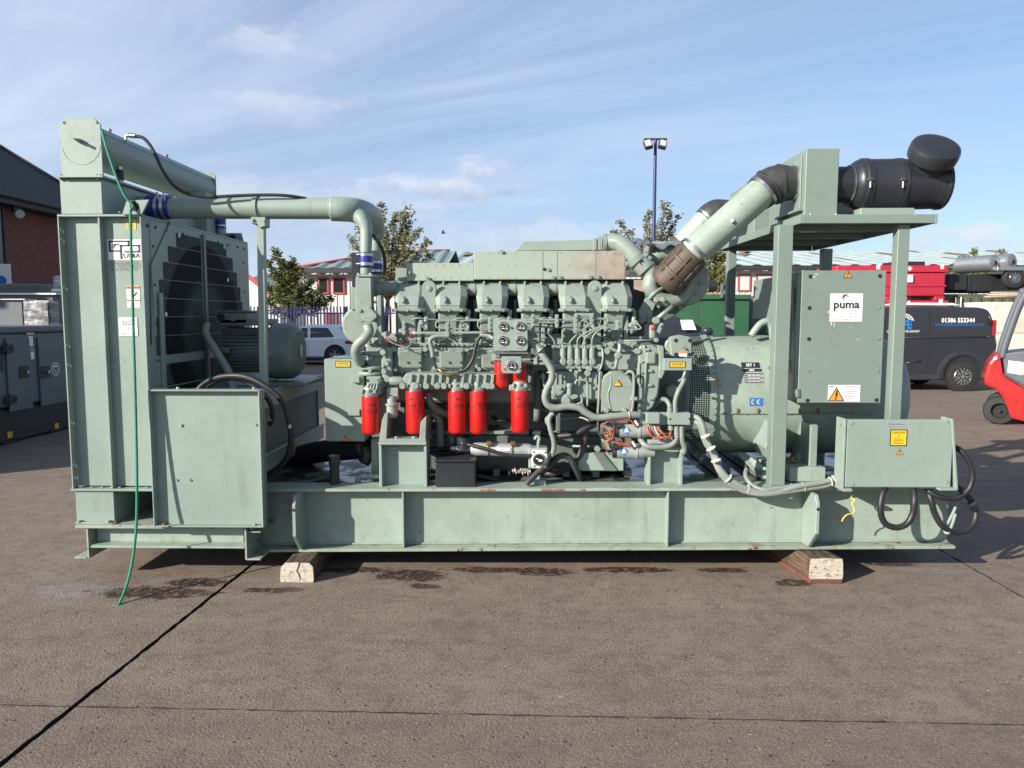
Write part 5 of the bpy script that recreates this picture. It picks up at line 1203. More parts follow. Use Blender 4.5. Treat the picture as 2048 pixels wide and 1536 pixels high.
for i in range(60):
    x = ax0 + .04 + random.random() * .55; w = random.uniform(.004, .02); h_ = random.uniform(.002, .007); y = ys_ - .012; b.add([(x, y, zs - .002), (x + w, y, zs - .003 + h_ * .3), (x + w * .8, y, zs - h_), (x + w * .2, y, zs - h_ * .8)], [(0, 1, 2, 3)])
b.build('rust_streak', alt, True)
for px in (1474, 1515, 1598, 1636): mk('ledge_clip', alt, 'rust_sheet', lambda b: b.box(W(px, 822, 5.27).x - .008, W(px, 822, 5.27).x + .008, ys_ - .018, ys_ + .02, zs + .002, zs + .036, .003))
def altplate(name, pix, mat, fn=None, label=None, parent=alt):
    """a plate bent round the alternator body"""
    px0, py0, px1, py1 = pix; Yc = ay - ar
    x0, x1, z0, z1 = rect(px0, py0, px1, py1, Yc + .02); b = MB(M[mat]); n = 6
    def yy(z, e): return ay - math.sqrt((ar + e) ** 2 - (z - az) ** 2)
    zz = [z0 + (z1 - z0) * i / n for i in range(n + 1)]
    v = [q for z in zz for q in ((x0, yy(z, .002), z), (x1, yy(z, .002), z))]
    b.add(v, [(2 * i, 2 * i + 1, 2 * i + 3, 2 * i + 2) for i in range(n)])
    if fn: fn(b, x0, x1, z0, z1, lambda z: yy(z, .0035))
    return b.build(name, parent, label=label)
def atext(b, s, x, z, size, yy, sx=1.0, bold=0.0):
    v, f = text_data(s, 'CENTER', bold); b.add([(x + q.x * size * sx, yy(z + q.y * size), z + q.y * size) for q in v], f)
def abox_(b, x0, x1, z0, z1, yy): b.add([(x0, yy(z0), z0), (x1, yy(z0), z0), (x1, yy(z1), z1), (x0, yy(z1), z1)], [(0, 1, 2, 3)])
altplate('set_plate', (1487, 726, 1524, 736.5), 'ink', lambda b, x0, x1, z0, z1, yy: (b.use(M['white_label']), atext(b, 'SET 1', (x0 + x1) / 2, (z0 + z1) / 2, .026, yy, 1.1, .02)), 'black plate lettered SET 1')
altplate('data_plate', (1487.5, 738.5, 1526, 743.5), 'ink', lambda b, x0, x1, z0, z1, yy: (b.use(M['white_label']), [abox_(b, x0 + .05 + .012 * k, x0 + .058 + .012 * k, z0 + .004, z1 - .004, yy) for k in range(3)]))
altplate('data_plate', (1488, 745, 1528, 766), 'grey_label', lambda b, x0, x1, z0, z1, yy: (b.use(M['ink']), [abox_(b, x0 + .003, x1 - .003 - .02 * (k % 2), z0 + .004 + k * .0145, z0 + .010 + k * .0145, yy) for k in range(5)], b.use(M['white_label']), [abox_(b, x0 + .03 * (k % 3) + .03, x0 + .03 * (k % 3) + .055, z0 + .012 + .02 * (k // 3), z0 + .016 + .02 * (k // 3), yy) for k in range(9)]))
altplate('ce_label', (1497.5, 795, 1524, 811), 'blue_label', lambda b, x0, x1, z0, z1, yy: (b.use(M['gold_ink']), [b.add([(cx_ + math.cos(R(t + u)) * rr_, yy(cz_ + math.sin(R(t + u)) * rr_), cz_ + math.sin(R(t + u)) * rr_) for u, rr_ in ((0, .019), (12, .019), (12, .012), (0, .012))], [(0, 1, 2, 3)]) for cx_ in ((x0 + x1) / 2 - .017, (x0 + x1) / 2 + .022) for cz_ in ((z0 + z1) / 2,) for t in range(90, 262, 12)], abox_(b, (x0 + x1) / 2 + .005, (x0 + x1) / 2 + .020, (z0 + z1) / 2 - .003, (z0 + z1) / 2 + .003, yy)), 'blue CE mark label')
def tri(b, c, s, y=None, bolt_=True, ax=Vector((1, 0, 0)), col='amber_label'):
    """black edged warning triangle with a lightning flash or exclamation mark, facing -Y"""
    c = Vector(c); P = [c + ax * (-s) + UP * (-s * .75), c + ax * s + UP * (-s * .75), c + UP * s * .98]
    b.use(M['ink']); b.prism(P, (0, -.0008, 0)); g = sum(P, Vector()) / 3; Q = [g + (p - g) * .82 + Vector((0, -.0012, 0)) for p in P]; b.use(M[col]); b.prism(Q, (0, -.0006, 0)); b.use(M['ink'])
    o = Vector((0, -.0024, 0)); k = lambda u, w: c + ax * (u * s) + UP * (w * s) + o
    if bolt_:
        b.ngon([k(.02, .55), k(.20, .50), k(.08, .10), k(.22, .14), k(-.02, -.45), k(.08, -.45), k(-.10, -.64), k(-.18, -.38), k(-.10, -.42), k(-.02, -.06), k(-.18, -.10)][::-1])
    else: b.box(c.x - s * .09, c.x + s * .09, c.y - .0026, c.y - .0022, c.z - s * .2, c.z + s * .45, 0); b.box(c.x - s * .09, c.x + s * .09, c.y - .0026, c.y - .0022, c.z - s * .55, c.z - s * .36, 0)
q = W(1436.5, 765, 5.255); mk('warning_triangle', alt, 'ink', lambda b: tri(b, (q.x, ay - math.sqrt((ar + .02) ** 2 - (q.z - az) ** 2) - .002, q.z), .026, None, False))
for k in range(28):
    a = R(-78 + k * 6); bolt(alt, (ax0 - .031, ay - math.cos(a) * (ar + .004), az + math.sin(a) * (ar + .004)), .009, (-1, 0, 0)) if 0 else bolt(alt, (ax0 - .012, ay - math.cos(a) * (ar + .0175), az + math.sin(a) * (ar + .0175)), .0075, (0, -math.cos(a), math.sin(a)))
# lifting ring and pipe bend behind
mk('lifting_ring', alt, 'green', lambda b: b.tube([W(1502, 672, 5.5), W(1512, 658, 5.5), W(1522, 647, 5.5), W(1535, 643, 5.5), W(1543, 652, 5.5), W(1545, 668, 5.5), W(1546, 680, 5.5)], .026, 12, 6))
# mesh guard round the fan end
def meshguard(b, x0, x1, r, a0, a1, nu, nv, w):
    P = lambda x, a: Vector((x, ay - math.cos(a) * r, az + math.sin(a) * r)); 
    for i in range(nu + 1):
        x = x0 + (x1 - x0) * i / nu
        v = [P(x + s, a0 + (a1 - a0) * k / nv) for k in range(nv + 1) for s in (-w, w)]; b.add(v, [(2 * k, 2 * k + 1, 2 * k + 3, 2 * k + 2) for k in range(nv)])
    dw = w / r
    for k in range(nv + 1):
        a = a0 + (a1 - a0) * k / nv; b.add([P(x0, a - dw), P(x1, a - dw), P(x1, a + dw), P(x0, a + dw)], [(0, 1, 2, 3)])
mx0 = W(1368, 780, 5.35).x; mx1 = ax0 - .03
for a0, a1 in ((-20, 88), (-92, -27)):
    mk('mesh_guard', alt, 'green', lambda b: meshguard(b, mx0, mx1, ar + .012, R(a0), R(a1), 11, int((a1 - a0) * .52), .0016))
mk('mesh_band', alt, 'green', lambda b: [b.add([(x, ay - math.cos(R(a)) * (ar + .014), az + math.sin(R(a)) * (ar + .014)) for a in (-27, -23.5, -20) for x in (mx0, mx1)], [(0, 1, 3, 2), (2, 3, 5, 4)])])
mk('guard_rim', alt, 'green', lambda b: b.lathe((mx1 - .012, ay, az), AX, [(0, ar + .008), (0, ar + .018), (.012, ar + .018)], 64, False))
mk('alternator_fan', alt, 'dark_void', lambda b: b.lathe((mx0 - .05, ay, az), AX, [(0, ar - .08), (.30, ar - .08)], 40))
# feet
foot = mk('alternator_foot', gs, 'green', lambda b: (b.box(W(1535, 940, 5.2).x, W(1640, 940, 5.2).x, 5.16, 5.45, .66, .70, .004)))
mk('gusset', foot, 'green', lambda b: b.prism([W(1530, 896, 5.12), W(1546, 846, 5.12), W(1556, 846, 5.12), W(1556, 920, 5.12), W(1540, 920, 5.12)], (0, .30, 0), .003))
b = MB(M['green']); xg = W(1620, 900, 5.1).x; b.prism([(xg, 5.10, .70), (xg, 5.10, W(1620, 850, 5.1).z), (xg, 5.3, W(1620, 850, 5.1).z), (xg, 5.48, .70)], (.05, 0, 0), .003); b.build('gusset', foot)
mk('gusset_web', foot, 'green', lambda b: b.prism([W(1572, 938, 5.25), W(1605, 938, 5.25), W(1618, 870, 5.25), W(1600, 905, 5.25), W(1580, 925, 5.25)], (0, .03, 0), .002))
bolt(foot, W(1585, 919, 5.2), .024, UP, M['brass'])
mk('foot_pad', foot, 'green_worn', lambda b: b.pbox(1578, 935, 1652, 964, 5.05, 5.4, .006))
mk('foot_beam', foot, 'green', lambda b: b.prism([W(1472, 905, 5.45), W(1490, 905, 5.45), W(1550, 948, 5.12), W(1550, 966, 5.12), W(1530, 966, 5.12)], (0, .06, 0), .003))

# ---------------- alternator terminal box
TY = 5.02
tbx = mk('power_terminal_box', gs, 'green_cab', lambda b: (b.pbox(1590, 545, 1765, 800, TY + .015, TY + .36, .004), b.box(W(1584, 680, 5.06).x, W(1765, 680, 5.06).x, TY + .361, 5.95, W(1650, 640, 5.1).z + .002, W(1650, 553, 5.4).z, .004)))
mk('front_cover', tbx, 'green_cab', lambda b: b.pbox(1600, 541, 1767, 806, TY, TY + .0145, .003))
for px, py in ((1621, 553), (1764, 552), (1619, 616), (1762, 615), (1618, 678), (1761, 677), (1617, 741), (1760, 740), (1615, 801), (1757, 800)):
    bolt(tbx, W(px - (4 if px > 1700 else 0), py, TY - .001), .010, FN, M['ink' if (py < 700 and px < 1700) or py in (552, 801, 800) else 'green_cab'], 'cover_screw', .35)
sx_ = W(1503, 600, 5.9).x
def sidepl(b): b.box(W(1584, 680, 5.4).x - .016, W(1584, 680, 5.4).x - .001, 5.39, 5.93, W(1540, 668, 5.6).z, W(1540, 556, 5.6).z, .002)
mk('side_panel', tbx, 'green_cab', sidepl)
mk('vent_slot', tbx, 'dark_void', lambda b: [b.box(W(1584, 680, 5.4).x - .017, W(1584, 680, 5.4).x - .0155, 5.42 + k * .045, 5.45 + k * .045, W(1540, 560, 5.6).z - .03, W(1540, 560, 5.6).z - .008, 0) for k in range(11)], stuff=True)
for yy_, zz_ in ((5.62, 1.93), (5.72, 1.93), (5.64, 1.83), (5.74, 1.83)): bolt(tbx, (W(1584, 680, 5.4).x - .017, yy_, zz_), .007, (-1, 0, 0))
mk('gusset_plate', tbx, 'green_cab', lambda b: b.prism([W(1588, 560, 5.06), W(1590, 780, 5.06), W(1572, 720, 5.16), W(1574, 640, 5.2)], (-.006, .006, 0), 0))
def puma_power(b, x0, x1, z0, z1, y):
    w = x1 - x0; h = z1 - z0; b.use(M['ink']); b.text('puma', ((x0 + x1) / 2, y, z0 + h * .60), h * .40, sx=1.03 * (w / h) / 1.13, bold=.03)
    b.use(M['ink_grey']); b.text('P  O  W  E  R', (x0 + w * .64, y, z0 + h * .385), h * .085, sx=1.2)
    b.text('Tel:   01304  821622', (x1 - w * .05, y, z0 + h * .28), h * .09, align='RIGHT', sx=.95); b.text('Fax:   01304  821171', (x1 - w * .05, y, z0 + h * .18), h * .09, align='RIGHT', sx=.95); b.text('Email:  sales@pumauk.com', (x1 - w * .04, y, z0 + h * .07), h * .09, align='RIGHT', sx=.98)
    b.use(M['ink']); K = lambda u, v: (x0 + w * u, y, z0 + h * v)
    b.tube([K(.34, .83), K(.40, .92), K(.48, .955), K(.53, .97)], [.001, .005, .0035, .0008], 5, 4); b.tube([K(.42, .93), K(.40, .82), K(.38, .77)], [.004, .0012], 5, 3); b.tube([K(.47, .95), K(.53, .90), K(.57, .91)], [.003, .001], 5, 3)
    b.use(M['ink_grey']); b.tube([K(.34, .83), K(.32, .93), K(.36, .97), K(.42, .965)], .0014, 4, 4); b.tube([K(.50, .86), K(.56, .93), K(.53, .97)], .0014, 4, 4)
sticker(tbx, 'maker_label', (1660, 587, 1725, 643), TY - .0006, 'white_label', puma_power, 'white maker label with black lettering and phone numbers')
def vlab(b, x0, x1, z0, z1, y):
    tri(b, (x0 + (x1 - x0) * .255, y + .0002, z0 + (z1 - z0) * .40), (z1 - z0) * .50); b.use(M['ink_grey'])
    for k in range(9): b.box(x0 + (x1 - x0) * .55, x1 - (x1 - x0) * (.08 + .1 * ((k * 7) % 3)), y, y + .0005, z1 - .012 - k * .0115, z1 - .008 - k * .0115, 0)
    b.box(x0 + .005, x0 + .035, y, y + .0005, z1 - .014, z1 - .006, 0)
sticker(tbx, 'voltage_label', (1656, 770, 1720, 803), TY - .0006, 'white_label', vlab, 'white label with an orange high voltage triangle')
mk('warning_triangle', tbx, 'ink', lambda b: tri(b, W(1695.5, 549, TY - .002), .030))
mk('scraped_paint', tbx, 'bag_cream', lambda b: [b.add([q_ + Vector((0, -.001, 0)) for q_ in (W(a_, c_, TY), W(a_ + e_, c_, TY), W(a_ + e_ * .6, c_ + g_, TY), W(a_ - 1, c_ + g_ * .7, TY))], [(0, 3, 2, 1)]) for a_, c_, e_, g_ in ((1624, 553, 9, 2.2), (1630, 548, 7, 2), (1662, 644, 2, 8), (1668, 645, 1.2, 10), (1656, 622, 3, 5), (1712, 678, 8, 1), (1700, 655, 5, .8), (1640, 600, 4, .8))], stuff=True)
mk('gland_pipe', tbx, 'grey_cable', lambda b: (b.tube([W(1574, 690, 5.2), W(1583, 730, 5.1), W(1592, 775, 5.04), W(1594, 790, 5.03)], .013, 8, 6), b.use(M['steel']), b.cyl(W(1594, 778, 5.03), W(1595, 794, 5.03), .022, n=8)))

# ---------------- air filter platform
tr = mk('filter_tray', gs, 'green_cab', lambda b: b.box(1.80, 2.655, 4.93, 6.98, 2.385, 2.400, .002))
mk('tray_edge', tr, 'green_cab', lambda b: (b.box(1.80, 2.655, 4.915, 4.929, 2.345, 2.402, .002), b.box(1.785, 1.799, 4.915, 6.98, 2.345, 2.402, .002), b.box(2.656, 2.67, 4.915, 6.98, 2.345, 2.402, .002), b.box(1.80, 2.655, 6.981, 6.995, 2.345, 2.402, .002)))
for yy_ in (5.35, 5.9, 6.4): mk('tray_rib', tr, 'green_cab', lambda b: b.box(1.81, 2.645, yy_, yy_ + .03, 2.345, 2.384, .002))
mk('tray_slot', tr, 'white_label', lambda b: [b.box(x, x + .12, y, y + .10, 2.3835, 2.3845, 0) for x, y in ((2.42, 5.15), (2.1, 5.7), (2.0, 6.1), (1.95, 5.12))], stuff=True)
def tpost(pxa, pxb, Y, zf, w):
    x = (W(pxa, 650, Y).x + W(pxb, 650, Y).x) / 2; b = MB(M['green_cab']); b.box(x - w / 2, x + w / 2, Y, Y + w, zf, 2.3445, .004); return b.build('tray_post', gs)
pA = tpost(1550, 1582, 4.965, .60, .098); pB = tpost(1788, 1811, 4.965, .65, .076); pC = tpost(1454, 1468, 6.75, .60, .075); pD = tpost(1641, 1660, 6.75, .60, .085)
# plenum boxes
def plenum(y0, y1):
    return mk('air_plenum', gs, 'green_cab', lambda b: b.box(W(1611, 360, 5.0).x, W(1677, 360, 5.0).x, y0, y1, 2.4025, W(1640, 297, 5.0).z, .004))
pl1 = plenum(5.0, 5.72); pl2 = plenum(6.08, 6.8)
for yy_ in (5.03,): mk('plenum_rail', pl1, 'green_cab', lambda b: (b.box(W(1604, 360, 5.05).x - .006, W(1611, 360, 5.0).x - .001, 5.06, 5.10, 2.46, 2.80, .003), b.box(W(1604, 360, 5.05).x - .03, W(1611, 360, 5.0).x - .001, 5.02, 5.5, 2.44, 2.455, .002)))
bolt(pl1, (W(1618, 428, 5.0).x, 4.97, 2.403), .010, UP, M['galv']); bolt(pl1, (W(1668, 428, 5.0).x, 4.97, 2.403), .010, UP, M['galv'])
# air cleaners
def cleaner(Y, vis):
    zc_ = W(1790, 369, 5.15).z; x1_ = W(1677, 360, 5.0).x; X_ = lambda px: W(px, 369, 5.1).x
    p = Vector((0, Y, zc_)); t = mk('air_cleaner', gs, 'black_plastic', lambda b: b.lathe((x1_, Y, zc_), AX, [(q - x1_, r) for q, r in ((x1_ + .001, .118), (X_(1700), .118), (X_(1701), .126), (X_(1704), .126), (X_(1706), .120), (X_(1712), .150), (X_(1717), .160), (X_(1722), .163), (X_(1724), .172), (X_(1730), .172), (X_(1732), .166), (X_(1795), .168), (X_(1797), .172), (X_(1803), .172), (X_(1805), .167), (X_(1850), .165), (X_(1880), .162), (X_(1884), .170), (X_(1890), .168), (X_(1892), .12))], 48))
    mk('hose_clamp', t, 'steel', lambda b: b.lathe((X_(1701), Y, zc_), AX, [(0, .1275), (.012, .1275)], 40, False))
    ix = X_(1845); d = Vector((.0, -.70, .71)).normalized(); q = Vector((ix, Y, zc_))
    mk('inlet_neck', t, 'black_plastic', lambda b: b.lathe(q, d, [(.05, .115), (.19, .105), (.26, .105)], 36))
    q2 = q + d * .185
    mk('rain_cap', t, 'black_plastic', lambda b: b.lathe(q2, d, [(0, .10), (.005, .138), (.02, .152), (.05, .155), (.088, .153), (.104, .146), (.114, .125), (.118, .10), (.119, .07), (.119, .0)], 44))
    for px in (1741, 1806):
        z = W(px, 366, Y - .17); mk('latch', t, 'steel', lambda b: (b.box(z.x - .006, z.x + .006, Y - .178, Y - .166, z.z - .033, z.z + .015, .003), b.cyl((z.x, Y - .18, z.z + .02), (z.x, Y - .14, z.z + .03), .014, n=8), b.use(M['black_plastic']), b.box(z.x - .02, z.x + .02, Y - .182, Y - .164, z.z + .012, z.z + .022, .004)))
    mk('filter_saddle', t, 'green', lambda b: b.box(X_(1712), X_(1818), Y - .14, Y + .14, 2.4025, 2.456, .004))
    mk('saddle_band', t, 'black_plastic', lambda b: [b.lathe((X_(px) , Y, zc_), AX, [(0, .169), (.001, .1715), (.03, .1715), (.031, .169)], 40, False) for px in (1727, 1792)], stuff=True)
    return t
cleaner(5.15, 1); cleaner(6.42, 0)

# ---------------- lower control box with its cables
KY = 4.74
kb = mk('cable_box', gs, 'green', lambda b: b.pbox(1692, 842, 1905, 978, KY + .03, KY + .125, .004))
mk('box_door', kb, 'green', lambda b: b.pbox(1692, 840, 1905, 975, KY + .004, KY + .0295, .006, 2))
mk('side_bracket', kb, 'green', lambda b: (b.pbox(1686, 838, 1691, 982, KY, KY + .125, .003), b.pbox(1686, 978, 1705, 983.5, KY - .03, KY + .125, .002)))
mk('side_bracket', kb, 'green', lambda b: (b.prism([W(1903, 838, KY), W(1908, 838, KY), W(1917, 982, KY), W(1911, 982, KY)], (0, .125, 0), .003), b.pbox(1880, 977, 1914, 981.5, KY - .03, KY + .125, .002)))
for px, py in ((1704, 846), (1894, 843), (1705, 968), (1894, 964)): bolt(kb, W(px, py, KY + .003), .010, FN, None, 'cover_screw', .35)
for py in (851, 903, 961): bolt(kb, (W(1685, py, KY + .05).x - .002, KY + .05, W(1685, py, KY + .05).z), .010, (-1, 0, 0), M['galv'])
sticker(kb, 'name_strip', (1773, 845, 1820, 852), KY + .0035, 'grey_label', lambda b, x0, x1, z0, z1, y: (b.use(M['ink']), b.text('POWER TERMINAL L.V.', ((x0 + x1) / 2, y, (z0 + z1) / 2), .0125, sx=1.0)))
def dlab(b, x0, x1, z0, z1, y):
    e = .006; b.use(M['yellow_label']); b.box(x0 + e, x1 - e, y, y + .0005, z0 + e, z1 - e, 0); b.use(M['ink']); b.text('DANGER', ((x0 + x1) / 2, y - .0006, z1 - .020), .020, bold=.012)
    b.box((x0 + x1) / 2 - .002, (x0 + x1) / 2 + .003, y - .0006, y, z1 - .045, z1 - .032, 0)
    for k in range(5): b.box(x0 + .02, x1 - .02 - .006 * (k % 2), y - .0006, y, z0 + .016 + k * .009, z0 + .0185 + k * .009, 0)
sticker(kb, 'danger_label', (1780, 859, 1814, 892), KY + .0035, 'ink', dlab, 'yellow danger label with a black border')
mk('warning_triangle', kb, 'ink', lambda b: tri(b, W(1799, 904, KY + .002), .024))
def cable(name, mat, pts, r, n=12, rib=0, parent=gs, sub=8): return mk(name, parent, mat, lambda b: b.tube([W(*p) for p in pts], r, n, sub, rib=rib))
cable('black_cable', 'black_rubber', ((1774, 972, 4.80), (1766, 985, 4.76), (1761, 1010, 4.74), (1764, 1036, 4.74), (1775, 1050, 4.74), (1795, 1055, 4.74), (1814, 1047, 4.74), (1825, 1028, 4.74), (1829, 1000, 4.74), (1827, 972, 4.8)), .020)
cable('black_cable', 'black_rubber', ((1855, 975, 4.84), (1862, 1000, 4.80), (1870, 1028, 4.80), (1885, 1052, 4.80), (1908, 1064, 4.82), (1932, 1061, 4.84), (1949, 1043, 4.86), (1951, 1018, 4.88), (1940, 998, 4.9), (1920, 978, 4.95), (1900, 965, 5.0)), .020)
cable('black_cable', 'black_rubber', ((1905, 893, 4.85), (1920, 900, 4.80), (1936, 918, 4.78), (1945, 945, 4.78), (1941, 972, 4.78), (1925, 990, 4.78), (1905, 997, 4.78), (1880, 994, 4.78), (1860, 984, 4.80), (1848, 970, 4.84)), .019, rib=.10, sub=14)
mk('cable_sleeve', gs, 'black_plastic', lambda b: b.cyl(W(1944, 1006, 4.84), W(1950, 1018, 4.87), .026, n=14))
cable('green_strap', 'green', ((1914, 1005, 4.88), (1908, 1022, 4.86), (1898, 1042, 4.84), (1889, 1060, 4.82), (1896, 1066, 4.80), (1904, 1050, 4.82), (1911, 1028, 4.85)), .010, 8)
cable('earth_wire', 'yellow_wire', ((1708, 988, 4.86), (1702, 996, 4.82), (1710, 1000, 4.80), (1704, 1006, 4.80), (1708, 1018, 4.79), (1706, 1027, 4.78), (1695, 1029, 4.77), (1687, 1036, 4.77), (1684, 1043, 4.77)), .0045, 6)
# ================================================================== the engine (parts of the generating set)
E = 'green_engine'
def ebox(parent, name, *a, mat=E, bev=.006, seg=1, stuff=False):
    b = MB(M[mat]); b.pbox(*a, bev=bev, seg=seg); return b.build(name, parent, stuff)
def etube(parent, name, pts, r, mat=E, n=8, sub=6, rib=0):
    return mk(name, parent, mat, lambda b: b.tube([W(*p) for p in pts], r, n, sub, rib=rib))
def edisc(parent, name, px, py, Y, r, h, mat=E, n=20, bev=.15):
    q = W(px, py, Y); return mk(name, parent, mat, lambda b: b.lathe(q, FN, [(0, r), (h * (1 - bev), r), (h, r * .86)], n))
# crankcase, valley and sump
blk = ebox(gs, 'engine_block', 772, 668, 1262, 806, 5.29, 6.15, bev=.02)
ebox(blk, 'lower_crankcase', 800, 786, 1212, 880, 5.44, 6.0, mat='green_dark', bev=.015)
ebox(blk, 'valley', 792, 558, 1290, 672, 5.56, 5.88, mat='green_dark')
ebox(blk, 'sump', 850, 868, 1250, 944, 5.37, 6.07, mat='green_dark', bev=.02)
ebox(blk, 'sump_flange', 846, 862, 1252, 869, 5.355, 6.09, bev=.003)
for k in range(14): bolt(blk, W(866 + k * 29, 866, 5.354), .010, FN, M[E])
for k in range(11): edisc(blk, 'crank_bolt', 898 + k * 28, 789, 5.43, .017, .018, 'green_dark')
for px0 in (872, 974): 
    c_ = ebox(blk, 'side_cover', px0, 790, px0 + 36, 853, 5.415, 5.44, mat='green_dark', bev=.012, seg=2)
    for a_, c2 in ((4, 5), (32, 5), (4, 58), (32, 58)): bolt(c_, W(px0 + a_, 790 + c2, 5.414), .008, FN, M['green_dark'])

# ---------------- cylinder heads: built once, copied along both banks
def sect(z, xc, hw, y0, y1, ch):      # chamfered rectangle, seen from above
    return [Vector((xc - hw + ch, y0, z)), Vector((xc + hw - ch, y0, z)), Vector((xc + hw, y0 + ch, z)), Vector((xc + hw, y1, z)), Vector((xc - hw, y1, z)), Vector((xc - hw, y0 + ch, z))]
HX = [W(px, 620, 5.15).x for px in (815, 898, 982, 1067, 1151, 1236)]
HP = (HX[5] - HX[0]) / 5
def z_at(py, Y): return W(1024, py, Y).z
hx = HX[0]
head = mk('cylinder_head', gs, E, lambda b: (b.rings([sect(z_at(692, 5.25), hx - .018, .068, 5.25, 5.60, .01), sect(z_at(672, 5.235), hx - .018, .068, 5.235, 5.60, .01), sect(z_at(640, 5.205), hx - .018, .068, 5.205, 5.60, .012), sect(z_at(624.5, 5.19), hx - .012, .074, 5.19, 5.60, .015)], True, False),
    b.box(hx + .055, hx + .085, 5.225, 5.5, z_at(690, 5.23), z_at(630, 5.2), .006)))
mk('head_flange', head, E, lambda b: b.rings([sect(z_at(624, 5.165), hx, .112, 5.165, 5.60, .032), sect(z_at(621.3, 5.155), hx, .117, 5.155, 5.60, .034), sect(z_at(619, 5.155), hx, .117, 5.155, 5.60, .034), sect(z_at(617, 5.17), hx, .112, 5.17, 5.60, .032)], True, False))
def covsec(py, Y, hw, ch, dx=0): return sect(z_at(py, Y), hx + dx, hw, Y, 5.60, ch)
cov = mk('rocker_cover', head, E, lambda b: b.rings([covsec(616.8, 5.185, .100, .034), covsec(611.5, 5.186, .102, .034), covsec(611, 5.18, .102, .034), covsec(594, 5.215, .112, .040), covsec(592.5, 5.218, .1125, .042), covsec(571, 5.33, .104, .04), covsec(566.5, 5.365, .096, .04), covsec(565.5, 5.40, .085, .03)], True, False))
q = W(806.5, 601, 5.20); mk('cap_nut', head, E, lambda b: (b.cyl(q + Vector((0, .02, .012)), q + Vector((0, -.012, .006)), .020, .017, n=12), b.cyl(q + Vector((.003, -.01, .004)), q + Vector((.008, -.034, -.014)), .011, n=6), b.sphere(q + Vector((.003, -.018, 0)), .014, 10)))
for dx in (-.06, .055):
    q = Vector((hx + dx, 5.33, z_at(566.5, 5.36))); mk('cover_lug', head, E, lambda b: b.box(q.x - .008, q.x + .008, 5.33, 5.50, q.z - .03, q.z + .014, .004))
q = W(845, 668, 5.22); mk('injector_connector', head, E, lambda b: (b.cyl(W(846, 650, 5.28), W(850, 651, 5.19), .022, .020, n=12), b.tube([W(850, 651, 5.2), W(854, 655, 5.17), W(852, 661, 5.16), W(846, 662, 5.16)], .008, 8, 5)))
for px, py in ((786, 574), (838, 574)): bolt(head, W(px - 12, py + 2, 5.315), .006, FN, M[E])
for k in range(1, 6):
    copy_part(head, gs, (HP * k, 0, 0))
for k in range(6):                       # far bank, turned to face the other way
    o = copy_part(head, gs, (0, 0, 0)); o.rotation_euler = (0, 0, math.pi)
    L0 = ROOT[o.name]                    # mirror through the engine axis: x about the block centre, y about 5.72
    cxm = hx + HP * k; o.location = Vector((hx + cxm - 2 * L0.x, 2 * 5.72 - 2 * L0.y, 0))
# air manifold behind the heads
mk('air_manifold', gs, E, lambda b: b.cyl(W(758, 577, 5.42), W(1250, 577, 5.42), .052, n=24))
for k in range(5): 
    x = hx + HP * (k + .5); mk('manifold_band', gs, E, lambda b: b.lathe((x - .02, 5.42, W(1024, 577, 5.42).z), AX, [(0, .0525), (.001, .057), (.04, .057), (.041, .0525)], 24, False)); mk('pushrod_tube', gs, 'green_dark', lambda b: b.cyl((x + .02, 5.36, 1.56), (x + .02, 5.42, 1.86), .022, n=12))
# lifting eyes
for px in (858, 1190):
    c_ = W(px, 575, 5.245); w = .049; P = [c_ + Vector((math.cos(R(a)) * w, 0, math.sin(R(a)) * w)) for a in range(0, 181, 15)]
    b = MB(M[E]); b.prism(P + [W(px - 10, 690, 5.245), W(px + 12, 690, 5.245)], (0, .028, 0), .003); le = b.build('lifting_eye', gs)
    edisc(le, 'eye_boss', px, 577, 5.244, .020, .006); edisc(le, 'eye_boss', px, 577, 5.239, .012, .004)
# heat shield over the exhaust
sh = mk('exhaust_shield', gs, 'heat_shield', lambda b: (b.pbox(948, 502, 1252, 559, 5.33, 6.1, .004), b.box(W(812, 540, 5.33).x, W(948, 540, 5.33).x - .001, 5.345, 6.08, W(880, 562, 5.345).z, W(880, 526, 5.345).z, .004)))
mk('shield_end', sh, 'green', lambda b: b.box(W(790, 540, 5.40).x, W(812, 540, 5.345).x - .001, 5.42, 6.02, W(800, 562, 5.42).z, W(800, 536, 5.42).z, .004))
for px in (1085, 1114, 1190.5, 1248): ebox(sh, 'shield_seam', px - .6, 503, px + .6, 558, 5.328, 5.3295, bev=0)
for px, py in ((818, 546), (852, 555), (1004, 504), (1107, 555), (1121, 555), (1181, 554), (1197, 554)): bolt(sh, W(px, py, 5.325), .011, FN, M['galv' if px > 1100 else 'green_worn'])
bolt(sh, W(1097, 539.5, 5.327), .011, FN, M['galv']); bolt(sh, W(1089, 538.5, 5.327), .009, FN, M['ink'], 'plate_hole', .2)
for px in range(960, 1250, 18):
    for py in (506, 531, 555):
        if random.random() < .75: bolt(sh, W(px, py, 5.329), .0035, FN, M['green_worn'], 'rivet', .4)
for px in range(822, 946, 16):
    for py in (530, 556): bolt(sh, W(px, py, 5.344), .0035, FN, M['green_worn'], 'rivet', .4)
mk('shield_hump', sh, 'green', lambda b: b.prism([W(1030, 502, 5.9), W(1046, 483, 5.9), W(1188, 479, 5.9), W(1225, 500, 5.9)], (0, .5, 0), .004))
mk('shield_tab', sh, 'green', lambda b: b.pbox(824, 520, 838, 527, 5.4, 5.42, .002))
mk('shield_clamp', sh, E, lambda b: (b.pbox(1187, 476, 1194, 500, 5.40, 5.5, .003), b.pbox(1196, 472, 1202, 500, 5.40, 5.5, .003)))
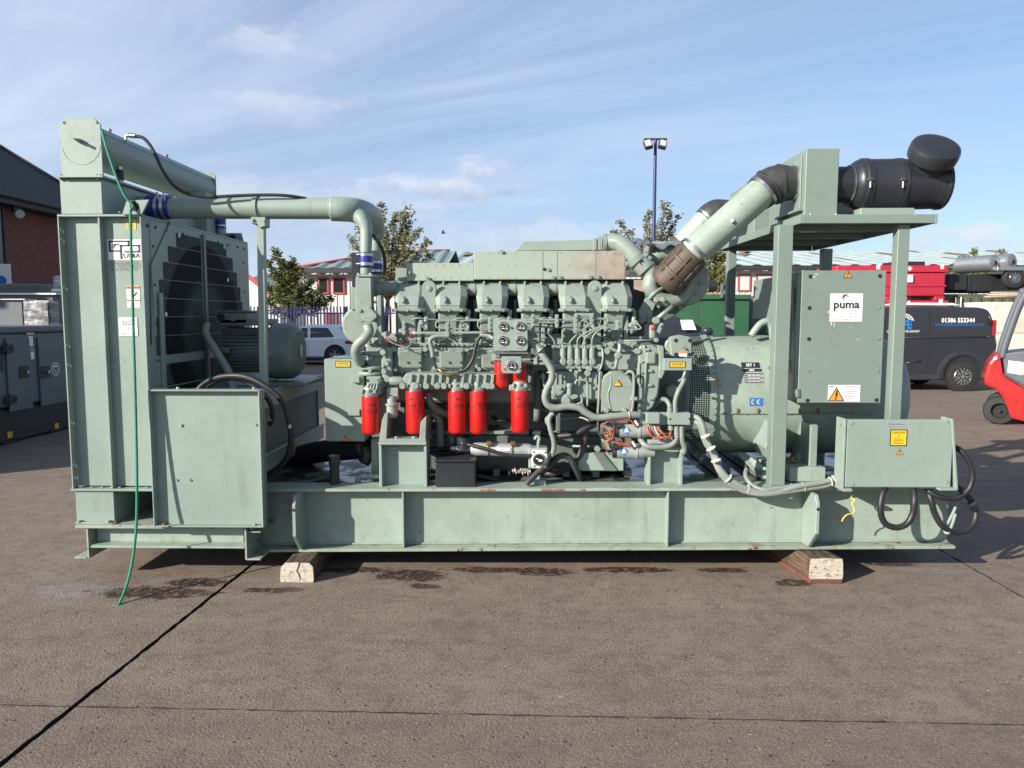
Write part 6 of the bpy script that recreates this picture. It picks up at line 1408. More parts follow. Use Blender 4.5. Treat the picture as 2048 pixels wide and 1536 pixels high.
# crumpled foil sheet lying on top
bm = bmesh.new(); bmesh.ops.create_grid(bm, x_segments=26, y_segments=9, size=.5); a0 = W(1252, 482, 5.55); a1 = W(1385, 484, 5.55)
for v in bm.verts:
    u, w = v.co.x + .5, v.co.y + .5
    v.co = Vector((a0.x + (a1.x - a0.x) * u, 5.42 + .34 * w + random.uniform(-.01, .01), a0.z + (a1.z - a0.z) * u + .016 * math.sin(u * 9) + .014 * math.sin(u * 23 + w * 7) - .04 * (1 - w) ** 2 + random.uniform(-.006, .006)))
for f in list(bm.faces):
    pass
b = MB(M['zinc_foil']); b.addbm(bm, True); foil = b.thing('foil_sheet', 'crumpled silver foil sheet lying on top of the engine beside the turbocharger', 'foil')

# ---------------- turbocharger, boots and air pipes
tc_ = W(1352, 560, 5.36); td = (W(1400, 505, 5.3) - W(1345, 575, 5.42)).normalized()
turbo = mk('turbocharger', gs, E, lambda b: (b.lathe(W(1362, 562, 5.50), FN, [(0, .17), (.05, .185), (.10, .185), (.13, .165)], 36)))
sc_ = W(1345, 560, 5.34); ring = []
pts = [W(1293, 530, 5.34), W(1303, 552, 5.335)] 
for k in range(12):
    a = R(195 + k * 16); rr_ = .165 - .004 * k; pts.append(sc_ + Vector((math.cos(a) * rr_, -.015 + .004 * k, math.sin(a) * rr_)))
mk('volute', turbo, E, lambda b: b.tube(pts, [.058, .058, .056, .054, .052, .05, .046, .042, .038, .034, .03], 16, 4))
mk('outlet_elbow', turbo, E, lambda b: b.tube([W(1212, 486, 5.42), W(1222, 484, 5.41), W(1238, 486, 5.39), W(1254, 497, 5.37), W(1272, 515, 5.35), W(1294, 540, 5.34)], [.060, .060, .062, .064, .064, .062], 22, 7))
mk('elbow_flange', turbo, E, lambda b: b.cyl(W(1206, 486, 5.42), W(1212, 486, 5.42), .068, n=20))
mk('v_band', turbo, E, lambda b: (b.cyl(W(1281, 526, 5.345), W(1293, 539, 5.34), .072, n=26)))
for u in ((1270, 512), ): mk('v_band', turbo, E, lambda b: b.cyl(W(1268, 536 - 22, 5.347), W(1276, 523, 5.345), .070, n=26))
mk('band_bolt', turbo, E, lambda b: (b.cyl(W(1291, 508, 5.3), W(1302, 517, 5.3), .014, n=8), b.cyl(W(1288, 506, 5.3), W(1294, 511, 5.3), .022, n=8)))
q = W(1285, 526, 5.275); mk('maker_plate', turbo, 'ink', lambda b: (b.box(q.x - .016, q.x + .016, q.y - .002, q.y, q.z - .024, q.z + .024, .001, 1, Euler((0, R(-40), 0)).to_matrix())))
mk('turbine_shell', turbo, E, lambda b: b.tube([W(1305, 522, 5.55), W(1318, 509, 5.55), W(1338, 505, 5.55), W(1358, 512, 5.55)], .06, 14, 5))
A_ = W(1338, 558, 5.30); B_ = W(1383, 510, 5.22); dA = (B_ - A_).normalized(); bl = (B_ - A_).length
boot = mk('rubber_boot', gs, 'boot_brown', lambda b: b.lathe(A_ - dA * .05, dA, [(0, .118), (.02, .128), (.05, .126), (.08, .116), (.10, .113), (.105, .120), (.125, .120), (.13, .113), (.20, .112), (.205, .118), (.225, .118), (.23, .112), (bl + .05, .112), (bl + .08, .118)], 36))
for k in range(8):
    a = 2 * math.pi * k / 8 + .35; _, u_, w_ = frame(dA); o_ = (u_ * math.cos(a) + w_ * math.sin(a)); mk('boot_rib', boot, 'boot_brown', lambda b: b.tube([A_ + o_ * .117 + dA * .02, A_ + o_ * .114 + dA * (bl + .0)], .006, 6, 1))
P0 = W(1388, 505, 5.215); P1 = W(1528, 380, 5.18); dP = (P1 - P0).normalized(); Lp = (P1 - P0).length
pp = mk('intake_pipe', gs, 'green_worn', lambda b: b.lathe(P0 - dP * .03, dP, [(0, .106), (Lp + .04, .106)], 36))
for f, r_ in ((.0, .119), (Lp - .015, .120)): mk('hose_clamp', pp, 'steel', lambda b: b.lathe(P0 + dP * f, dP, [(0, r_ - .005), (.001, r_), (.020, r_), (.021, r_ - .005)], 36, False))
mk('pipe_tapping', pp, E, lambda b: b.cyl(W(1471, 447, 4.98), W(1464, 441, 4.93), .013, n=10))
el = mk('rubber_elbow', gs, 'boot_black', lambda b: b.tube([W(1518, 389, 5.18), W(1532, 378, 5.20), W(1546, 370, 5.20), W(1562, 367, 5.20), W(1578, 367, 5.20), W(1592, 367, 5.20)], [.115, .122, .126, .125, .115, .115], 32, 6))
for pa, pb_ in (((1536, 376), (1539, 374)), ((1556, 368), (1560, 367.5))): mk('elbow_rib', el, 'boot_black', lambda b: b.cyl(W(*pa, 5.20), W(*pb_, 5.20), .133, n=30))
mk('hose_clamp', el, 'steel', lambda b: b.lathe(W(1583, 367, 5.20), AX, [(0, .117), (.001, .121), (.018, .121), (.019, .117)], 32, False))
mk('plenum_inlet', el, 'green', lambda b: b.cyl(W(1590, 367, 5.20), W(1600, 367, 5.20), .108, n=30))
# second pipe behind
P2 = W(1365, 492, 6.3); P3 = W(1418, 437, 6.25); d2 = (P3 - P2).normalized()
p2 = mk('intake_pipe', gs, 'green_worn', lambda b: b.lathe(P2, d2, [(0, .106), ((P3 - P2).length, .106)], 30))
mk('hose_clamp', p2, 'steel', lambda b: b.lathe(P3 - d2 * .01, d2, [(0, .114), (.001, .118), (.018, .118), (.019, .114)], 30, False))
mk('rubber_elbow', gs, 'boot_black', lambda b: b.tube([W(1412, 443, 6.25), W(1422, 434, 6.25), W(1433, 428, 6.25), W(1446, 427, 6.25), W(1460, 427, 6.25)], [.113, .120, .120, .112, .11], 26, 6))
mk('rubber_boot', gs, 'boot_brown', lambda b: b.lathe(P2 - d2 * .28, d2, [(0, .12), (.29, .116)], 26))
mk('turbine_housing', gs, E, lambda b: b.pbox(1300, 482, 1385, 560, 5.75, 6.1, .03))
# turbo bracket and strut
mk('turbo_bracket', gs, 'green_dark', lambda b: b.prism([W(1296, 600, 5.42), W(1330, 575, 5.42), W(1387, 556, 5.42), W(1387, 600, 5.42), W(1345, 634, 5.42), W(1318, 648, 5.42), W(1276, 648, 5.42)], (0, .06, 0), .004))
tb_ = mk('turbo_support', gs, E, lambda b: b.prism([W(1276, 644, 5.36), W(1276, 624, 5.36), W(1290, 598, 5.36), W(1308, 588, 5.36), W(1316, 600, 5.36), W(1306, 622, 5.36), W(1304, 644, 5.36)], (0, .05, 0), .006))
for px, py in ((1283, 633), (1297, 633), (1283, 642), (1298, 642)): bolt(tb_, W(px, py, 5.358), .016, FN, M[E])
etube(tb_, 'drain_pipe', ((1298, 598, 5.3), (1309, 586, 5.28), (1322, 578, 5.3), (1340, 572, 5.35)), .014, n=8)
mk('oil_flange', tb_, E, lambda b: b.pbox(1308, 594, 1330, 604, 5.28, 5.34, .006)); edisc(tb_, 'flange_nut', 1312, 602, 5.28, .012, .015); edisc(tb_, 'flange_nut', 1326, 600, 5.28, .014, .015)
etube(tb_, 'strut', ((1310, 641, 5.24), (1345, 613, 5.26)), .016); edisc(tb_, 'strut_eye', 1311, 641, 5.25, .026, .03)
mk('shield_skirt', gs, 'heat_shield', lambda b: b.prism([W(1268, 560, 5.345), W(1292, 560, 5.345), W(1295, 580, 5.345), W(1287, 584, 5.345), W(1268, 578, 5.345)], (0, .01, 0), .001))

# ---------------- front end (left): thermostat, water pump, gear case
th = mk('thermostat_housing', gs, E, lambda b: (b.rings([[W(714, 628, 5.14), W(743, 628, 5.14), W(748, 628, 5.22), W(748, 628, 5.4), W(712, 628, 5.4), W(711, 628, 5.2)], [W(713, 558, 5.14), W(741, 558, 5.14), W(748, 558, 5.22), W(748, 558, 5.4), W(712, 558, 5.4), W(711, 558, 5.2)], [W(716, 552, 5.15), W(740, 552, 5.15), W(745, 552, 5.22), W(745, 552, 5.38), W(714, 552, 5.38), W(713, 552, 5.2)]], True, False)))
mk('outlet_flange', th, E, lambda b: b.pbox(713, 549, 745, 553.5, 5.13, 5.3, .003))
for px in (717, 741): bolt(th, W(px, 549, 5.15), .010, UP, M['galv'])
mk('hex_flange', th, E, lambda b: b.pprism([(712, 622), (738, 613), (752, 628), (747, 634), (722, 645), (712, 640)], 5.10, 5.14, .004))
for px, py in ((720, 621), (746, 629)): bolt(th, W(px, py, 5.099), .012, FN, M[E])
mk('thermostat_neck', th, E, lambda b: b.cyl(W(746, 577, 5.3), W(764, 577, 5.3), .058, n=22)); mk('neck_ring', th, E, lambda b: b.cyl(W(758, 577, 5.3), W(761, 577, 5.3), .064, n=22)); mk('manifold_neck', th, E, lambda b: b.cyl(W(762, 576, 5.34), W(792, 576, 5.38), .048, n=22))
etube(gs, 'bypass_pipe', ((735, 652, 5.12), (738, 664, 5.10), (730, 676, 5.08), (717, 688, 5.08), (711, 702, 5.10), (714, 714, 5.12), (722, 726, 5.16)), .034, n=18, sub=8)
mk('pipe_flange', gs, E, lambda b: b.pprism([(725, 634), (752, 627), (754, 634), (740, 646), (728, 642)], 5.08, 5.13, .003))
edisc(gs, 'belt_guard_disc', 727, 650, 5.48, .14, .10, n=36)
mk('front_bracket', gs, E, lambda b: b.pbox(755, 591, 763, 688, 5.12, 5.22, .003))
mk('guard_plate', gs, 'black_plastic', lambda b: b.pbox(703, 505, 718, 573, 5.35, 5.40, .003)); ebox(gs, 'plate_bracket', 701, 573, 715, 620, 5.36, 5.5)
gc = ebox(gs, 'gear_case', 733, 676, 775, 800, 5.20, 5.9, bev=.012)
for py, a, c in ((684, 730, 772), (707, 724, 770), (736, 722, 762), (748, 718, 762)): mk('case_rib', gc, E, lambda b: b.tube([W(a, py, 5.17), W(c, py, 5.17)], .016, 8, 1))
ebox(gc, 'case_front', 733, 753, 762, 792, 5.13, 5.2, bev=.006)
for px, py in ((735, 761), (757, 761), (735, 774), (757, 772)): bolt(gc, W(px, py, 5.128), .008, FN, M['ink'], 'plate_hole', .2)
ebox(gc, 'case_block', 762, 694, 784, 776, 5.16, 5.25, bev=.015, seg=2)
for px, py, r_ in ((768, 704, .022), (775, 726, .018), (770, 742, .02), (777, 757, .024), (768, 772, .016)): edisc(gc, 'case_boss', px, py, 5.17, r_, .05)
mk('filter_head', gc, E, lambda b: b.pprism([(722, 789), (724, 778), (738, 765), (758, 763), (762, 789)], 5.0, 5.16, .006))
for k in range(4): etube(gc, 'head_rib', ((728 + k * 8, 786, 4.99), (740 + k * 5, 767, 4.99)), .007)
mk('pump_body', gc, E, lambda b: b.lathe(W(780, 762, 5.05), FX, [(0, .028), (.02, .032), (.07, .032), (.1, .02)], 14))
fb = mk('fuel_bowl', gc, 'starter_grey', lambda b: b.lathe(W(784, 835, 5.05), UP, [(0, .030), (.012, .042), (.085, .042), (.087, .050), (.10, .050), (.102, .035), (.15, .033)], 24))
ebox(gc, 'bowl_bracket', 773, 776, 797, 800, 5.04, 5.12)

# belt guard box at the front of the engine
bg_ = mk('belt_guard', gs, 'green', lambda b: b.pbox(650, 718, 728, 883, 5.17, 6.2, .005))
def danger(parent, pix, Y):
    sticker(parent, 'danger_label', pix, Y, 'ink', lambda b, x0, x1, z0, z1, y: (b.use(M['yellow_label']), b.box(x0 + .006, x1 - .006, y, y + .0005, z0 + .005, z1 - .005, 0), b.use(M['ink']), b.text('DANGER', ((x0 + x1) / 2, y - .0006, z1 - .017), .019, bold=.014), [b.box(x0 + .012, x1 - .012, y - .0006, y, z0 + .009 + k * .006, z0 + .0105 + k * .006, 0) for k in range(2)]), 'yellow danger label with a black border')
danger(bg_, (671, 722, 701.5, 735), 5.169)
mk('warning_triangle', bg_, 'ink', lambda b: tri(b, W(691, 877, 5.168), .027, None, False))
mk('guard_tab', bg_, 'green', lambda b: b.pbox(696, 819, 720, 832, 5.15, 5.169, .004)); mk('guard_tab', bg_, 'green', lambda b: b.pbox(703, 754, 719, 766, 5.14, 5.169, .004))
bm = bmesh.new(); bmesh.ops.create_grid(bm, x_segments=18, y_segments=6, size=.5); a0 = W(664, 716, 5.3); a1 = W(727, 716, 5.3)
for v in bm.verts:
    u, w = v.co.x + .5, v.co.y + .5; v.co = Vector((a0.x + (a1.x - a0.x) * u, 5.2 + .3 * w, a0.z + .004 + .010 * abs(math.sin(u * 15)) * math.sin(w * 3.14)))
b = MB(M['zinc_foil']); b.addbm(bm, True); b.build('foil_lagging', bg_)

# ---------------- inspection covers along the side of the block
ebox(gs, 'cam_housing', 786, 690, 1015, 746, 5.235, 5.30, bev=.012)
for px in (797, 880, 964):
    c_ = mk('inspection_cover', gs, E, lambda b: b.prism([W(a, c2, 5.168 + (c2 - 695) * .0011) for a, c2 in ((px - 2, 698), (px, 695), (px + 47, 695), (px + 49, 698), (px + 47, 738), (px + 44, 741), (px + 3, 741), (px - 1, 738))], (0, .065, 0), .008, 2))
    mk('cover_face', c_, E, lambda b: b.prism([W(a, c2, 5.146 + (c2 - 695) * .0011) for a, c2 in ((px, 702), (px + 15, 702), (px + 18, 699.5), (px + 26, 699.5), (px + 29, 702), (px + 46, 702), (px + 46, 733), (px + 43, 736), (px + 3, 736), (px, 733))], (0, .0215, 0), .005))
    for a_, c2, r_ in ((-9, 698, .020), (53, 698, .020), (-6, 738, .014), (42, 741, .014)): edisc(c_, 'cover_nut', px + a_ + 1, c2, 5.205, r_, .028, n=14)
    bolt(c_, W(px + 20, 725, 5.178), .008, FN, M['ink'], 'plate_hole', .2); bolt(c_, W(px + 43, 725, 5.178), .008, FN, M['ink'], 'plate_hole', .2)
    mk('cast_mark', c_, E, lambda b: b.text('22', W(px + 41, 731, 5.184), .035))
ebox(gs, 'water_rail', 790, 686, 1100, 693, 5.22, 5.30, bev=.008, seg=2)
mk('drain_cock', gs, 'primer', lambda b: b.lathe(W(801.5, 682, 5.23), FN, [(0, .028), (.008, .028), (.010, .022)], 20)); edisc(gs, 'cock_cap', 801.5, 682, 5.22, .020, .02)

# ---------------- filter manifold with its red cans
fm = mk('filter_manifold', gs, E, lambda b: (b.pprism([(803, 762), (812, 746), (1008, 748), (1010, 772), (990, 780), (806, 779)], 5.03, 5.26, .008)))
for k in range(13):
    x = 818 + k * 14.8; mk('manifold_rib', fm, E, lambda b: b.prism([W(x + 3, 748, 5.028), W(x + 9, 748, 5.028), W(x + 6, 774, 5.028), W(x - 1, 774, 5.028)], (0, -.022, 0), .004))
for px in (807, 833, 854, 876, 889, 934, 976, 984): edisc(fm, 'manifold_boss', px, 771, 5.03, .022, .05)
def can(px0, px1, py0, py1, Y, lines, brand):
    xa, xb, z0, z1 = rect(px0, py0, px1, py1, Y); r = (xb - xa) / 2; c_ = ((xa + xb) / 2, Y + r); h = z1 - z0
    t = mk('oil_filter', gs, 'red_filter', lambda b: b.lathe((c_[0], c_[1], z0), UP, [(0, r * .62), (.004, r * .80), (.016, r * .96), (.028, r), (h - .006, r), (h, r * .985)], 36))
    mk('filter_rim', t, 'steel', lambda b: b.lathe((c_[0], c_[1], z1 + .0005), UP, [(0, r * .90), (.010, r * .90)], 30))
    mk('filter_mount', t, E, lambda b: (b.lathe((c_[0], c_[1], z1 + .0105), UP, [(0, r * .98), (.016, r * .98), (.03, r * .8), (.05, r * .7)], 24), [b.box(c_[0] - r * .9 + k * r * .7, c_[0] - r * .9 + k * r * .7 + r * .35, c_[1] - r * 1.02, c_[1], z1 + .020, z1 + .05, .006) for k in range(3)]))
    b = MB(M['ink']); rc = r + .0012
    for s, dx, dz, sz in lines: b.text(s, (c_[0] + dx * r, Y, z0 + h * dz), sz, bold=.015, wrap=(c_[0], c_[1], rc))
    for dx, dz in brand:
        x0b, zc_ = c_[0] + dx * r, z0 + h * dz; b.text('BALDWIN', (x0b, Y, zc_), .014, wrap=(c_[0], c_[1], rc), bold=.02, sx=.85)
        for (u0, u1, w0, w1) in ((-.034, .034, .013, .016), (-.034, .034, -.016, -.013), (-.034, -.031, -.016, .016), (.031, .034, -.016, .016)):
            P = [(u0, w0), (u1, w0), (u1, w1), (u0, w1)]; n = 5
            lo = [Vector((c_[0] + math.sin((x0b - c_[0] + u0 + (u1 - u0) * i / n) / rc) * rc, c_[1] - math.cos((x0b - c_[0] + u0 + (u1 - u0) * i / n) / rc) * rc, zc_ + w0)) for i in range(n + 1)]
            hi = [q + Vector((0, 0, w1 - w0)) for q in lo]; b.add(lo + hi, [(i, i + 1, n + 2 + i, n + 1 + i) for i in range(n)])
    b.build('filter_print', t, True); return t
can(719.5, 757, 794, 871, 4.96, [('LUBE', .4, .80, .022)], [(.35, .62)])
can(809, 846, 783, 870, 4.99, [('B96', -.35, .82, .022), ('II', .75, .72, .03)], [(-.35, .66)])
can(894.5, 931, 783, 870, 4.99, [('B96', .25, .82, .022)], [(.3, .66)])
can(938, 973, 783, 870, 5.0, [('B96', -.95, .82, .02), ('10 97', .15, .72, .016)], [(-.9, .66), (.75, .66)])
can(1022, 1058, 782, 868, 4.96, [('B96', -.2, .82, .022)], [(.1, .66)])
can(988, 1016, 722, 778, 5.0, [('B', -.4, .5, .022)], [(.45, .42)])
can(1026, 1056, 722, 778, 5.0, [('O', .1, .38, .03)], [(.6, .75)])
ebox(gs, 'fuel_filter_head', 984, 708, 1062, 722, 4.99, 5.22)
# pipes in the shade below the manifold
etube(gs, 'coolant_tube', ((848, 826, 5.3), (865, 826, 5.28), (876, 836, 5.28), (880, 855, 5.28), (880, 900, 5.3)), .030, n=14, sub=7)
etube(gs, 'coolant_tube', ((856, 785, 5.2), (858, 800, 5.2), (868, 815, 5.22), (885, 825, 5.26), (905, 832, 5.34)), .030, n=14, sub=7)
etube(gs, 'breather_pipe', ((1074, 722, 5.25), (1076, 780, 5.25), (1074, 842, 5.25)), .028, 'green_dark', n=14, sub=5)
etube(gs, 'coolant_tube', ((905, 870, 5.15), (905, 895, 5.2)), .026, 'green_dark', n=12)
# oil cooler tube, valve and level gauge
oc = mk('oil_cooler', gs, 'cooler_alloy', lambda b: b.lathe(W(942, 898, 5.08), W(1062, 901, 5.08) - W(942, 898, 5.08), [(0, .034), (.03, .046), (.40, .048), (.43, .036)], 26))
for px in (978, 1026): mk('worm_clamp', oc, 'brass', lambda b: (b.lathe(W(px - 2, 899, 5.08), AX, [(0, .050), (.012, .050)], 24), b.pbox(px - 5, 883, px + 5, 892, 5.02, 5.05, .004)))
q = W(1006, 899, 5.028); mk('cooler_label', oc, 'white_label', lambda b: (b.box(q.x - .05, q.x + .05, 5.0285, 5.0295, q.z - .011, q.z + .011, 0), b.use(M['ink']), b.text('A 13023 19', (q.x, 5.0278, q.z), .016)))
mk('black_valve', gs, 'black_plastic', lambda b: (b.cyl(W(928, 897, 5.1), W(928, 874, 5.1), .045, .05, n=18), b.cyl(W(915, 886, 5.06), W(945, 890, 5.06), .012, n=8))); edisc(gs, 'valve_nut', 924, 886, 5.055, .010, .012, 'steel')
mk('brass_union', gs, 'galv', lambda b: (b.cyl(W(902, 897, 5.14), W(944, 898, 5.14), .022, n=10), b.cyl(W(912, 897, 5.14), W(922, 897, 5.14), .030, n=6)))
etube(gs, 'black_hose', ((935, 889, 5.02), (970, 897, 4.99), (1010, 909, 4.98), (1050, 912, 4.98), (1064, 910, 4.98)), .013, 'black_rubber')
etube(gs, 'black_hose', ((855, 901, 5.2), (880, 899, 5.2), (905, 898, 5.16)), .020, 'black_rubber')
lg = mk('level_regulator', gs, 'green', lambda b: b.pbox(1057, 896, 1096, 938, 4.99, 5.10, .008))
mk('gauge_face', lg, 'white_label', lambda b: b.pprism([(1063, 903), (1065, 900), (1092, 901), (1095, 906), (1094, 934), (1088, 938), (1066, 936), (1063, 932)], 4.972, 4.989, .004))
q = W(1078, 919, 4.971); mk('gauge_window', lg, 'steel', lambda b: (b.lathe(q, FN, [(0, .044), (.006, .044), (.007, .036)], 28, False), b.use(M['glass_dial']), b.lathe(q, FN, [(.0072, .035), (.0076, .035)], 28), b.use(M['white_label']), b.box(q.x - .004, q.x + .022, q.y - .0095, q.y - .008, q.z - .012, q.z + .002, 0), b.box(q.x - .02, q.x - .006, q.y - .0095, q.y - .008, q.z + .004, q.z + .010, 0)))
for px, py in ((1067, 904), (1090, 905), (1068, 932), (1090, 934)): bolt(lg, W(px, py, 4.970), .006, FN, M['ink_grey'])
etube(lg, 'goose_neck', ((1077, 897, 5.03), (1077, 884, 5.03), (1079, 876, 5.03), (1073, 873, 5.03), (1070, 879, 5.03)), .012)
mk('regulator_post', lg, 'grey_cable', lambda b: b.cyl(W(1078, 974, 5.04), W(1078, 938, 5.04), .012, n=8)); mk('regulator_base', lg, 'green', lambda b: b.pbox(1068, 960, 1092, 973, 5.0, 5.08, .004))
for pts in (((1100, 905, 5.0), (1090, 930, 4.99), (1070, 950, 4.97), (1052, 968, 4.95)),): etube(gs, 'black_hose', pts, .022, 'boot_black', n=10)
etube(gs, 'black_hose', ((1040, 958, 5.2), (1070, 955, 5.1), (1100, 930, 5.05), (1120, 912, 5.05), (1138, 915, 5.06), (1150, 935, 5.08), (1162, 960, 5.15), (1168, 975, 5.25)), .022, 'boot_black', n=10)
etube(gs, 'black_hose', ((1195, 845, 5.15), (1175, 855, 5.12), (1150, 868, 5.12), (1120, 872, 5.15), (1090, 868, 5.2), (1062, 866, 5.3)), .024, 'black_rubber', n=10)
etube(gs, 'black_hose', ((1170, 862, 5.15), (1168, 890, 5.15), (1158, 915, 5.15), (1140, 932, 5.18), (1110, 945, 5.25), (1070, 950, 5.3)), .026, 'boot_black', n=10)
etube(gs, 'black_hose', ((952, 950, 5.15), (985, 958, 5.15), (1030, 966, 5.2), (1060, 960, 5.25)), .018, 'black_rubber', n=10)
# frayed heat wrap
b = MB(M['bag_cream']); random.seed(3)
for i in range(46):
    p = W(1016 + random.uniform(0, 46), 940 + random.uniform(-4, 4), 5.15); b.tube([p, p + Vector((random.uniform(-.012, .012), -.01, random.uniform(-.03, -.012)))], .0022, 4, 1)
b.build('frayed_wrap', gs, True)

# ---------------- mounts
def plinth(pa, pb_, py0, py1, Y):
    t = mk('engine_plinth', gs, 'green', lambda b: b.pbox(pa + 6.2, py0, pb_ - 6.2, py1, Y + .075, Y + .087, 0))
    mk('plinth_flange', t, 'green', lambda b: b.pbox(pa, py0, pa + 6, py1, Y, Y + .16, .003)); mk('plinth_flange', t, 'green', lambda b: b.pbox(pb_ - 6, py0, pb_, py1, Y, Y + .16, .003)); return t
pl = plinth(758, 854, 890, 974, 4.96); mk('plinth_cap', pl, 'green', lambda b: b.pbox(756, 885, 853, 890, 4.94, 5.3, .003))
mt = mk('mount_bracket', gs, E, lambda b: (b.pprism([(758, 884.5), (764, 840), (770, 826), (776, 826), (773, 876), (772, 884.5)], 4.97, 5.28, .003), b.pprism([(838, 884.5), (841, 845), (850, 834), (853, 834), (851, 884.5)], 4.97, 5.28, .003), b.pbox(758, 878, 852, 884.6, 4.96, 5.3, .003)))
mk('mount_plate', mt, 'green_dark', lambda b: b.pbox(772, 815, 842, 878, 5.24, 5.26, .003))
for px in (793, 828): bolt(mt, W(px, 877, 5.02), .018, UP, M['galv']); bolt(pl, W(px - 4, 893, 5.0), .013, -UP, M['green_worn'])
pr_ = plinth(1296, 1366, 888, 971, 5.0); mk('plinth_cap', pr_, 'green_worn', lambda b: b.pbox(1296, 880, 1366, 888, 4.99, 5.3, .003))
mk('cap_ridge', pr_, 'green_worn', lambda b: [b.box(W(1304 + 9 * k, 884, 5.05).x, W(1307 + 9 * k, 884, 5.05).x, 5.02, 5.25, W(1330, 880, 4.99).z + .001, W(1330, 878, 4.99).z, 0) for k in range(6)], stuff=True)
ebox(gs, 'rear_frame_plate', 1156, 906, 1248, 942, 5.13, 5.16, mat='green')
mk('frame_gusset', gs, 'green_dark', lambda b: b.pprism([(1186, 905), (1206, 905), (1236, 942), (1210, 942)], 5.115, 5.1295, .003)); bolt(gs, W(1253, 932, 5.18), .014, (1, 0, 0), M['galv'])
edisc(gs, 'rail_boss', 1194, 896, 5.2, .022, .05); etube(gs, 'rail_pipe', ((1136, 892, 5.22), (1248, 893, 5.22)), .010)

# ---------------- injection pump and its pipework
ip = ebox(gs, 'injection_pump', 1103, 742, 1206, 800, 5.06, 5.26, bev=.010)
ebox(ip, 'pump_upper', 1104, 694, 1202, 742, 5.09, 5.26, bev=.006); ebox(ip, 'pump_rail', 1102, 690, 1204, 697, 5.05, 5.2); ebox(ip, 'pump_skirt', 1107, 728, 1204, 738, 5.045, 5.12, bev=.004)
for k in range(5):
    px = 1126 + k * 14.6; v = mk('delivery_valve', ip, E, lambda b: (b.cyl(W(px, 729, 5.055), W(px, 697, 5.055), .021, .020, n=14), b.cyl(W(px, 699, 5.055), W(px, 693, 5.055), .015, n=6), b.cyl(W(px, 691, 5.055), W(px, 688, 5.055), .009, n=8)))
    mk('valve_clamp', v, E, lambda b: (b.lathe(W(px, 724, 5.045), FN, [(-.01, .024), (.012, .024), (.016, .014)], 10), b.pbox(px - 5, 717, px + 5, 722, 5.03, 5.06, .003)))
for px in (1103, 1137, 1155, 1175): edisc(ip, 'pump_plug', px + 4, 740, 5.05, .012, .03, n=10)
edisc(ip, 'pump_plug', 1178, 737, 5.045, .020, .03); edisc(ip, 'pump_plug', 1152, 744, 5.045, .014, .03); edisc(ip, 'pump_plug', 1175, 746, 5.05, .022, .02)
for k in range(9): ebox(ip, 'pump_rib', 1112 + k * 10, 746, 1114 + k * 10, 768, 5.05, 5.07, bev=.003)
lp = mk('lift_pump', gs, E, lambda b: (b.lathe(W(1132, 800, 5.02), FN, [(-.06, .045), (0, .045), (.012, .03), (.03, .024)], 18), b.pprism([(1112, 794), (1122, 789), (1146, 788), (1158, 791), (1155, 797), (1140, 802), (1116, 800)], 5.01, 5.08, .006), b.cyl(W(1139, 789, 5.02), W(1139, 773, 5.02), .019, n=14), b.cyl(W(1139, 773, 5.02), W(1139, 766, 5.02), .027, .024, n=16)))
etube(lp, 'fuel_pipe', ((1150, 772, 5.03), (1152, 763, 5.03), (1160, 760, 5.03), (1172, 762, 5.03), (1175, 770, 5.03), (1175, 812, 5.03)), .008)
etube(lp, 'fuel_pipe', ((1162, 790, 5.03), (1164, 802, 5.03), (1155, 808, 5.03), (1118, 808, 5.06)), .008)
etube(lp, 'fuel_pipe', ((1163, 795, 5.03), (1165, 810, 5.03), (1172, 818, 5.04)), .007)
gv = ebox(gs, 'governor', 1206, 684, 1278, 742, 5.10, 5.3, bev=.012)
ebox(gv, 'governor_rail', 1206, 697, 1276, 704, 5.07, 5.12, bev=.004)
for px, py, r_ in ((1213, 702, .022), (1274, 702, .022), (1222, 688, .018), (1245, 692, .02), (1262, 690, .012), (1198, 695, .016), (1200, 708, .018)): edisc(gv, 'governor_boss', px, py, 5.08, r_, .04, n=14)
etube(gv, 'control_lever', ((1238, 683, 5.03), (1240, 696, 5.02), (1236, 712, 5.02), (1230, 738, 5.02)), [.010, .016, .018, .010]); edisc(gv, 'lever_pivot', 1236, 711, 5.03, .026, .04); edisc(gv, 'lever_pivot', 1236, 713, 4.99, .014, .02)
etube(gv, 'control_rod', ((1240, 682, 5.02), (1312, 680, 5.02)), .007, 'grey_cable'); edisc(gv, 'rod_end', 1240, 683, 5.02, .016, .02, 'steel'); edisc(gv, 'rod_end', 1312, 680, 5.02, .016, .02)
ebox(gv, 'stop_lever', 1300, 650, 1312, 678, 5.03, 5.08, bev=.01); mk('stop_arm', gv, E, lambda b: b.pprism([(1313, 663), (1322, 645), (1328, 648), (1320, 668)], 5.0, 5.02, .003)); mk('red_cap', gv, 'red_label', lambda b: b.sphere(W(1306, 656, 5.0), .017, 12)); bolt(gv, W(1323, 653, 4.999), .005, FN, M['ink'], 'plate_hole', .2)
etube(gv, 'fuel_pipe', ((1196, 742, 5.03), (1202, 735, 5.03), (1206, 715, 5.03), (1204, 695, 5.05)), .007)
etube(gv, 'drain_tube', ((1200, 742, 5.02), (1198, 790, 5.02), (1195, 835, 5.02)), .009, 'grey_cable')
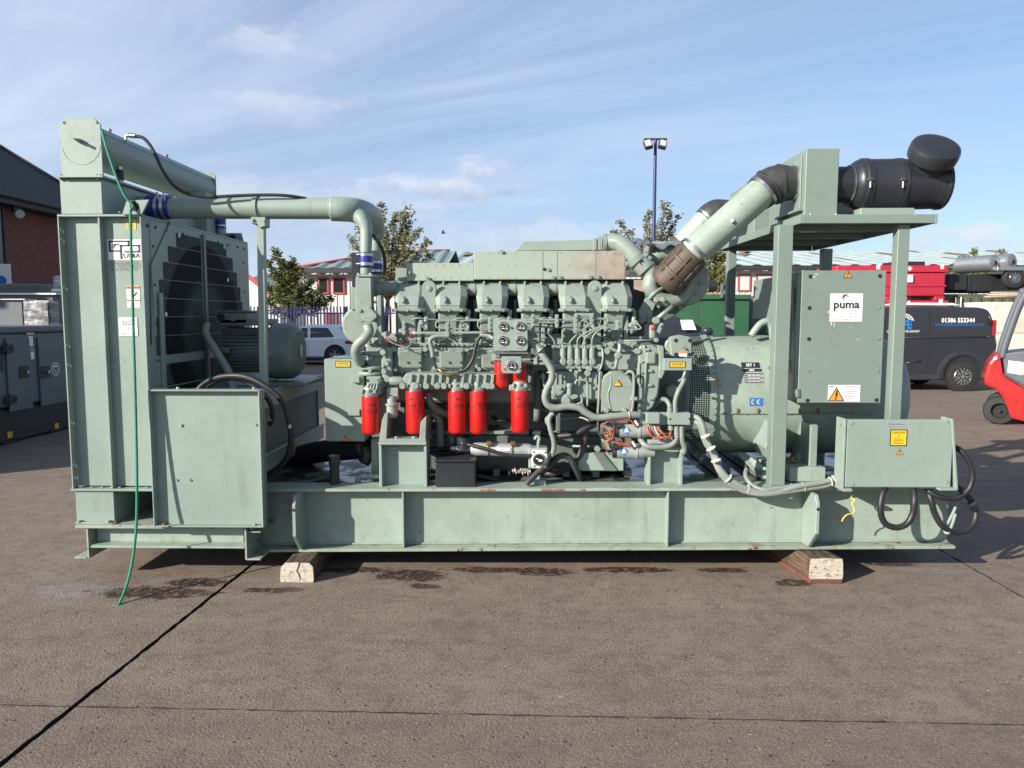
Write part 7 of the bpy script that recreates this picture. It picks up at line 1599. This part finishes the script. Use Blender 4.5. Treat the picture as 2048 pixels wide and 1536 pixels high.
# pump drive cover with warning triangle
dc = mk('drive_cover', gs, E, lambda b: b.rings([[W(x, y, Y) for x, y in ((1201, 826), (1264, 826))] + [W(x, y, Y) for x, y in ((1268, 790), (1268, 764), (1260, 750), (1242, 741), (1220, 742), (1206, 752), (1202, 768))] for Y in (5.24, 5.03)] + [[W(x, y, 5.01) for x, y in ((1204, 822), (1260, 822), (1264, 790), (1264, 766), (1256, 754), (1240, 745), (1222, 746), (1209, 755), (1205, 769))]], True, False))
mk('cover_crease', dc, E, lambda b: b.tube([W(1222, 752, 5.014), W(1222, 770, 5.013), W(1217, 785, 5.012), W(1217, 800, 5.012), W(1222, 820, 5.013)], .007, 8, 6))
mk('warning_triangle', dc, 'ink', lambda b: tri(b, W(1235, 766, 5.003), .028, None, False, AX, 'yellow_label'))
for px in (1212, 1248): edisc(dc, 'cover_nut', px, 820, 5.02, .018, .03, n=10)
etube(dc, 'vent_tube', ((1253, 748, 5.02), (1258, 743, 5.0), (1266, 746, 4.99), (1268, 758, 4.99), (1267, 790, 4.99), (1264, 820, 4.99), (1256, 828, 5.0)), .011, 'grey_cable')
ebox(dc, 'tube_clip', 1262, 794, 1276, 802, 4.98, 5.02)
# flywheel housing
fh = mk('flywheel_housing', gs, E, lambda b: (b.pprism([(1278, 694), (1286, 688), (1306, 686), (1318, 700), (1320, 760), (1316, 790), (1306, 815), (1290, 826), (1274, 824)], 5.05, 5.30, .012, 2), b.pprism([(1314, 690), (1328, 692), (1330, 745), (1324, 758), (1318, 757), (1318, 710)], 5.03, 5.15, .006)))
mk('housing_body', fh, 'green_dark', lambda b: b.lathe((W(1280, 780, 5.4).x, ay, az + .02), AX, [(0, .40), (.26, .43), (.34, .43)], 48))
for px, py in ((1290, 700), (1283, 722), (1282, 744), (1281, 771), (1281, 800), (1296, 742), (1296, 771), (1300, 797), (1276, 815)): mk('housing_bolt', fh, E, lambda b: b.cyl(W(px, py, 5.045), W(px + 8, py, 5.045), .012, n=8))
ebox(fh, 'housing_rib', 1292, 704, 1312, 728, 5.02, 5.06, bev=.015, seg=2); etube(fh, 'housing_edge', ((1288, 690, 5.045), (1292, 720, 5.04), (1290, 770, 5.04), (1284, 822, 5.045)), .008)
ebox(fh, 'side_lug', 1275, 725, 1284, 770, 5.05, 5.1)
edisc(fh, 'barring_plug', 1342, 781, 5.2, .044, .05, 'grey_cable'); edisc(fh, 'barring_boss', 1340, 781, 5.24, .055, .04, 'green_dark')
# injector lines
def line_(pts, r=.0062, mat=E): return etube(gs, 'injector_pipe', pts, r, mat, n=6, sub=5)
YL = 5.04
line_(((1125, 688, YL), (1125, 650, YL), (1128, 645, YL)))
line_(((1140, 689, YL), (1140, 684, YL), (1155, 668, YL), (1172, 655, YL), (1177, 648, YL), (1170, 642, YL), (1155, 642, YL)))
line_(((1155, 689, YL), (1156, 678, YL), (1168, 668, YL), (1188, 658, YL), (1200, 652, YL), (1196, 645, YL)))
line_(((1169, 689, YL), (1170, 676, YL), (1185, 664, YL), (1205, 652, YL), (1213, 648, YL)))
line_(((1184, 689, YL), (1185, 676, YL), (1193, 664, YL), (1212, 652, YL)))
line_(((1110, 689, YL), (1106, 678, YL), (1095, 668, YL), (1080, 665, YL), (1062, 665, YL)))
line_(((1046, 640, YL), (1110, 640, YL), (1125, 641, YL), (1135, 637, YL), (1210, 637, YL), (1216, 640, YL), (1214, 648, YL)))
line_(((1050, 644, YL), (1112, 645, YL), (1128, 640, YL), (1180, 640, YL)))
line_(((1046, 652, YL + .05), (1120, 655, YL + .05), (1190, 656, YL + .05), (1195, 660, YL + .05)), .006)
line_(((822, 666, YL), (890, 666, YL), (980, 665, YL)), .011)
line_(((824, 672, YL + .03), (900, 672, YL + .03), (980, 671, YL + .03)), .007, 'grey_cable')
line_(((976, 641, YL), (900, 641, YL), (878, 641, YL), (872, 647, YL), (874, 655, YL), (890, 657, YL), (925, 658, YL), (938, 655, YL), (932, 648, YL)), .006)
line_(((976, 638, YL), (965, 638, YL), (957, 643, YL), (956, 652, YL), (962, 659, YL), (976, 660, YL)), .006)
line_(((826, 658, YL), (816, 656, YL), (815, 662, YL), (824, 668, YL)), .006); line_(((1200, 656, YL), (1215, 658, YL), (1240, 659, YL), (1272, 659, YL), (1282, 656, YL), (1275, 647, YL)), .006)
for px, py0, py1 in ((808, 643, 670), (895, 644, 672), (980, 634, 670), (1066, 628, 668), (1114, 629, 654), (1152, 628, 667), (1184, 628, 650), (1212, 643, 660), (1236, 640, 660)):
    cl = ebox(gs, 'pipe_clamp', px - 4, py0, px + 4, py1, 5.02, 5.06, bev=.003); k = py0 + 5
    while k < py1: bolt(cl, W(px, k, 5.019), .010, FN, M[E]); k += 9
mk('clamp_bracket', gs, E, lambda b: b.pbox(1150, 626, 1188, 634, 5.05, 5.07, .003)); mk('clamp_bracket', gs, E, lambda b: b.pprism([(806, 640), (830, 648), (830, 656), (806, 656)], 5.07, 5.09, .003))
for px in (846, 932, 1100, 1272): mk('banjo', gs, E, lambda b: b.lathe(W(px - 2, 646, 5.10), FN, [(0, .022), (.03, .020), (.04, .012)], 14))
# ---------------- gauge panels
gp = mk('gauge_panel', gs, 'green', lambda b: b.pprism([(988, 639), (1011, 638), (1014, 640), (1031, 640), (1034, 638), (1055, 638), (1056, 697), (1053, 702), (990, 702), (987, 698)], 4.93, 4.944, .003))
def gauge(parent, px, py, Y, r, seed):
    q = W(px, py, Y - .0005); random.seed(seed)
    t = mk('gauge', parent, 'chrome', lambda b: b.lathe(q, FN, [(0, r), (.010, r), (.013, r * .93), (.008, r * .84)], 32, False))
    def dial(b):
        b.use(M['dial']); b.lathe(q, FN, [(.0085, r * .85), (.0095, r * .85)], 32); y = q.y - .0102; b.use(M['white_label'])
        for k in range(13):
            a = R(225 - k * 22.5); d = Vector((math.cos(a), 0, math.sin(a))); n_ = Vector((-d.z, 0, d.x)) * r * .035; c_ = Vector((q.x, y, q.z)); b.add([c_ + d * r * .60 - n_, c_ + d * r * .60 + n_, c_ + d * r * .80 + n_, c_ + d * r * .80 - n_], [(0, 1, 2, 3)])
        a = R(random.uniform(20, 200)); d = Vector((math.cos(a), 0, math.sin(a))); n_ = Vector((-d.z, 0, d.x)) * r * .05; c_ = Vector((q.x, y - .0006, q.z)); b.add([c_ - d * r * .1 - n_, c_ - d * r * .1 + n_, c_ + d * r * .7], [(0, 1, 2)]); b.box(q.x - r * .3, q.x + r * .3, y, y + .0002, q.z - r * .48, q.z - r * .30, 0)
    mk('dial', t, 'dial', dial); return t
for i, (px, py) in enumerate(((1006.5, 653), (1040.5, 652.5), (1006, 681), (1040.5, 681))):
    gauge(gp, px, py, 4.93, .0315, i); x0, x1, z0, z1 = rect(px - 7, py + 12.5, px + 7, py + 16.5, 4.9298); mk('gauge_caption', gp, 'ink_grey', lambda b: [b.box(x0 + .002 * k, x1 - .003 * k, 4.9292, 4.9298, z0 + .006 * k, z0 + .003 + .006 * k, 0) for k in range(2)], stuff=True)
bolt(gp, W(1024, 656, 4.929), .006, FN, M['ink'])
mk('panel_bracket', gs, 'steel', lambda b: (b.pbox(987, 704, 1056, 708, 4.94, 5.05, .003), b.pbox(991, 703, 1000, 716, 4.98, 5.05, .003)))
gp2 = mk('gauge_panel', gs, 'green', lambda b: b.pprism([(1003, 713), (1043, 713), (1043, 743), (1039, 747), (1007, 747), (1003, 743)], 4.93, 4.944, .003))
gauge(gp2, 1023, 731, 4.93, .0315, 9); x0, x1, z0, z1 = rect(1014, 717, 1031, 721, 4.9298); mk('gauge_caption', gp2, 'ink_grey', lambda b: b.box(x0, x1, 4.9292, 4.9298, z0, z1, 0))
for px, mt_ in ((1009, 'red_wire'), (1040, 'container_green')): mk('panel_lamp', gp2, mt_, lambda b: b.cyl(W(px, 738, 4.929), W(px, 738, 4.924), .007, n=10))
# ---------------- wiring conduits
def cond(pts, r=.018, mat='grey_cable', n=12): return etube(gs, 'wiring_conduit', pts, r, mat, n=n, sub=7)
cd_ = cond(((1055, 686, 5.02), (1066, 688, 5.0), (1078, 697, 4.99), (1086, 712, 4.98), (1096, 726, 4.97), (1104, 742, 4.96), (1103, 760, 4.96), (1094, 778, 4.96), (1090, 795, 4.96), (1096, 810, 4.96), (1112, 816, 4.96), (1135, 813, 4.96), (1158, 816, 4.96), (1175, 827, 4.96), (1194, 835, 4.96), (1225, 833, 4.96), (1262, 830, 4.97), (1280, 830, 4.98)), .024)
for px, py, an in ((1080, 700, -50), (1101, 744, -85), (1092, 784, -110), (1104, 815, -25), (1140, 813, 5), (1168, 822, -38), (1222, 833, 3), (1258, 830, 5)):
    q = W(px, py, 4.965); d = Vector((math.cos(R(an)), 0, math.sin(R(an)))); mk('cable_tie', cd_, 'bag_cream', lambda b: b.cyl(q - d * .002, q + d * .002, .0262, n=16))
cond(((1104, 826, 4.99), (1098, 840, 4.98), (1101, 860, 4.97), (1107, 880, 4.97), (1108, 895, 4.98), (1104, 912, 5.0)), .017); cond(((1108, 826, 4.98), (1094, 838, 5.0), (1096, 848, 5.0)), .015); 
cond(((984, 668, 5.0), (972, 668, 5.0), (962, 672, 5.0), (955, 682, 5.0), (950, 700, 5.0), (945, 720, 5.0), (932, 738, 5.0), (915, 746, 5.0)), .012, 'black_rubber'); cond(((960, 670, 5.0), (978, 672, 4.99), (988, 678, 4.97)), .014)
cond(((900, 672, 5.0), (876, 672, 5.0), (864, 676, 5.0), (860, 684, 5.0), (864, 700, 5.0), (866, 715, 5.0)), .016); cond(((866, 714, 5.0), (870, 728, 5.0), (877, 744, 5.0)), .008, 'black_rubber')
etube(gs, 'loose_plug', ((876, 738, 5.0), (882, 742, 4.99), (888, 748, 4.98), (900, 750, 4.98), (914, 747, 4.99)), [.010, .014, .010, .012, .010], 'brass', n=7)
etube(gs, 'loose_wire', ((770, 668, 5.1), (778, 680, 5.08), (795, 690, 5.07), (815, 694, 5.06), (822, 685, 5.05), (824, 672, 5.05)), .0035, 'grey_cable'); etube(gs, 'loose_wire', ((820, 676, 5.02), (822, 670, 5.01), (821, 664, 5.01)), .005, 'red_wire')
etube(gs, 'loose_wire', ((768, 672, 5.1), (775, 682, 5.08), (800, 691, 5.07), (806, 690, 5.06)), .0035, 'red_wire')
mk('sender_unit', gs, 'grey_cable', lambda b: (b.cyl(W(766, 670, 5.14), W(776, 667, 5.08), .018, n=10), b.cyl(W(770, 664, 5.1), W(772, 676, 5.1), .014, n=8)))
jb = mk('junction_box', gs, 'green', lambda b: b.pbox(1293, 826, 1320, 848, 4.93, 5.0, .006, 2)); ebox(jb, 'box_plate', 1277, 825, 1332, 850, 5.0, 5.03, mat='green', bev=.003)
for px, py in ((1281, 831), (1281, 840), (1281, 846)): bolt(jb, W(px, py, 4.999), .006, FN, M['galv'])
jb2 = mk('junction_box', gs, 'green', lambda b: b.pbox(1337, 826, 1381, 850, 4.94, 5.02, .003)); bolt(jb2, W(1340, 838, 4.939), .005, FN, M['ink']); bolt(jb2, W(1379, 838, 4.939), .005, FN, M['ink'])
ebox(jb2, 'box_strip', 1332.5, 825, 1337, 849, 4.99, 5.015, mat='green', bev=.002)
def gland(px, py, dx, dy): mk('cable_gland', jb2, 'grey_cable', lambda b: b.cyl(W(px, py, 4.98), W(px + dx, py + dy, 4.98), .020, n=8))
for px in (1342, 1353, 1363): gland(px, 851, 0, 9)
for px in (1340, 1350): gland(px, 825, 0, -10)
for py in (833, 843): gland(1382, py, 7, 0)
cond(((1353, 858, 4.98), (1353, 875, 4.98), (1346, 888, 4.97), (1328, 894, 4.97), (1305, 894, 4.97), (1290, 890, 4.98), (1280, 878, 5.02)), .019); cond(((1363, 858, 4.98), (1364, 880, 4.98), (1369, 895, 4.99), (1367, 905, 5.0), (1360, 895, 5.02)), .018)
cond(((1350, 818, 4.98), (1351, 800, 4.98), (1357, 782, 4.98), (1366, 765, 5.0), (1372, 744, 5.02)), .016); cond(((1340, 816, 4.98), (1338, 808, 4.99), (1332, 800, 5.02), (1322, 800, 5.1), (1300, 818, 5.15)), .016)
c1 = cond(((1388, 833, 4.98), (1397, 837, 4.96), (1405, 850, 4.94), (1410, 870, 4.93), (1420, 893, 4.92), (1431, 912, 4.91), (1437, 932, 4.89), (1450, 950, 4.87), (1465, 962, 4.86), (1490, 976, 4.85), (1525, 985, 4.84), (1560, 982, 4.84), (1600, 972, 4.84), (1640, 966, 4.85), (1672, 957, 4.86)), .019)
cond(((1388, 843, 4.98), (1398, 848, 4.95), (1404, 866, 4.95), (1412, 888, 4.95), (1424, 905, 4.93), (1430, 925, 4.91), (1440, 945, 4.88), (1458, 966, 4.86), (1490, 983, 4.85), (1530, 989, 4.83), (1570, 984, 4.84), (1610, 978, 4.85), (1650, 972, 4.86), (1675, 962, 4.87)), .017)
cond(((1493, 938, 5.0), (1491, 950, 4.95), (1497, 963, 4.90), (1510, 974, 4.87), (1530, 980, 4.84), (1555, 977, 4.84), (1600, 970, 4.86)), .015)
for px, py, an in ((1411, 872, -68), (1422, 897, -60), (1432, 921, -72), (1456, 957, -42), (1494, 979, -22), (1531, 986, 0), (1555, 983, 5), (1585, 977, 15), (1607, 974, 12), (1661, 963, 18), (1668, 960, 20)):
    q = W(px, py, 4.86); d = Vector((math.cos(R(an)), 0, math.sin(R(an)))); mk('cable_tie', c1, 'bag_cream', lambda b: b.cyl(q - d * .002, q + d * .002, .034, n=16))
# ---------------- starter motors
for i, (pa, pb_, pc, r_) in enumerate(((1237, 1289, 861, .050), (1232, 1287, 903, .047))):
    s_ = mk('starter_motor', gs, 'starter_grey', lambda b: b.lathe(W(pa, pc, 5.02), W(pb_, pc + 1, 5.02) - W(pa, pc, 5.02), [(0, r_ * .9), (.004, r_), (.13, r_), (.132, r_ * 1.08), (.145, r_ * 1.08), (.147, r_), (.165, r_), (.20, r_ * .8), (.26, r_ * .7)], 26))
    mk('end_cap', s_, 'black_rubber', lambda b: b.lathe(W(pa - 7, pc, 5.02), AX, [(0, r_ * .9), (.025, r_ * 1.0)], 22))
    q = W(pa + 16, pc, 5.02 - r_ - .002); mk('diamond_label', s_, 'blue_label', lambda b: (b.ngon([q + Vector((u, 0, w)) for u, w in ((-.030, 0), (0, -.027), (.030, 0), (0, .027))]), b.use(M['white_label']), b.ngon([q + Vector((u, -.0006, w)) for u, w in ((-.004, .018), (-.016, -.006), (.016, -.006), (.004, .018))][::-1]), b.box(q.x - .014, q.x + .014, q.y - .0008, q.y - .0004, q.z - .012, q.z - .008, 0)), label='blue diamond label')
    mk('terminal_stud', s_, 'black_rubber', lambda b: b.cyl(W(pa - 4, pc - 8, 4.98), W(pa + 6, pc - 9, 4.98), .020, n=10)); mk('terminal_stud', s_, 'black_rubber', lambda b: b.cyl(W(pa + 30, pc - 15, 4.99), W(pa + 38, pc - 8, 4.98), .010, n=8))
    mk('lead_sleeve', s_, 'white_wire', lambda b: b.cyl(W(pa + 33, pc - 20, 4.97), W(pa + 39, pc - 10, 4.97), .009, n=8))
random.seed(11)
sol = mk('solenoid', gs, 'grey_cable', lambda b: (b.pprism([(1203, 852), (1212, 846), (1226, 850), (1230, 880), (1215, 892), (1204, 884)], 5.03, 5.12, .008), b.cyl(W(1222, 878, 5.0), W(1222, 896, 5.02), .03, n=10)))
for pts in (((1205, 858, 4.99), (1208, 848, 4.97), (1220, 842, 4.96), (1240, 840, 4.96), (1258, 840, 4.96), (1266, 846, 4.96), (1271, 854, 4.96)), ((1210, 868, 4.98), (1220, 880, 4.97), (1226, 872, 4.97), (1218, 862, 4.97)), ((1222, 876, 4.97), (1213, 888, 4.96), (1214, 902, 4.96), (1222, 910, 4.97)), ((1226, 884, 4.97), (1244, 890, 4.97), (1258, 890, 4.97), (1268, 898, 4.97)), ((1232, 886, 4.98), (1250, 887, 4.98), (1262, 893, 4.98))):
    etube(gs, 'starter_lead', pts, .0048, 'orange_wire', n=6)
for k in range(9):
    a = 1293 + k * 3.2; b_ = 1302 + k * 4.6; etube(gs, 'sensor_wire', ((a, 850, 4.97), (a + 1, 858, 4.96), (b_ - 4, 868 + (k % 3) * 3, 4.95), (b_ + 6, 874 + (k % 2) * 3, 4.95), (1341, 872, 4.96)), .0042, ('orange_wire', 'white_wire', 'orange_wire', 'grey_cable')[k % 4], n=5)
etube(gs, 'sensor_wire', ((1294, 852, 4.96), (1298, 866, 4.94), (1306, 874, 4.94), (1320, 877, 4.94), (1338, 873, 4.95), (1342, 862, 4.97)), .0062, 'orange_wire', n=6)
etube(gs, 'starter_cable', ((1198, 836, 5.05), (1196, 850, 5.03), (1199, 868, 5.02), (1206, 876, 5.02)), .009, 'boot_black')
for k in range(14):
    p = (1208 + random.uniform(0, 22), 850 + random.uniform(0, 34)); etube(sol, 'sensor_wire', ((p[0], p[1], 4.99), (p[0] + random.uniform(-6, 6), p[1] + random.uniform(2, 9), 4.97), (p[0] + random.uniform(-9, 9), p[1] + random.uniform(6, 16), 4.99)), .004, random.choice(('orange_wire', 'black_rubber', 'brass', 'grey_cable')), n=5)
# emergency stop box and danger bracket
es = mk('stop_box', gs, 'green_engine', lambda b: b.pprism([(1340, 676), (1345, 673), (1361, 670), (1380, 674), (1384, 677), (1384, 709), (1380, 713), (1346, 713), (1342, 710)], 4.98, 5.06, .006)); edisc(es, 'side_boss', 1343, 691, 5.05, .05, .03)
for px, py in ((1352, 681), (1380, 681), (1352, 709), (1379, 709)): bolt(es, W(px, py, 4.979), .010, FN, M['ink'], 'cover_screw', .3)
mk('stop_key', es, 'grey_cable', lambda b: b.pprism([(1364, 694), (1367, 692), (1374, 698), (1371, 700)], 4.96, 4.979, .002))
sticker(es, 'tag', (1359, 704, 1374, 713), 4.979, 'white_label', lambda b, x0, x1, z0, z1, y: (b.use(M['orange_label']), b.box(x0, x1, y, y + .0004, z0 + (z1 - z0) * .66, z1, 0)))
db = mk('danger_bracket', gs, 'green', lambda b: b.pbox(1328, 717, 1384, 741, 4.99, 5.03, .003)); danger(db, (1339, 723, 1371, 736), 4.9898)
etube(gs, 'stop_cable', ((1371, 742, 5.0), (1366, 756, 5.0), (1358, 762, 5.05)), .010)
# assorted castings, pipes and bosses that fill the side of the engine
random.seed(5)
for px, py, r_ in ((790, 700, .016), (853, 708, .016), (868, 736, .014), (936, 706, .016), (948, 738, .014), (1070, 702, .018), (1085, 716, .02), (1088, 690, .016), (1066, 740, .02), (1210, 676, .012), (1225, 672, .014), (1282, 676, .016), (1086, 752, .024), (1092, 770, .018)): edisc(gs, 'casting_boss', px, py, 5.24, r_, .04, n=12)
ebox(gs, 'pump_bracket', 1062, 696, 1106, 742, 5.16, 5.26, mat='green_dark'); ebox(gs, 'oil_filter_head', 1018, 770, 1062, 782, 4.99, 5.2)
etube(gs, 'vent_line', ((1048, 716, 5.0), (1075, 718, 5.0), (1092, 720, 4.99), (1104, 724, 4.99), (1107, 734, 4.99)), .008); etube(gs, 'vent_line', ((1044, 724, 5.0), (1075, 727, 5.0), (1100, 728, 5.0), (1112, 734, 5.02)), .010); ebox(gs, 'line_clip', 1068, 712, 1076, 730, 4.98, 5.01)
etube(gs, 'fuel_line', ((1086, 745, 5.08), (1088, 770, 5.06), (1096, 775, 5.05)), .007); etube(gs, 'fuel_line', ((1184, 845, 5.2), (1160, 835, 5.25), (1120, 840, 5.3)), .007)
ebox(gs, 'rear_sump_box', 1112, 826, 1200, 864, 5.3, 5.5, mat='green_dark')
# battery box, drain pipes and standpipe on the deck
t = thing('battery_box', 'matt black battery box standing on the skid flange beside the left engine plinth', 'battery', W(912, 974, 4.96))
b = MB(M['black_plastic']); b.pbox(871, 925, 951, 975, 4.94, 5.16, .006); b.build('case', t)
b = MB(M['black_plastic']); b.pbox(869, 920, 952.5, 925, 4.93, 5.17, .006); b.build('lid', t)
mk('stand_pipe', gs, 'black_plastic', lambda b: (b.cyl(W(669, 973, 5.05), W(669, 916, 5.05), .034, n=20), b.cyl(W(669, 928, 5.05), W(669, 911, 5.05), .040, n=20)))
mk('drain_pipe', gs, 'green', lambda b: (b.tube([W(716, 972, 5.15), W(716, 960, 5.15), W(722, 953, 5.15), W(735, 953, 5.15), W(760, 953, 5.15)], .020, 12, 5), b.cyl(W(726, 953, 5.15), W(733, 953, 5.15), .027, n=12), b.cyl(W(741, 953, 5.15), W(746, 953, 5.15), .027, n=12)))
mk('coolant_return', gs, 'black_rubber', lambda b: b.tube([W(575, 920, 5.9), W(630, 905, 5.7), W(690, 898, 5.45), (W(736, 893, 5.3))], .085, 22, 6))
mk('return_hose', gs, 'black_rubber', lambda b: b.tube([W(730, 895, 5.3), W(735, 910, 5.28), W(728, 925, 5.28)], .045, 14, 5))
ebox(gs, 'front_leg', 742, 878, 757, 950, 5.25, 5.35, mat='green')
for px in (1008, 1500): mk('pipe_stub', gs, 'galv', lambda b: (b.cyl(W(px, 955, 5.5), W(px + 25, 955, 5.5), .018, n=10), b.cyl(W(px + 8, 955, 5.5), W(px + 15, 955, 5.5), .028, n=6)))

# ---------------- fasteners, unions and small pipes that crowd the casting
for k in range(19): bolt(gs, W(792 + k * 12, 743, 5.234), .0085, FN, M[E])
for k in range(17): bolt(gs, W(796 + k * 18.5, 689.5, 5.219), .008, FN, M[E])
for k in range(9): bolt(ip, W(1107 + k * 11.6, 693.5, 5.049), .008, FN, M[E])
for k in range(8): bolt(ip, W(1112 + k * 12, 735, 5.044), .0075, FN, M[E])
for px, py in ((1108, 752), (1108, 790), (1200, 752), (1200, 792), (1120, 776), (1188, 776), (1165, 797)): bolt(ip, W(px, py, 5.059), .012, FN, M[E])
for px, py in ((1210, 690), (1230, 686), (1270, 686), (1212, 735), (1275, 735), (1256, 722), (1222, 728), (1264, 712)): bolt(gv, W(px, py, 5.099), .010, FN, M[E])
for px, py in ((738, 682), (750, 690), (764, 684), (770, 712), (742, 716), (766, 732), (740, 742), (770, 786), (745, 788)): bolt(gc, W(px, py, 5.158 if px < 760 else 5.155), .011, FN, M[E])
for a in range(200, 360, 22):
    q = sc_ + Vector((math.cos(R(a)) * .205, .02, math.sin(R(a)) * .205)); bolt(turbo, q, .011, FN, M[E])
for k in range(6):
    x = hx + HP * k
    for dx, dz, y in ((-.105, 1.783, 5.155), (.105, 1.783, 5.155), (0, 1.783, 5.153)): bolt(gs, (x + dx * .8, y - .001, z_at(620.5, 5.155)), .008, FN, M[E])
    mk('leak_off_pipe', gs, E, lambda b: b.tube([(x + .02, 5.19, z_at(640, 5.19)), (x + .07, 5.16, z_at(636, 5.16)), (x + .13, 5.17, z_at(638, 5.17)), (x + HP - .06, 5.185, z_at(640, 5.185))], .005, 6, 5)) if k < 5 else None
    mk('head_boss', gs, E, lambda b: b.lathe((x - .055, 5.20, z_at(662, 5.2)), FN, [(-.03, .018), (.012, .018), (.018, .012)], 12))
    mk('coolant_elbow', gs, E, lambda b: b.tube([(x + .10, 5.32, z_at(668, 5.3)), (x + .115, 5.24, z_at(662, 5.24)), (x + .12, 5.22, z_at(640, 5.22)), (x + .125, 5.26, z_at(622, 5.26))], .017, 10, 5))
random.seed(21)
for k in range(26):
    a = random.uniform(795, 1270); y0 = random.uniform(672, 690); L = random.uniform(14, 46); d = random.uniform(-5, 6)
    etube(gs, 'sensor_wire', ((a, y0, 5.16), (a + L * .4, y0 + d + 3, 5.13), (a + L, y0 + d, 5.16)), .0028, random.choice(('grey_cable', E, 'black_rubber', 'green_dark')), n=5)
for k in range(18):
    a = random.uniform(805, 1180); y0 = random.uniform(800, 868); etube(gs, 'block_pipe', ((a, y0, 5.40), (a + random.uniform(5, 20), y0 + random.uniform(-8, 10), 5.37), (a + random.uniform(20, 48), y0 + random.uniform(-14, 20), 5.40)), random.choice((.006, .009, .012)), random.choice(('green_dark', 'grey_cable', 'black_rubber')), n=7)
for k in range(34):
    px, py = random.uniform(806, 1206), random.uniform(792, 872); bolt(blk, W(px, py, 5.438), random.uniform(.008, .014), FN, M['green_dark'])
for k in range(16): bolt(blk, W(860 + k * 25, 936, 5.369), .010, FN, M['green_dark'])
# grey silicone runs and gasket line between crankcase halves
etube(gs, 'gasket_line', ((786, 747, 5.232), (900, 747.5, 5.232), (1014, 747, 5.232)), .003, 'green_dark', n=5)
# ================================================================== loose things
b = MB(M['rope'])
pts = [W(204, 262, 4.74), W(214, 298, 4.70), W(232, 352, 4.69), W(250, 392, 4.69), W(266, 411, 4.70), W(262, 420, 4.69), W(261, 436, 4.67), W(264, 560, 4.64), W(268, 700, 4.62), W(272, 850, 4.60), W(274, 985, 4.57), W(272, 1060, 4.53), W(265, 1120, 4.47), W(255, 1165, 4.41), W(243, 1198, 4.34), W(236, 1211, 4.30), W(227, 1211, 4.30)]
b.tube(pts, .0092, 8, 10, rib=.10); rope = b.thing('green_rope', 'green rope hanging from the lifting lug of the cooler down to the concrete', 'rope', loc=G(240, 1212))
def sleeper(label, front, depth_y, split, base=None, group='timber blocks under the skid'):
    """a sawn baulk running back under the skid; weathered pale end grain faces the camera"""
    x0, x1 = G(front[0], front[2]).x, G(front[1], front[2]).x; y0 = G(front[0], front[2]).y; ztop = .136 if split else .17
    t = thing('timber_block', label, 'timber', ((x0 + x1) / 2, y0 + .3, 0), group)
    zb_ = .0 if not base else .028
    random.seed(int(front[0])); n = 8; lo = []
    sec = [(x0 + .006, zb_ + .002), (x1 - .006, zb_ + .002), (x1, zb_ + .02), (x1 - .004, ztop - .03), (x1 - .028 if split else x1 - .01, ztop - .004), ((x0 + x1) / 2, ztop), (x0 + (.035 if split else .01), ztop - .004), (x0 + (.008 if split else .004), ztop - .035), (x0, zb_ + .02)]
    b = MB(M['timber']); L_ = [[Vector((x + random.uniform(-.003, .003), y, z + (random.uniform(-.003, .003) if z > .05 else 0))) for x, z in sec] for y in [y0 + .002 + depth_y * i / n for i in range(n + 1)]]
    if split == 0: L_ = [[Vector((v.x - .16 * (v.y - y0), v.y, v.z)) for v in l] for l in L_]
    b.rings(L_, True, False); b.build('baulk', t)
    b = MB(M['timber_end']); b.add([Vector((x, y0, z)) for x, z in sec] + [Vector((x, y0 + .0015, z)) for x, z in sec], [tuple(range(len(sec)))] + [(i, (i + 1) % len(sec), len(sec) + (i + 1) % len(sec), len(sec) + i) for i in range(len(sec))]); b.build('end_grain', t)
    if split:
        b = MB(M['dark_void']); xm = (x0 + x1) / 2 + .01; Z = [ztop - .001, ztop - .03, ztop - .055, ztop - .08, .03, .008]; X = [xm + d for d in (.012, .004, -.008, .006, .012, .008)]; w = [.006, .005, .004, .005, .003, .001]
        for i in range(5): b.add([(X[i] - w[i], y0 - .0012, Z[i]), (X[i] + w[i], y0 - .0012, Z[i]), (X[i + 1] + w[i + 1], y0 - .0012, Z[i + 1]), (X[i + 1] - w[i + 1], y0 - .0012, Z[i + 1])], [(0, 1, 2, 3)])
        b.build('crack', t)
        b = MB(M['timber_red']); b.box(x0, x1, y0 + .003, y0 + .4, .0, .014, .002) if 0 else None
    else:
        b = MB(M['timber_red']); b.prism([(x0 + .004, y0 + .001, .001), (x1 - .003, y0 + .001, .001), (x1 - .003 - .16 * depth_y, y0 + depth_y, .001), (x0 + .004 - .16 * depth_y, y0 + depth_y, .001)], (0, 0, .026), .002); b.build('base_plank', t)
    return t
sleeper('cracked pale timber block under the left end of the skid', (560, 628, 1165), 1.9, 1)
sleeper('squarer timber block on a reddish plank under the right end of the skid', (1617, 1685, 1167), 1.9, 0, True)
